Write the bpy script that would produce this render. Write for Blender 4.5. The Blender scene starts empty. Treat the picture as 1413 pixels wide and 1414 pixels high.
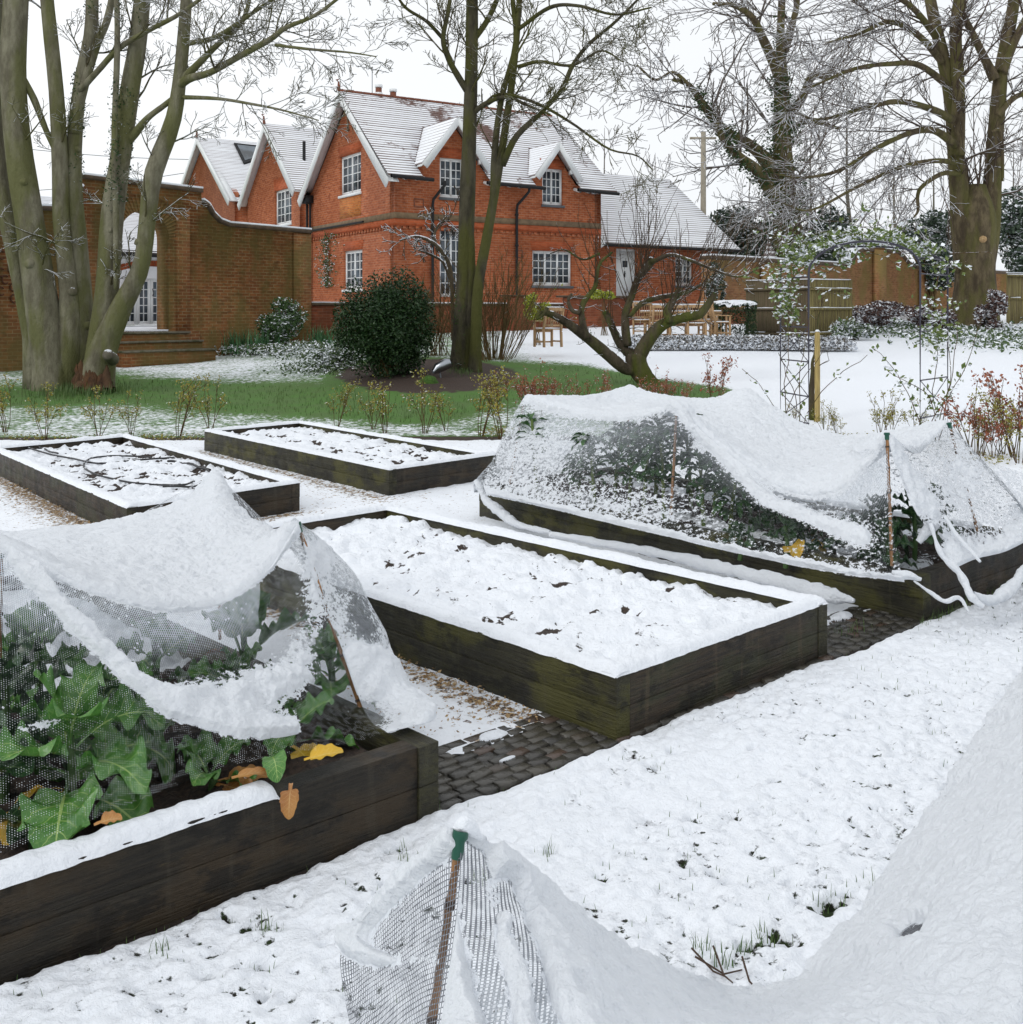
import bpy, math, random
import numpy as np
from mathutils.geometry import tessellate_polygon
from mathutils import Vector

C = bpy.context.scene.collection
SC = bpy.context.scene
rad = math.radians
# ------------------------------------------------------------------ camera
F, CX, HY, EH = 1450.0, 706.5, 430.0, 1.70      # focal length in photo pixels, optical axis, eye line, eye height
cd = bpy.data.cameras.new("camera"); cam = bpy.data.objects.new("camera", cd); C.objects.link(cam)
cam.location = (0, 0, EH); cam.rotation_euler = (rad(90), 0, 0)
cd.sensor_width = 36; cd.sensor_fit = 'HORIZONTAL'; cd.lens = 36 * F / 1413
cd.shift_y = -(707 - HY) / 1413.0
cd.clip_start = 0.05; cd.clip_end = 2000
SC.camera = cam
SC.render.resolution_x, SC.render.resolution_y = 1023, 1024
# ------------------------------------------------------------------ world (overcast) and soft sun
w = bpy.data.worlds.new("World"); SC.world = w; w.use_nodes = True
nt = w.node_tree; nt.nodes.clear()
sky = nt.nodes.new('ShaderNodeTexSky'); sky.sky_type = 'NISHITA'; sky.sun_disc = False
sky.sun_elevation = rad(32); sky.sun_rotation = rad(-50); sky.dust_density = 6; sky.air_density = 1.5
hs = nt.nodes.new('ShaderNodeHueSaturation'); hs.inputs['Saturation'].default_value = 0.25
mx = nt.nodes.new('ShaderNodeMix'); mx.data_type = 'RGBA'; mx.inputs[0].default_value = 0.90
mx.inputs[7].default_value = (9.15, 9.42, 9.75, 1)       # thick even cloud over the sky
bg = nt.nodes.new('ShaderNodeBackground'); bg.inputs[1].default_value = 0.1
ow = nt.nodes.new('ShaderNodeOutputWorld')
nt.links.new(sky.outputs[0], hs.inputs['Color']); nt.links.new(hs.outputs[0], mx.inputs[6])
nt.links.new(mx.outputs[2], bg.inputs[0]); nt.links.new(bg.outputs[0], ow.inputs[0])
sd = bpy.data.lights.new("sun", 'SUN'); sd.energy = 0.75; sd.angle = rad(16); sd.color = (1, .985, .96)
so = bpy.data.objects.new("sun", sd); C.objects.link(so)
so.rotation_euler = (rad(58), 0, rad(-50))
SC.view_settings.view_transform = 'Standard'; SC.view_settings.look = 'None'
SC.view_settings.exposure = 0.15; SC.view_settings.gamma = 1
SC.cycles.transparent_max_bounces = 48
SC.cycles.max_bounces = 6; SC.cycles.diffuse_bounces = 3; SC.cycles.glossy_bounces = 2
SC.cycles.volume_bounces = 1

# ------------------------------------------------------------------ ground shape and pixel helpers
def gz(x, y):
    x = np.asarray(x, float); y = np.asarray(y, float)
    k = np.interp(x / np.maximum(y, 1), [-.30, -.12, .25, .45], [.62, 1, 1, 1.1])
    return np.interp(y, [13.4, 15, 27, 36, 44, 60, 160], [0, .06, .69, 1.16, 1.55, 1.8, 2.2]) * k
def P(px, py, d): return ((px - CX) / F * d, d, EH - (py - HY) / F * d)
def PG(px, py, z=0.0):
    d = F * (EH - z) / (py - HY); return ((px - CX) / F * d, d)
def GP(px, py):                              # where the ray of a pixel meets the ground
    lo, hi = 1.0, 120.0
    k = (px - CX) / F; s = (py - HY) / F
    for i in range(60):
        m = (lo + hi) / 2
        if EH - s * m > float(gz(k * m, m)): lo = m
        else: hi = m
    return (k * lo, lo, float(gz(k * lo, lo)))

rng = np.random.default_rng(7); random.seed(7)
# ------------------------------------------------------------------ numpy value noise
_perm = np.random.default_rng(3).permutation(1024)
_val = np.random.default_rng(4).random(1024)
def _h(*c):
    r = np.zeros(c[0].shape, int)
    for a in c: r = _perm[(r + a) & 1023]
    return _val[r]
def vn(x, y, z=None):
    x = np.asarray(x, float); y = np.asarray(y, float)
    z = np.zeros_like(x) if z is None else np.asarray(z, float)
    xi, yi, zi = (np.floor(a).astype(int) for a in (x, y, z))
    f = [a - b for a, b in ((x, xi), (y, yi), (z, zi))]
    u, v, w_ = (a * a * (3 - 2 * a) for a in f)
    def L(dz):
        a = _h(xi, yi, zi + dz); b = _h(xi + 1, yi, zi + dz)
        c = _h(xi, yi + 1, zi + dz); d = _h(xi + 1, yi + 1, zi + dz)
        return (a * (1 - u) + b * u) * (1 - v) + (c * (1 - u) + d * u) * v
    return L(0) * (1 - w_) + L(1) * w_
def fbm(x, y, z=None, o=4, s=1.0, g=.5):
    r = 0; a = 1; t = 0
    for i in range(o):
        zz = None if z is None else np.asarray(z) * s + i * 7.3
        r = r + a * vn(np.asarray(x) * s + i * 13.7, np.asarray(y) * s + i * 5.1, zz); t += a; a *= g; s *= 2.03
    return r / t

# ------------------------------------------------------------------ materials
def nmat(name):
    m = bpy.data.materials.new(name); m.use_nodes = True
    t = m.node_tree; b = t.nodes['Principled BSDF']; return m, t, b
class N:
    def __init__(s, t): s.t = t
    def n(s, typ, **k):
        x = s.t.nodes.new(typ)
        for a, v in k.items(): setattr(x, a, v)
        return x
    def l(s, a, b): s.t.links.new(a, b)
    def val(s, i, v):
        if hasattr(v, 'is_linked') or isinstance(v, bpy.types.NodeSocket): s.l(v, i)
        else: i.default_value = v
    def math(s, op, a, b=0.0, c=None, clamp=False):
        x = s.n('ShaderNodeMath', operation=op); x.use_clamp = clamp
        s.val(x.inputs[0], a); s.val(x.inputs[1], b)
        if c is not None: s.val(x.inputs[2], c)
        return x.outputs[0]
    def noise(s, vec, scale, detail=3, rough=.55, dist=0):
        x = s.n('ShaderNodeTexNoise'); s.l(vec, x.inputs['Vector'])
        x.inputs['Scale'].default_value = scale; x.inputs['Detail'].default_value = detail
        x.inputs['Roughness'].default_value = rough; x.inputs['Distortion'].default_value = dist
        return x.outputs[0]
    def vor(s, vec, scale, feat='F1', out=0):
        x = s.n('ShaderNodeTexVoronoi', feature=feat); s.l(vec, x.inputs['Vector']); x.inputs['Scale'].default_value = scale
        return x.outputs[out]
    def ramp(s, f, a, b):
        x = s.n('ShaderNodeMapRange'); x.interpolation_type = 'SMOOTHSTEP'
        s.val(x.inputs[0], f); x.inputs[1].default_value = a; x.inputs[2].default_value = b
        return x.outputs[0]
    def mix(s, f, a, b):
        x = s.n('ShaderNodeMix', data_type='RGBA'); s.val(x.inputs[0], f)
        for i, v in ((6, a), (7, b)):
            if isinstance(v, bpy.types.NodeSocket): s.l(v, x.inputs[i])
            else: x.inputs[i].default_value = (*v[:3], 1)
        return x.outputs[2]
    def obj(s): return s.n('ShaderNodeTexCoord').outputs['Object']
    def uv(s): return s.n('ShaderNodeTexCoord').outputs['UV']
    def pos(s): return s.n('ShaderNodeNewGeometry').outputs['Position']
    def nz(s):
        g = s.n('ShaderNodeNewGeometry'); x = s.n('ShaderNodeSeparateXYZ'); s.l(g.outputs['Normal'], x.inputs[0]); return x.outputs[2]
    def attr(s, name):
        x = s.n('ShaderNodeAttribute'); x.attribute_name = name; return x.outputs['Fac']
    def sep(s, v):
        x = s.n('ShaderNodeSeparateXYZ'); s.l(v, x.inputs[0]); return x.outputs
    def comb(s, a, b, c=0.0):
        x = s.n('ShaderNodeCombineXYZ')
        for i, v in enumerate((a, b, c)): s.val(x.inputs[i], v)
        return x.outputs[0]
    def scale(s, v, sc):
        x = s.n('ShaderNodeMapping'); s.l(v, x.inputs[0]); x.inputs['Scale'].default_value = sc; return x.outputs[0]
    def bump(s, h, st, dist, b):
        x = s.n('ShaderNodeBump'); s.l(h, x.inputs['Height']); x.inputs['Strength'].default_value = st
        x.inputs['Distance'].default_value = dist; s.l(x.outputs[0], b.inputs['Normal'])
SNOW = (.85, .88, .925)
SOIL = (.022, .014, .010)
M = {}
def simple(name, col, rough=.7, metal=0, noise=0, nscale=8, col2=None, bump=0, bd=.01, bscale=None, snow=None, ns=10, stretch=None):
    m, t, b = nmat(name); n = N(t); v = n.obj()
    if stretch: v = n.scale(v, stretch)
    c = None
    if noise or col2:
        c2 = col2 or tuple(x * (1 - noise) for x in col)
        c = n.mix(n.ramp(n.noise(v, nscale, 5, .6), .35, .65), col, c2)
    if snow is not None:
        f = n.math('ADD', n.nz(), n.math('MULTIPLY', n.math('SUBTRACT', n.noise(n.pos(), ns, 3), .5), 1.6))
        f = n.ramp(f, snow, snow + .12)
        c = n.mix(f, c if c is not None else col, SNOW)
    if c is not None: n.l(c, b.inputs['Base Color'])
    else: b.inputs['Base Color'].default_value = (*col, 1)
    b.inputs['Roughness'].default_value = rough; b.inputs['Metallic'].default_value = metal
    if bump: n.bump(n.noise(v, bscale or nscale, 4), bump, bd, b)
    M[name] = m; return m
simple('white_paint', (.78, .80, .80), .45, noise=.06, nscale=3)
simple('black_metal', (.010, .010, .011), .8)
simple('sky_tint_glass', (.10, .125, .15), .08, col2=(.02, .025, .03), nscale=1.1)  # pale blue-grey patches paint the sky's reflection into the pane colour
simple('lead', (.10, .11, .12), .5)
simple('terracotta', (.22, .075, .04), .8, noise=.3, nscale=6)
simple('yellow_plastic', (.75, .42, .03), .5)
simple('green_plastic', (.006, .075, .045), .35)
simple('teak', (.47, .29, .14), .6, noise=.3, nscale=20, snow=.80, ns=14, stretch=(1, 1, .2))
simple('stake_wood', (.42, .31, .11), .75, noise=.3, nscale=12, stretch=(3, 3, .4), snow=.9)
simple('arch_metal', (.03, .028, .045), .5, snow=.92, ns=12)
simple('cane', (.30, .145, .05), .5, noise=.45, nscale=30, stretch=(1, 1, .3))
simple('cane_node', (.05, .025, .012), .7)
simple('soil', SOIL, .95, noise=.4, nscale=30, bump=.8, bd=.02, bscale=40)
simple('bark_soil', (.035, .022, .016), .95, noise=.4, nscale=12, snow=1.15, ns=6, bump=.8, bd=.03, bscale=20)
simple('stone_step', (.17, .15, .11), .85, col2=(.07, .07, .03), nscale=4, snow=1.25, ns=5)
simple('copper_lamp', (.35, .37, .40), .3, 1)
simple('moss', (.05, .12, .012), .95, noise=.4, nscale=30, bump=1, bd=.02, bscale=60, snow=1.3)
simple('hose', (.012, .012, .014), .5, snow=1.05, ns=9)
simple('render_white', (.80, .81, .82), .8, noise=.04)
simple('rust', (.10, .035, .015), .8, noise=.4, nscale=20)
simple('leaf_dry', (.50, .22, .06), .7, noise=.5, nscale=30)
simple('pole_wood', (.40, .36, .28), .85, noise=.2, nscale=4, snow=1.2)
simple('wood_chip', (.50, .36, .18), .8, col2=(.28, .16, .07), nscale=40)
simple('rattan', (.30, .22, .13), .7, snow=.75, ns=10)

def mk_snow(name, tint=SNOW, ws=1.0):
    m, t, b = nmat(name); n = N(t); v = n.pos()
    a = n.noise(v, 28 * ws, 6, .62); c = n.noise(v, 7 * ws, 3)
    n.l(n.mix(n.ramp(c, .3, .7), tuple(x * .97 for x in tint), tint), b.inputs['Base Color'])
    b.inputs['Roughness'].default_value = .75; b.inputs['Specular IOR Level'].default_value = .25
    n.bump(a, .8, .025, b); M[name] = m
mk_snow('snow')
def mk_ground():                     # lawn: snow over grass, 'cover' says how much of it is white, 'bare' is soil
    m, t, b = nmat('lawn'); n = N(t); v = n.pos()
    hf = n.noise(v, 13, 6, .7); mf = n.noise(v, 1.3, 3)
    f = n.math('ADD', n.attr('cover'), n.math('MULTIPLY', n.math('SUBTRACT', hf, .5), 1.25))
    f = n.math('ADD', f, n.math('MULTIPLY', n.math('SUBTRACT', mf, .5), .35))
    f = n.ramp(f, .42, .66)
    g = n.mix(n.noise(v, 30, 4), (.05, .11, .018), (.09, .165, .035))
    g = n.mix(n.ramp(n.noise(v, 2.2, 2), .35, .7), g, (.065, .16, .02))
    s = n.mix(n.noise(v, 20, 3), (.022, .013, .009), (.06, .036, .024))
    ba = n.ramp(n.math('ADD', n.attr('bare'), n.math('MULTIPLY', n.math('SUBTRACT', n.noise(v, 5, 4), .5), .7)), .42, .58)
    c = n.mix(f, n.mix(ba, g, s), SNOW)
    n.l(c, b.inputs['Base Color']); b.inputs['Roughness'].default_value = .9
    n.bump(n.noise(v, 22, 5, .65), .6, .03, b); M['lawn'] = m
mk_ground()
def mk_fore():                       # thick foreground snow with holes to wet grass and soil
    m, t, b = nmat('lawn_snow'); n = N(t); v = n.pos()
    f = n.math('ADD', n.attr('snow'), n.math('MULTIPLY', n.math('SUBTRACT', n.noise(v, 55, 5, .65), .5), .9))
    f = n.ramp(f, .40, .56)
    g = n.mix(n.ramp(n.noise(v, 60, 3), .4, .6), (.020, .035, .008), (.012, .009, .006))
    n.l(n.mix(f, g, SNOW), b.inputs['Base Color']); b.inputs['Roughness'].default_value = .75
    b.inputs['Specular IOR Level'].default_value = .25
    n.bump(n.math('ADD', n.noise(v, 60, 5, .6), n.math('MULTIPLY', n.noise(v, 200, 2), .25)), .75, .014, b); M['lawn_snow'] = m
mk_fore()
def mk_bedsoil():
    m, t, b = nmat('bed_soil'); n = N(t); v = n.pos()
    f = n.math('ADD', n.attr('snow'), n.math('MULTIPLY', n.math('SUBTRACT', n.noise(v, 32, 5, .65), .5), 1.0))
    f = n.ramp(f, .40, .52)
    g = n.mix(n.ramp(n.noise(v, 50, 3), .4, .6), SOIL, (.05, .032, .022))
    n.l(n.mix(f, g, SNOW), b.inputs['Base Color']); b.inputs['Roughness'].default_value = .85
    n.bump(n.noise(v, 45, 5), .8, .02, b); M['bed_soil'] = m
mk_bedsoil()
def mk_path():
    m, t, b = nmat('gravel'); n = N(t); v = n.pos()
    f = n.math('ADD', n.attr('snow'), n.math('MULTIPLY', n.math('SUBTRACT', n.noise(v, 26, 5, .7), .5), 1.3))
    f = n.ramp(f, .42, .54)
    cell = n.n('ShaderNodeTexVoronoi'); n.l(v, cell.inputs['Vector']); cell.inputs['Scale'].default_value = 70
    k = n.sep(cell.outputs['Color'])
    g = n.mix(k[0], (.48, .32, .15), (.22, .12, .05)); g = n.mix(n.ramp(k[1], .6, .8), g, (.55, .42, .25))
    g = n.mix(n.ramp(cell.outputs['Distance'], .3, .7), g, (.06, .035, .02))
    n.l(n.mix(f, g, SNOW), b.inputs['Base Color']); b.inputs['Roughness'].default_value = .8
    n.bump(n.noise(v, 60, 4), .6, .01, b); M['gravel'] = m
mk_path()
def mk_brick(name, c1, c2, mortar, algae=None, aamt=.5, scale=1.0, snow=None):
    m, t, b = nmat(name); n = N(t); o = n.obj(); s = n.sep(o)
    v = n.comb(n.math('ADD', s[0], s[1]), s[2])
    br = n.n('ShaderNodeTexBrick'); n.l(v, br.inputs['Vector'])
    br.inputs['Scale'].default_value = 1.0 * scale
    br.inputs['Color1'].default_value = (*c1, 1); br.inputs['Color2'].default_value = (*c2, 1); br.inputs['Mortar'].default_value = (*mortar, 1)
    br.inputs['Mortar Size'].default_value = .011; br.inputs['Brick Width'].default_value = .24; br.inputs['Row Height'].default_value = .085
    br.inputs['Bias'].default_value = -.2; br.inputs['Mortar Smooth'].default_value = .3
    c = n.mix(n.math('MULTIPLY', n.ramp(n.noise(n.scale(v, (4.4, 11.7, 1)), 1.0, 1), .45, .75), .7), br.outputs[0], tuple(x * .55 for x in c2))
    c = n.mix(n.math('MULTIPLY', n.ramp(n.noise(o, .9, 6, .7), .4, .62), .5), c, tuple(x * .6 for x in c1))
    c = n.mix(n.math('MULTIPLY', n.ramp(n.noise(o, 3.1, 4, .7), .62, .8), .35), c, tuple(min(1, x * 1.6 + .02) for x in c1))
    if algae:
        c = n.mix(n.math('MULTIPLY', n.ramp(n.noise(n.scale(o, (1, 1, .6)), 1.1, 6, .65), .38, .62), aamt), c, algae)
    if snow is not None: c = n.mix(n.ramp(n.nz(), .7, .8), c, SNOW)
    n.l(c, b.inputs['Base Color']); b.inputs['Roughness'].default_value = .85; b.inputs['Specular IOR Level'].default_value = .2
    n.bump(br.outputs['Fac'], -.4, .006, b); M[name] = m
mk_brick('house_brick', (.44, .125, .048), (.29, .070, .030), (.42, .22, .13))
mk_brick('lintel_brick', (.46, .11, .042), (.38, .085, .03), (.40, .14, .07), scale=1)
mk_brick('orange_brick', (.60, .22, .06), (.46, .12, .035), (.42, .22, .10))
mk_brick('garden_brick', (.27, .105, .036), (.15, .052, .022), (.30, .21, .11), (.105, .088, .026), .75)
mk_brick('far_brick', (.36, .17, .07), (.24, .09, .04), (.32, .21, .12), (.20, .15, .045), .8)
mk_brick('low_brick', (.27, .075, .034), (.16, .042, .022), (.24, .11, .07), (.09, .05, .02), .35, snow=1)
simple('coping', (.10, .065, .038), .85, noise=.4, nscale=6, snow=1.02, ns=5)
simple('string_stone', (.20, .135, .075), .85, noise=.35, nscale=5)
def mk_tile(name, amt, tile=(.17, .075, .05)):
    m, t, b = nmat(name); n = N(t); o = n.obj()
    f = n.math('MULTIPLY', n.ramp(n.nz(), .25, .4), n.ramp(n.math('ADD', n.noise(o, .55, 4, .6), n.math('MULTIPLY', n.math('SUBTRACT', n.noise(n.scale(o, (1, 1, 3)), 6, 4, .7), .5), .5)), amt, amt + .10))
    n.l(n.mix(f, n.mix(n.noise(o, 8, 3), tile, tuple(x * .55 for x in tile)), (.87, .89, .92)), b.inputs['Base Color'])
    b.inputs['Roughness'].default_value = .8; M[name] = m
mk_tile('roof_tile', .34, (.20, .12, .10)); mk_tile('roof_snowy', .12, (.30, .24, .23))
def mk_sleeper(name, base, dark, algae, am, wear=.6):
    m, t, b = nmat(name); n = N(t); o = n.obj(); s = n.sep(o)
    grain = n.noise(n.scale(o, (1.0, 9, 24)), 3, 6, .7)
    c = n.mix(n.ramp(grain, .35, .65), base, dark)
    c = n.mix(n.math('MULTIPLY', n.ramp(n.noise(n.scale(o, (1, 1, 2)), 2.6, 5, .6), .45, .60), am), c, algae)
    c = n.mix(n.math('MULTIPLY', n.ramp(n.noise(n.scale(o, (.8, 1, 1.4)), 5.5, 6, .7), .50, .60), .75), c, tuple(x * .45 for x in dark))
    c = n.mix(n.math('MULTIPLY', n.ramp(n.noise(n.scale(o, (6, 6, .7)), 2.5, 4, .6), .58, .68), .35), c, tuple(x * 1.9 for x in base))
    c = n.mix(n.math('MULTIPLY', n.ramp(n.noise(n.scale(o, (1.2, 3, 34)), 2.2, 6, .8), .655, .70), wear), c, (.22, .17, .06))
    c = n.mix(n.ramp(n.noise(n.scale(o, (4, 4, 14)), 4, 4, .7), .67, .71), c, (.004, .0035, .003))
    n.l(c, b.inputs['Base Color'])
    n.l(n.math('MULTIPLY_ADD', n.noise(o, 9, 3), .6, .25), b.inputs['Roughness']); b.inputs['Specular IOR Level'].default_value = .3
    n.bump(n.math('ADD', n.noise(n.scale(o, (1, 9, 22)), 4, 6, .7), n.noise(n.scale(o, (1, 1, 2)), 9, 4)), .9, .015, b); M[name] = m
mk_sleeper('sleeper_dark', (.036, .030, .021), (.015, .013, .010), (.050, .034, .018), .8)
mk_sleeper('sleeper_green', (.042, .039, .020), (.022, .020, .012), (.085, .080, .016), .65, .15)
mk_sleeper('sleeper_brown', (.062, .045, .028), (.022, .018, .014), (.040, .045, .02), .6)
def mk_bark(name, c1, c2, moss, mossamt, snow, ns=6, fleck=.0):
    m, t, b = nmat(name); n = N(t); o = n.obj()
    c = n.mix(n.ramp(n.noise(n.scale(o, (1, 1, .35)), 5, 6, .65), .35, .65), c1, c2)
    c = n.mix(n.math('MULTIPLY', n.ramp(n.noise(n.scale(o, (1, 1, .3)), 2.2, 4), .42, .6), mossamt), c, moss)
    c = n.mix(n.math('MULTIPLY', n.ramp(n.noise(n.scale(o, (1, 1, 2.5)), 9, 4, .7), .62, .7), .5), c, tuple(x * .4 for x in c1))
    if snow is not None:
        f = n.math('ADD', n.nz(), n.math('MULTIPLY', n.math('SUBTRACT', n.noise(o, ns, 4), .5), 1.8))
        c = n.mix(n.ramp(f, snow, snow + .1), c, SNOW)
    n.l(c, b.inputs['Base Color']); b.inputs['Specular IOR Level'].default_value = .15; b.inputs['Roughness'].default_value = .9
    n.bump(n.math('ADD', n.noise(n.scale(o, (1, 1, .5)), 16, 6, .7), n.noise(n.scale(o, (1, 1, .5)), 3.5, 3)), .9, .05, b); M[name] = m
mk_bark('bark_sycamore', (.24, .225, .16), (.135, .122, .085), (.12, .125, .040), .75, 1.0)
mk_bark('bark_sycamore_twig', (.13, .115, .06), (.08, .065, .04), (.10, .11, .03), .5, .42, 5)
mk_bark('bark_mossy', (.095, .085, .055), (.045, .040, .028), (.085, .088, .022), .8, 1.02)
mk_bark('bark_mossy_twig', (.12, .10, .05), (.08, .065, .035), (.11, .12, .03), .6, .62, 5)
mk_bark('bark_apple', (.10, .08, .055), (.04, .032, .022), (.095, .11, .018), .7, .86, 12)
mk_bark('bark_apple_twig', (.10, .07, .045), (.06, .04, .028), (.08, .07, .03), .3, .60, 9)
mk_bark('bark_lime', (.15, .12, .07), (.065, .050, .032), (.11, .11, .03), .6, 1.02, 3)
mk_bark('bark_far', (.17, .15, .125), (.12, .10, .085), (.12, .12, .07), .4, .62, 4)
mk_bark('bark_far_twig', (.16, .135, .12), (.11, .09, .08), (.12, .11, .08), .4, .30, 3)
mk_bark('bark_lime_twig', (.12, .09, .065), (.08, .055, .045), (.09, .07, .04), .4, .42, 4)
mk_bark('stump', (.12, .06, .03), (.025, .018, .014), (.14, .085, .05), .5, 1.2, 6)
mk_bark('rose_stem', (.12, .06, .035), (.09, .10, .03), (.08, .03, .02), .4, .9, 30)
mk_bark('brown_stem', (.17, .115, .055), (.11, .07, .035), (.16, .13, .05), .4, .95, 10)
def mk_leaf(name, c1, c2, snow, ns=8, rough=.5, sub=0):
    m, t, b = nmat(name); n = N(t); o = n.obj()
    c = n.mix(n.ramp(n.noise(o, ns * 2.3, 3), .35, .65), c1, c2)
    if snow is not None:
        f = n.math('ADD', n.math('ABSOLUTE', n.nz()), n.math('MULTIPLY', n.math('SUBTRACT', n.noise(o, ns, 3), .5), 2.2))
        c = n.mix(n.ramp(f, snow, snow + .1), c, SNOW)
    n.l(c, b.inputs['Base Color']); b.inputs['Roughness'].default_value = rough; b.inputs['Specular IOR Level'].default_value = .25; M[name] = m
mk_leaf('leaf_holly', (.012, .036, .012), (.030, .060, .018), 1.38, 5, .3)
mk_leaf('leaf_rhodo', (.035, .075, .02), (.06, .11, .035), .72, 7)
mk_leaf('leaf_snowy', (.05, .09, .03), (.09, .13, .05), .50, 7)
mk_leaf('leaf_daff', (.06, .16, .07), (.12, .25, .11), .95, 9)
mk_leaf('leaf_ivy', (.018, .045, .012), (.035, .075, .018), .92, 5)
mk_leaf('leaf_conifer', (.030, .052, .032), (.055, .080, .05), .74, 3)
mk_leaf('leaf_rose_red', (.20, .05, .035), (.34, .13, .06), .9, 30)
mk_leaf('leaf_rose_green', (.16, .20, .03), (.34, .25, .05), .9, 30)
mk_leaf('leaf_climber', (.08, .13, .03), (.16, .20, .06), .55, 9)
mk_leaf('leaf_spotted', (.50, .48, .05), (.09, .17, .02), 1.0, 20)
mk_leaf('leaf_heather', (.065, .035, .030), (.10, .06, .05), .62, 6)
mk_leaf('leaf_lav', (.10, .085, .07), (.14, .13, .10), .25, 5)
mk_leaf('leaf_sprout', (.025, .075, .022), (.06, .13, .04), 1.25, 14, .4)
def mk_kale(name, c1, c2, vein, snow=None):
    m, t, b = nmat(name); n = N(t); s = n.sep(n.uv()); o = n.obj()
    au = n.math('ABSOLUTE', s[0])
    mid = n.math('LESS_THAN', au, n.math('MULTIPLY_ADD', s[1], -.035, .055))
    w_ = n.math('ABSOLUTE', n.math('SUBTRACT', n.math('FRACT', n.math('SUBTRACT', n.math('MULTIPLY', s[1], 6.5), n.math('MULTIPLY', au, 2.1))), .5))
    side = n.math('MULTIPLY', n.math('LESS_THAN', w_, n.math('MULTIPLY_ADD', au, -.055, .06)), .75)
    v2 = n.ramp(n.vor(o, 60, 'DISTANCE_TO_EDGE'), .06, .0)
    c = n.mix(n.ramp(n.noise(o, 14, 4), .35, .65), c1, c2)
    c = n.mix(n.math('MULTIPLY', v2, .25), c, vein)
    c = n.mix(n.math('MAXIMUM', mid, side), c, vein)
    if snow: c = n.mix(n.ramp(n.math('ADD', n.nz(), n.math('MULTIPLY', n.math('SUBTRACT', n.noise(o, 18, 4), .5), 2)), snow, snow + .1), c, SNOW)
    n.l(c, b.inputs['Base Color']); b.inputs['Roughness'].default_value = .33
    n.bump(n.math('ADD', n.noise(o, 25, 4), n.math('MULTIPLY', n.math('MAXIMUM', mid, side), -.3)), .5, .01, b); M[name] = m
mk_kale('leaf_kale', (.040, .145, .020), (.075, .205, .035), (.28, .40, .12), None)
mk_kale('leaf_kale_deep', (.010, .040, .012), (.022, .065, .018), (.10, .17, .06), None)
mk_kale('leaf_yellow', (.62, .36, .015), (.48, .30, .02), (.62, .45, .08), None)
mk_kale('leaf_brown', (.42, .20, .05), (.30, .12, .03), (.5, .3, .12), 1.3)
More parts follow.
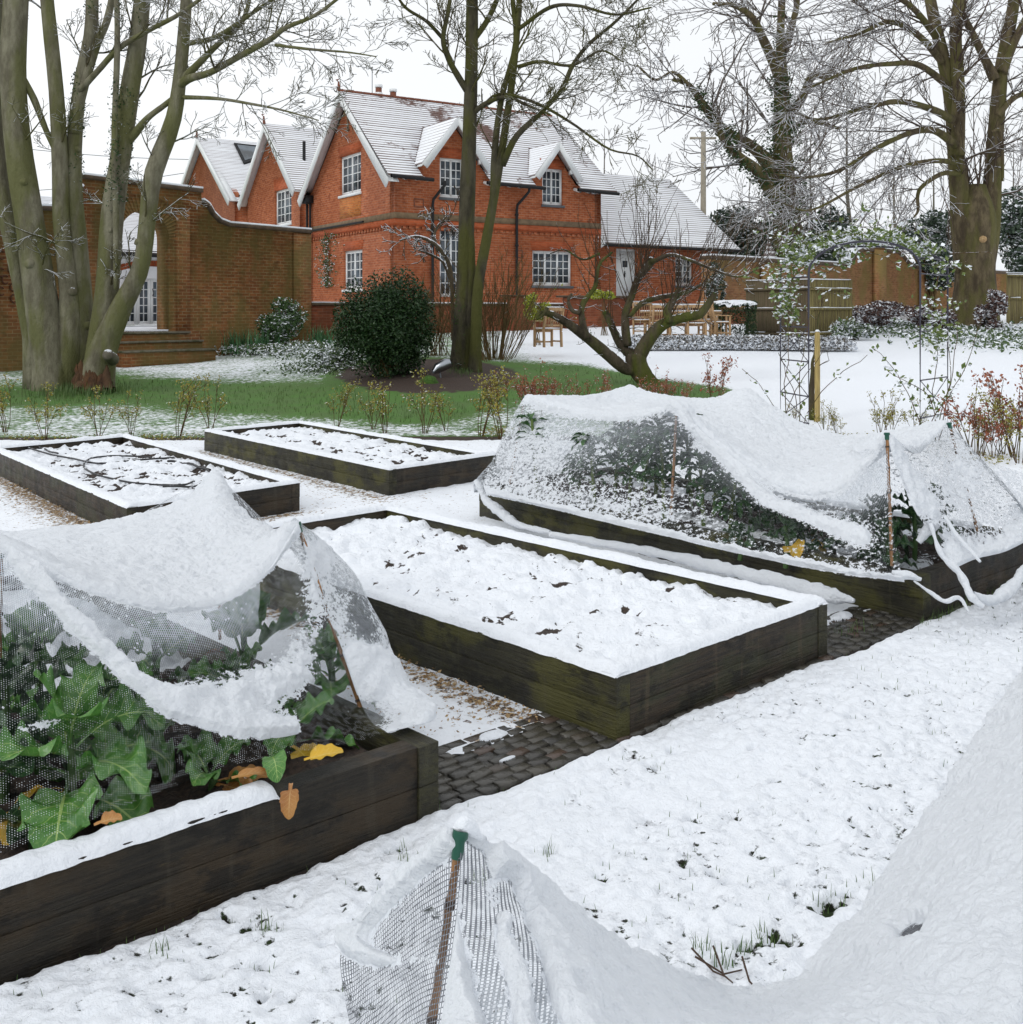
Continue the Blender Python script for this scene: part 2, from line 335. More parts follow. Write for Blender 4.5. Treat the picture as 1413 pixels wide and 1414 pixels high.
def mk_net(name, cell, th, col, knot=.0, amp=1.35):
    m, t, b = nmat(name); n = N(t); uv = n.uv(); s = n.sep(uv); v = n.pos()
    fu = n.math('ABSOLUTE', n.math('SUBTRACT', n.math('FRACT', n.math('DIVIDE', s[0], cell)), .5))
    fv = n.math('ABSOLUTE', n.math('SUBTRACT', n.math('FRACT', n.math('DIVIDE', s[1], cell)), .5))
    frost = n.attr('frost'); wob = n.math('MULTIPLY', n.noise(v, 40, 2), n.math('MULTIPLY_ADD', frost, .42, th))
    tu = n.math('LESS_THAN', n.math('SUBTRACT', .5, fu), n.math('MULTIPLY', wob, 1.5)); tv = n.math('LESS_THAN', n.math('SUBTRACT', .5, fv), n.math('MULTIPLY', wob, .9))
    thread = n.math('MAXIMUM', tu, tv)
    # frozen drops caught in the cells
    cu = n.math('FLOOR', n.math('DIVIDE', s[0], cell)); cv = n.math('FLOOR', n.math('DIVIDE', s[1], cell))
    wn = n.n('ShaderNodeTexWhiteNoise', noise_dimensions='2D'); n.l(n.comb(cu, cv), wn.inputs['Vector'])
    rr = n.math('SQRT', n.math('ADD', n.math('POWER', fu, 2.0), n.math('POWER', fv, 2.0)))
    full = n.math('MULTIPLY', n.math('LESS_THAN', wn.outputs[0], n.math('MULTIPLY', frost, .02)), n.math('LESS_THAN', n.math('ADD', rr, n.math('MULTIPLY', n.noise(v, 300, 2), .5)), .72))
    ku = n.math('SUBTRACT', .5, fu); kv = n.math('SUBTRACT', .5, fv); kr = n.math('SQRT', n.math('ADD', n.math('POWER', ku, 2.0), n.math('POWER', kv, 2.0)))
    full = n.math('MAXIMUM', full, n.math('MULTIPLY', n.math('LESS_THAN', n.noise(v, 45, 2), .53), n.math('LESS_THAN', kr, n.math('MULTIPLY', n.noise(v, 90, 2), knot * 2.3))))
    sn = n.math('ADD', n.attr('snow'), n.math('MULTIPLY', n.math('SUBTRACT', n.noise(n.scale(v, (1, 1, 1.8)), 34, 5, .7), .5), amp))
    sn = n.math('ADD', sn, n.math('MULTIPLY', n.math('SUBTRACT', n.noise(v, 6, 3), .5), .35))
    sn = n.math('ADD', sn, n.math('MULTIPLY', n.math('SUBTRACT', n.noise(v, 120, 3), .5), .55))
    smask = n.ramp(sn, .47, .55)
    alpha = n.math('MAXIMUM', n.math('MAXIMUM', thread, full), smask)
    white = n.math('MAXIMUM', full, smask)
    n.l(n.mix(white, n.mix(n.math('MULTIPLY', frost, 2.2, clamp=True), col, (.58, .62, .67)), SNOW), b.inputs['Base Color'])
    b.inputs['Roughness'].default_value = .8; b.inputs['Specular IOR Level'].default_value = .2
    n.bump(n.math('ADD', n.noise(v, 45, 5), n.math('MULTIPLY', n.noise(v, 130, 3), .4)), .9, .02, b); M[name] = m
    out = t.nodes['Material Output']; tl = n.n('ShaderNodeBsdfTranslucent'); tl.inputs[0].default_value = (.80, .85, .90, 1); tp = n.n('ShaderNodeBsdfTransparent')
    m1 = n.n('ShaderNodeMixShader'); n.l(n.math('MULTIPLY', white, .22), m1.inputs[0]); n.l(b.outputs[0], m1.inputs[1]); n.l(tl.outputs[0], m1.inputs[2])
    m2 = n.n('ShaderNodeMixShader'); n.l(alpha, m2.inputs[0]); n.l(tp.outputs[0], m2.inputs[1]); n.l(m1.outputs[0], m2.inputs[2]); n.l(m2.outputs[0], out.inputs['Surface'])
mk_net('net_frosted', .0066, .022, (.07, .08, .085), .13)
mk_net('net_fine', .0085, .015, (.08, .09, .09), .08, amp=1.8)
mk_net('net_black', .0072, .19, (.03, .03, .045), .08)

# ------------------------------------------------------------------ mesh builders
def tag(o, label=None, cat=None, group=None, kind=None):
    if label: o['label'] = label
    if cat: o['category'] = cat
    if group: o['group'] = group
    if kind: o['kind'] = kind
    return o
def empty(name, loc=(0, 0, 0), rz=0, label=None, cat=None, group=None):
    o = bpy.data.objects.new(name, None); C.objects.link(o); o.location = loc; o.rotation_euler = (0, 0, rz)
    return tag(o, label, cat, group)
def mkmesh(name, V, Fq, mat, parent=None, smooth=False, uv=None, attrs=None, loc=None, rz=None):
    """V: (n,3) array; Fq: (m,k) int array or list of index lists"""
    me = bpy.data.meshes.new(name); V = np.asarray(V, np.float32)
    if isinstance(Fq, np.ndarray) and Fq.ndim == 2:
        m, k = Fq.shape; idx = Fq.ravel().astype(np.int32)
        st = (np.arange(m) * k).astype(np.int32)
    else:
        ln = np.array([len(f) for f in Fq], np.int32); m = len(Fq)
        idx = np.array([i for f in Fq for i in f], np.int32)
        st = np.concatenate([[0], np.cumsum(ln)[:-1]]).astype(np.int32) if m else np.zeros(0, np.int32)
    me.vertices.add(len(V)); me.vertices.foreach_set('co', V.ravel())
    me.loops.add(len(idx)); me.loops.foreach_set('vertex_index', idx)
    me.polygons.add(m); me.polygons.foreach_set('loop_start', st)
    if uv is not None:
        l = me.uv_layers.new(name='UVMap'); l.data.foreach_set('uv', np.asarray(uv, np.float32)[idx].ravel())
    me.update(calc_edges=True)
    if smooth: me.polygons.foreach_set('use_smooth', np.ones(m, bool))
    for a, d in (attrs or {}).items():
        x = me.attributes.new(a, 'FLOAT', 'POINT'); x.data.foreach_set('value', np.asarray(d, np.float32).ravel())
    me.validate(); 
    me.materials.append(M[mat] if isinstance(mat, str) else mat)
    o = bpy.data.objects.new(name, me); C.objects.link(o)
    if parent: o.parent = parent
    if loc is not None: o.location = loc
    if rz is not None: o.rotation_euler = (0, 0, rz)
    return o
class MB:
    def __init__(s): s.v = []; s.f = []
    def add(s, vs, fs):
        b = len(s.v); s.v += [tuple(map(float, v)) for v in vs]; s.f += [[i + b for i in f] for f in fs]; return s
    def box(s, x0, x1, y0, y1, z0, z1):
        v = [(x0, y0, z0), (x1, y0, z0), (x1, y1, z0), (x0, y1, z0), (x0, y0, z1), (x1, y0, z1), (x1, y1, z1), (x0, y1, z1)]
        return s.add(v, [[3, 2, 1, 0], [4, 5, 6, 7], [0, 1, 5, 4], [1, 2, 6, 5], [2, 3, 7, 6], [3, 0, 4, 7]])
    def bar(s, a, b, w, h, up=(0, 0, 1)):
        a = np.array(a, float); b = np.array(b, float); t = b - a; t /= np.linalg.norm(t)
        u = np.array(up, float)
        if abs(t @ u) > .97: u = np.array((1, 0, 0.))
        r = np.cross(t, u); r /= np.linalg.norm(r); q = np.cross(r, t)
        vs = [p + r * w / 2 * i + q * h / 2 * j for p in (a, b) for i, j in ((-1, -1), (1, -1), (1, 1), (-1, 1))]
        return s.add(vs, [[3, 2, 1, 0], [4, 5, 6, 7], [0, 1, 5, 4], [1, 2, 6, 5], [2, 3, 7, 6], [3, 0, 4, 7]])
    def prism(s, poly, z0, z1):
        n = len(poly)
        vs = [(x, y, z0) for x, y in poly] + [(x, y, z1) for x, y in poly]
        return s.add(vs, [list(range(n))[::-1], list(range(n, 2 * n))] + [[i, (i + 1) % n, n + (i + 1) % n, n + i] for i in range(n)])
    def cyl(s, c, r, z0, z1, n=12, r1=None):
        r1 = r if r1 is None else r1
        vs = [(c[0] + r * math.cos(2 * math.pi * i / n), c[1] + r * math.sin(2 * math.pi * i / n), z0) for i in range(n)]
        vs += [(c[0] + r1 * math.cos(2 * math.pi * i / n), c[1] + r1 * math.sin(2 * math.pi * i / n), z1) for i in range(n)]
        return s.add(vs, [list(range(n))[::-1], list(range(n, 2 * n))] + [[i, (i + 1) % n, n + (i + 1) % n, n + i] for i in range(n)])
    def tube(s, pts, rr, n=8):
        V_, F_ = tubes_mesh([(np.array(pts, float), np.broadcast_to(np.array(rr, float), (len(pts),)), n)])
        return s.add(V_, F_.tolist())
    def panel(s, outer, holes, map3, t):
        """flat plate with holes: outer/holes in 2D; map3(a, z, out) -> 3D; t thickness going inward"""
        loops = [outer] + holes
        tri = tessellate_polygon([[Vector((a, b, 0)) for a, b in l] for l in loops])
        flat = [p for l in loops for p in l]; n = len(flat); vs = [map3(a, z, 0) for a, z in flat] + [map3(a, z, -t) for a, z in flat]
        fs = [list(x) for x in tri] + [[i + n for i in x][::-1] for x in tri]
        b = 0
        for l in loops:
            k = len(l)
            fs += [[b + i, b + (i + 1) % k, n + b + (i + 1) % k, n + b + i] for i in range(k)]; b += k
        return s.add(vs, fs)
    def build(s, name, mat, parent=None, smooth=False, bevel=0, **k):
        o = mkmesh(name, np.array(s.v), s.f, mat, parent, smooth, **k)
        if bevel:
            m = o.modifiers.new('bevel', 'BEVEL'); m.width = bevel; m.segments = 2; m.limit_method = 'ANGLE'
        return o
def tubes_mesh(lst):
    groups = {}
    for p, r, n in lst: groups.setdefault((len(p), n), []).append((p, r))
    VV, FF, base = [], [], 0
    for (k, n), g in groups.items():
        Pp = np.array([a[0] for a in g], float); R = np.array([a[1] for a in g], float)      # G,k,3
        T = np.gradient(Pp, axis=1) if k > 2 else np.repeat((Pp[:, 1:] - Pp[:, :1]), 2, axis=1)
        T /= np.linalg.norm(T, axis=2, keepdims=True) + 1e-9
        ref = np.where(np.abs(T.mean(axis=1, keepdims=True)[..., 2:3]) > .8, np.array([1., 0, 0]), np.array([0, 0, 1.]))
        A = np.cross(T, ref); A /= np.linalg.norm(A, axis=2, keepdims=True) + 1e-9
        B = np.cross(T, A)
        th = np.arange(n) * 2 * math.pi / n
        ring = A[:, :, None] * np.cos(th)[:, None] + B[:, :, None] * np.sin(th)[:, None]
        V = Pp[:, :, None] + ring * R[:, :, None, None]                                   # G,k,n,3
        G = len(g); idx = np.arange(G * k * n).reshape(G, k, n) + base
        a = idx[:, :-1]; b = idx[:, 1:]
        q = np.stack([a, np.roll(a, -1, 2), np.roll(b, -1, 2), b], -1).reshape(-1, 4)
        VV.append(V.reshape(-1, 3)); FF.append(q); base += G * k * n
    return np.concatenate(VV), np.concatenate(FF)
def catmull(A, m):
    """resample first axis of control array A (n,...) to m samples"""
    A = np.asarray(A, float); n = len(A)
    t = np.linspace(0, n - 1, m); i = np.clip(np.floor(t).astype(int), 0, n - 2); f = (t - i).reshape((-1,) + (1,) * (A.ndim - 1))
    Q = np.concatenate([[2 * A[0] - A[1]], A, [2 * A[-1] - A[-2]]])
    p0, p1, p2, p3 = Q[i], Q[i + 1], Q[i + 2], Q[i + 3]
    return .5 * (2 * p1 + (p2 - p0) * f + (2 * p0 - 5 * p1 + 4 * p2 - p3) * f * f + (3 * p1 - p0 - 3 * p2 + p3) * f ** 3)
def gridfaces(n, m, base=0):
    i = np.arange(n * m).reshape(n, m) + base
    return np.stack([i[:-1, :-1], i[:-1, 1:], i[1:, 1:], i[1:, :-1]], -1).reshape(-1, 4)
def leafcloud(Cn, size, aspect=.5, up=0.0, dirs=None, fold=.15, jit=.35):
    """pointed folded leaves (2 quads each) around centres"""
    k = len(Cn); L = size * (1 + jit * (rng.random(k) * 2 - 1))
    if dirs is None:
        D = rng.normal(size=(k, 3)); D[:, 2] = D[:, 2] * .8 + up
    else: D = np.array(dirs, float)
    D /= np.linalg.norm(D, axis=1, keepdims=True) + 1e-9
    R = rng.normal(size=(k, 3)); S = np.cross(D, R); S /= np.linalg.norm(S, axis=1, keepdims=True) + 1e-9
    Nn = np.cross(D, S)
    b = Cn - D * L[:, None] * .5; tip = Cn + D * L[:, None] * .5
    m1 = Cn + Nn * (L * fold)[:, None]
    l = Cn - S * (L * aspect / 2)[:, None]; r = Cn + S * (L * aspect / 2)[:, None]
    V = np.stack([b, r, tip, l, m1], 1).reshape(-1, 3)
    o = (np.arange(k) * 5)[:, None]
    return V, np.concatenate([o + [0, 1, 4], o + [1, 2, 4], o + [2, 3, 4], o + [3, 0, 4]])
# ================================================================== GROUND
def ground_cover(px, py, x, y):
    cover = np.full(px.shape, .50)
    cover = np.where(px > 880, .97, cover)
    t = np.clip((px - 660) / 120, 0, 1) * np.clip((522 - py) / 10, 0, 1); cover = cover * (1 - t) + .92 * t
    t = np.clip((px - 960) / 110, 0, 1); cover = cover * (1 - t) + 1.0 * t
    lf = np.exp(-((px - 290) / 150) ** 2 - ((py - 507) / 20) ** 2); cover = cover + .10 * lf
    yc = np.interp(px, [0, 80, 150, 300, 450, 600, 700, 800, 900, 1000, 1060], [548, 545, 537, 548, 554, 560, 528, 524, 543, 548, 562])
    hw = np.interp(px, [0, 150, 300, 450, 600, 700, 1000, 1080], [14, 16, 17, 19, 26, 26, 14, 5])
    g = np.exp(-(np.abs(py - yc) / hw) ** 2.6) * np.clip((1080 - px) / 60, 0, 1) * np.interp(px, [0, 90, 160], [.45, .8, 1])
    cover = cover * (1 - g) + (-.15) * g
    t = np.clip((520 - np.abs(px - 330)) / 200, 0, 1) * np.exp(-((py - 600) / 14) ** 2); cover = cover * (1 - t) + .56 * t
    bare = np.zeros(px.shape)
    e = ((px - 590) / 128) ** 2 + ((py - 522) / 24) ** 2
    k = np.clip(1.45 - e, 0, 1); bare = np.maximum(bare, k); cover = cover * (1 - k) + .02 * k
    k = np.exp(-((y - 14.0) / .22) ** 2) * (x < 1.2); bare = np.maximum(bare, k); cover = cover - .55 * k
    k = np.exp(-((px - 1235) / 85) ** 2 - ((py - 436) / 16) ** 2); bare = np.maximum(bare, 1.3 * k); cover = cover - .55 * k
    k = np.exp(-((px - 890) / 70) ** 2 - ((py - 535) / 14) ** 2); cover = cover - .35 * k
    return cover, bare
ys = np.unique(np.concatenate([np.linspace(-12, 10, 12), np.linspace(10, 16, 60), np.linspace(16, 40, 150), np.geomspace(40, 900, 40)]))
us = np.concatenate([np.linspace(-4, -.62, 14), np.linspace(-.6, .6, 190), np.linspace(.62, 4, 14)])
Y, U = np.meshgrid(ys, us, indexing='ij')
X = U * np.maximum(Y, 14)
Z = gz(X, Y) + .05 * (fbm(X, Y, s=.5) - .5) * np.clip((Y - 15) / 6, 0, 1) - .05 * np.clip((13.6 - Y) / .3, 0, 1) - .02
px_ = CX + F * X / np.maximum(Y, .1); py_ = HY + F * (EH - Z) / np.maximum(Y, .1)
Z += .16 * np.exp(-(((px_ - 590) / 120) ** 2 + ((py_ - 520) / 20) ** 2)) * (Y > 15)      # mounded shrub bed
cov, bare = ground_cover(px_, py_, X, Y)
tag(mkmesh('lawn', np.stack([X, Y, Z], -1).reshape(-1, 3), gridfaces(len(ys), len(us)), 'lawn', smooth=True, attrs={'cover': cov, 'bare': bare}), kind='structure')

E1 = np.array([.7546, .6562]); EN = np.array([.6562, -.7546]); A0 = np.array([-1.436, 2.50])
def ab(x, y): x = x - A0[0]; y = y - A0[1]; return x * E1[0] + y * E1[1], x * EN[0] + y * EN[1]
# gravel path between the beds
gx, gy = np.meshgrid(np.linspace(-9.5, 8.5, 480), np.linspace(2.2, 13.75, 330), indexing='ij')
a_, b_ = ab(gx, gy)
h = fbm(gx, gy, s=6, o=4)
sn = np.full(gx.shape, .67)
def near_seg(x, y, p, q):
    p = np.array(p); q = np.array(q); d = q - p; t = np.clip(((x - p[0]) * d[0] + (y - p[1]) * d[1]) / (d @ d), 0, 1)
    return np.hypot(x - p[0] - t * d[0], y - p[1] - t * d[1])
sn -= .28 * np.exp(-near_seg(gx, gy, (.38, 4.0), (-2.0, 6.6)) / .08)
sn += .12 * np.exp(-near_seg(gx, gy, (-.25, 4.05), (-1.6, 5.7)) / .25)
sn -= .10 * np.exp(-near_seg(gx, gy, (.1, 3.8), (-.4, 4.4)) / .3)
sn -= .30 * np.exp(-near_seg(gx, gy, (-2.9, 7.7), (-5.5, 11.0)) / .20)
sn -= .22 * np.exp(-near_seg(gx, gy, (-1.2, 9.5), (-3.7, 12.6)) / .20)
sn -= .30 * np.exp(-near_seg(gx, gy, (-1.8, 8.8), (-2.85, 7.7)) / .12)
gzz = -.006 + .034 * h * np.clip(sn, 0, 1) + .014 * fbm(gx, gy, s=24, o=2)
keep = b_ < -.30
idx = np.arange(gx.size).reshape(gx.shape); q = gridfaces(*gx.shape)
q = q[keep.ravel()[q].all(1)]
tag(mkmesh('gravel_path', np.stack([gx, gy, gzz], -1).reshape(-1, 3), q, 'gravel', smooth=True, attrs={'snow': sn}), kind='structure')
# loose chips on the path
def chips(n, cen, sx, sy):
    x = rng.normal(cen[0], sx, n); y = rng.normal(cen[1], sy, n); return x, y
cx = []; cy = []
for (n, p, q_, sp) in ((260, (.15, 3.75), (-.9, 5.0), .20), (800, (.36, 3.95), (-1.6, 6.3), .05), (260, (-.1, 3.7), (.3, 4.0), .12), (500, (-2.9, 7.6), (-5.0, 10.4), .10)):
    t = rng.random(n); cx.append(p[0] + (q_[0] - p[0]) * t + rng.normal(0, sp, n)); cy.append(p[1] + (q_[1] - p[1]) * t + rng.normal(0, sp, n))
cx = np.concatenate(cx); cy = np.concatenate(cy); k_ = ab(cx, cy)[1] < -.36
cx = cx[k_]; cy = cy[k_]
cz = .022 + .010 * rng.random(len(cx))
D = rng.normal(size=(len(cx), 3)); D[:, 2] *= .25
V, Fq = leafcloud(np.stack([cx, cy, cz], 1), .016, .6, dirs=D, fold=.2, jit=.6)
tag(mkmesh('wood_chips', V, Fq, 'wood_chip'), 'golden bark chips showing through the snow on the path', 'wood chips', kind='stuff')
# setts
def mk_sett():
    m, t, b = nmat('sett'); n = N(t); v = n.pos(); r = n.attr('tone')
    c = n.mix(r, (.05, .047, .048), (.095, .085, .070)); c = n.mix(n.math('MULTIPLY', n.ramp(r, .86, .9), .5), c, (.11, .05, .04))
    c = n.mix(n.math('MULTIPLY', n.noise(v, 30, 5), .5), c, (.03, .03, .012))
    n.l(c, b.inputs['Base Color']); b.inputs['Roughness'].default_value = .22
    n.bump(n.noise(v, 60, 5), .7, .008, b); M['sett'] = m
mk_sett()
vs, fs, tone = [], [], []
def sett(a, b, la, lb, z):
    c = A0 + E1 * a + EN * b; j = rng.normal(0, .003, 3); base = len(vs)
    t0 = rng.random(); tilt = rng.normal(0, .022, 2)
    for (i, jx, zz) in ((1, 1, -.03), (.99, .985, -.004), (.92, .89, 0)):
        for (sx, sy) in ((-1, -1), (1, -1), (1, 1), (-1, 1)):
            p = c + E1 * (la / 2 * sx * i) + EN * (lb / 2 * sy * jx)
            vs.append((p[0] + j[0], p[1] + j[1], z + zz + la * sx * tilt[0] + lb * sy * tilt[1])); tone.append(t0)
    for l in range(2):
        for k in range(4): fs.append([base + l * 4 + k, base + l * 4 + (k + 1) % 4, base + l * 4 + 4 + (k + 1) % 4, base + l * 4 + 4 + k])
    fs.append([base + 8, base + 9, base + 10, base + 11])
for r in range(8):
    b = .0 - r * .052 - .026
    a = -1.2 + (r % 2) * .05
    while a < 6.5:
        la = .088 + rng.normal(0, .008)
        sett(a + la / 2, b, la - .005, .0475, .018 + rng.normal(0, .0015)); a += la
so_ = mkmesh('brick_paving', np.array(vs), fs, 'sett', attrs={'tone': tone}); tag(so_, kind='structure')
mb = MB(); 
c = [A0 + E1 * a + EN * b for a, b in ((-1.4, .05), (7.5, .05), (7.5, -.42), (-1.4, -.42))]
mb.prism([tuple(p) for p in c], -.05, .002); tag(mb.build('paving_bed', 'soil'), kind='structure')
# little snow drifts on the setts and against timber
def drift(name, pts, label):
    V_, F_, S_ = [], [], []; base = 0
    for (x, y, rx, ry, hh, ang) in pts:
        n = 26; u, v = np.meshgrid(np.linspace(-1, 1, n), np.linspace(-1, 1, n), indexing='ij')
        X_ = x + rx * u * math.cos(ang) - ry * v * math.sin(ang); Y_ = y + rx * u * math.sin(ang) + ry * v * math.cos(ang)
        rr = np.hypot(u, v) + .5 * (fbm(X_, Y_, s=14) - .5)
        Z_ = .018 + hh * np.sqrt(np.clip(1 - rr * 1.15, 0, 1)) * (.75 + .5 * fbm(X_, Y_, s=30)) - .012 * (rr > .87)
        V_.append(np.stack([X_, Y_, Z_], -1).reshape(-1, 3)); q = gridfaces(n, n); kk = (rr < .92).ravel(); q = q[kk[q].all(1)]
        F_.append(q + base); base += n * n
    return tag(mkmesh(name, np.concatenate(V_), np.concatenate(F_), 'snow', smooth=True), label, 'snow', kind='stuff')
def AB(a, b): p = A0 + E1 * a + EN * b; return p[0], p[1]
dr = []
for (a, b, rx, ry, hh) in ((1.74, -.34, .07, .05, .012), (2.12, -.36, .08, .05, .014), (1.62, -.22, .014, .07, .008), (2.02, -.16, .05, .015, .007),
                           (4.15, -.40, .22, .10, .03), (4.35, -.36, .16, .07, .03), (4.6, -.34, .10, .05, .03)):
    dr.append((*AB(a, b), rx, ry, hh, math.atan2(E1[1], E1[0])))
drift('snow_drift', dr, 'small snow drifts lying on the dark setts')

# foreground lawn under thick snow
na, nb = 760, 330
aa = np.linspace(-2.2, 8.2, na); bb = np.concatenate([np.linspace(.0, 1.9, 250), np.linspace(1.92, 5.2, nb - 250)])
A_, B_ = np.meshgrid(aa, bb, indexing='ij')
Xf = A0[0] + E1[0] * A_ + EN[0] * B_; Yf = A0[1] + E1[1] * A_ + EN[1] * B_
edge = .008 + .05 * (fbm(A_, A_ * 0, s=5, o=4) - .35) + .02 * (fbm(A_, B_ * 0, s=22, o=3) - .5)
e = np.clip((B_ - edge) / .05, 0, 1)
lump = fbm(Xf, Yf, s=13, o=4); big = fbm(Xf, Yf, s=1.7, o=3)
Zf = -.012 + (.048 + .05 * (big - .5)) * np.sqrt(e * (2 - e)) + e * (.030 * (lump - .5) + .026 * (fbm(Xf, Yf, s=38, o=3) - .5))
hole = np.zeros(Xf.shape)
hp = [(GP(*p)[:2]) for p in ((1178, 1000), (1093, 985), (1208, 1060), (1278, 1054), (1072, 1093), (1017, 1142), (1052, 1136), (960, 1143), (1168, 1145), (1115, 1087), (985, 1218), (1010, 1232), (1035, 1240),
      (1150, 1262), (1172, 1250), (1140, 1270), (1078, 1310), (1060, 1318), (1030, 1320), (1290, 1020), (1235, 955), (1262, 935), (858, 1076), (1170, 960), (905, 1070), (945, 1205), (250, 1340), (365, 1395), (360, 1345), (320, 1275),
      (350, 1290), (290, 1365), (555, 1180), (540, 1186), (530, 1230), (640, 1230), (1210, 1245), (1090, 1235), (1108, 1262), (1340, 1075), (1010, 1010), (930, 1050), (890, 1150), (1040, 1050), (1140, 1100), (760, 1190), (830, 1230))]
for i, (hx, hy) in enumerate(hp):
    rr = .016 + .014 * rng.random() + (.014 if 13 <= i <= 18 else 0)
    ang = rng.random() * 3; dx = Xf - hx; dy = Yf - hy
    uu = dx * math.cos(ang) + dy * math.sin(ang); vv = -dx * math.sin(ang) + dy * math.cos(ang)
    hole = np.maximum(hole, np.exp(-((uu / rr) ** 2 + (vv / (rr * .6)) ** 2)))
pit = np.clip((fbm(Xf + 31, Yf, s=30, o=3, g=.6) - .60) / .08, 0, 1) * np.clip((fbm(Xf, Yf + 9, s=2.5, o=2) - .30) / .2, 0, 1)
snf = .93 - .80 * hole - .44 * pit * (e > .9) - .35 * (1 - e) * (A_ < 9)
Zf -= .035 * np.clip(hole * 1.5, 0, 1) + .010 * pit
q = gridfaces(na, nb); kk = (e > 0).ravel(); q = q[kk[q].any(1)]
tag(mkmesh('snowy_lawn', np.stack([Xf, Yf, Zf], -1).reshape(-1, 3), q, 'lawn_snow', smooth=True, attrs={'snow': snf}), kind='structure')
# grass tips pushing through
simple('grass_blade', (.05, .11, .02), .6, col2=(.09, .14, .035), nscale=3)
def blades(pts, hgt, name, label, mat='grass_blade', wid=.0022, lean=.5):
    pts = np.array(pts); k = len(pts); H = hgt * (.5 + rng.random(k)); an = rng.random(k) * 6.28
    ln = lean * rng.random(k) * H; d = np.stack([np.cos(an), np.sin(an), an * 0], 1); s = np.stack([-np.sin(an), np.cos(an), an * 0], 1) * wid
    up = np.array([0, 0, 1.])
    V = np.stack([pts - s, pts + s, pts + d * ln[:, None] * .4 + up * (H * .6)[:, None] - s * .7, pts + d * ln[:, None] * .4 + up * (H * .6)[:, None] + s * .7, pts + d * ln[:, None] + up * H[:, None]], 1).reshape(-1, 3)
    o = (np.arange(k) * 5)[:, None]
    F_ = [list(x) for x in (o + [0, 1, 3, 2])] + [list(x) for x in (o + [2, 3, 4])]
    return tag(mkmesh(name, V, F_, mat), label, 'grass', kind='stuff')
bp = []
for (hx, hy) in hp:
    for i in range(int(rng.integers(3, 8))): bp.append((hx + rng.normal(0, .022), hy + rng.normal(0, .022), .012))
for i in range(1900):
    a = rng.random() * 8 - 1.2; b = .05 + rng.random() ** 1.3 * 3; x, y = AB(a, b)
    if vn(np.array(x * 2.5), np.array(y * 2.5)) > .45: bp.append((x, y, .030))
for i in range(420):
    a = rng.random() * 8 - 1.8; x, y = AB(a, .03 + rng.random() * .05); bp.append((x, y, .0))
blades(bp, .022, 'grass_tips', 'thin green grass tips poking through the foreground snow', wid=.0012)

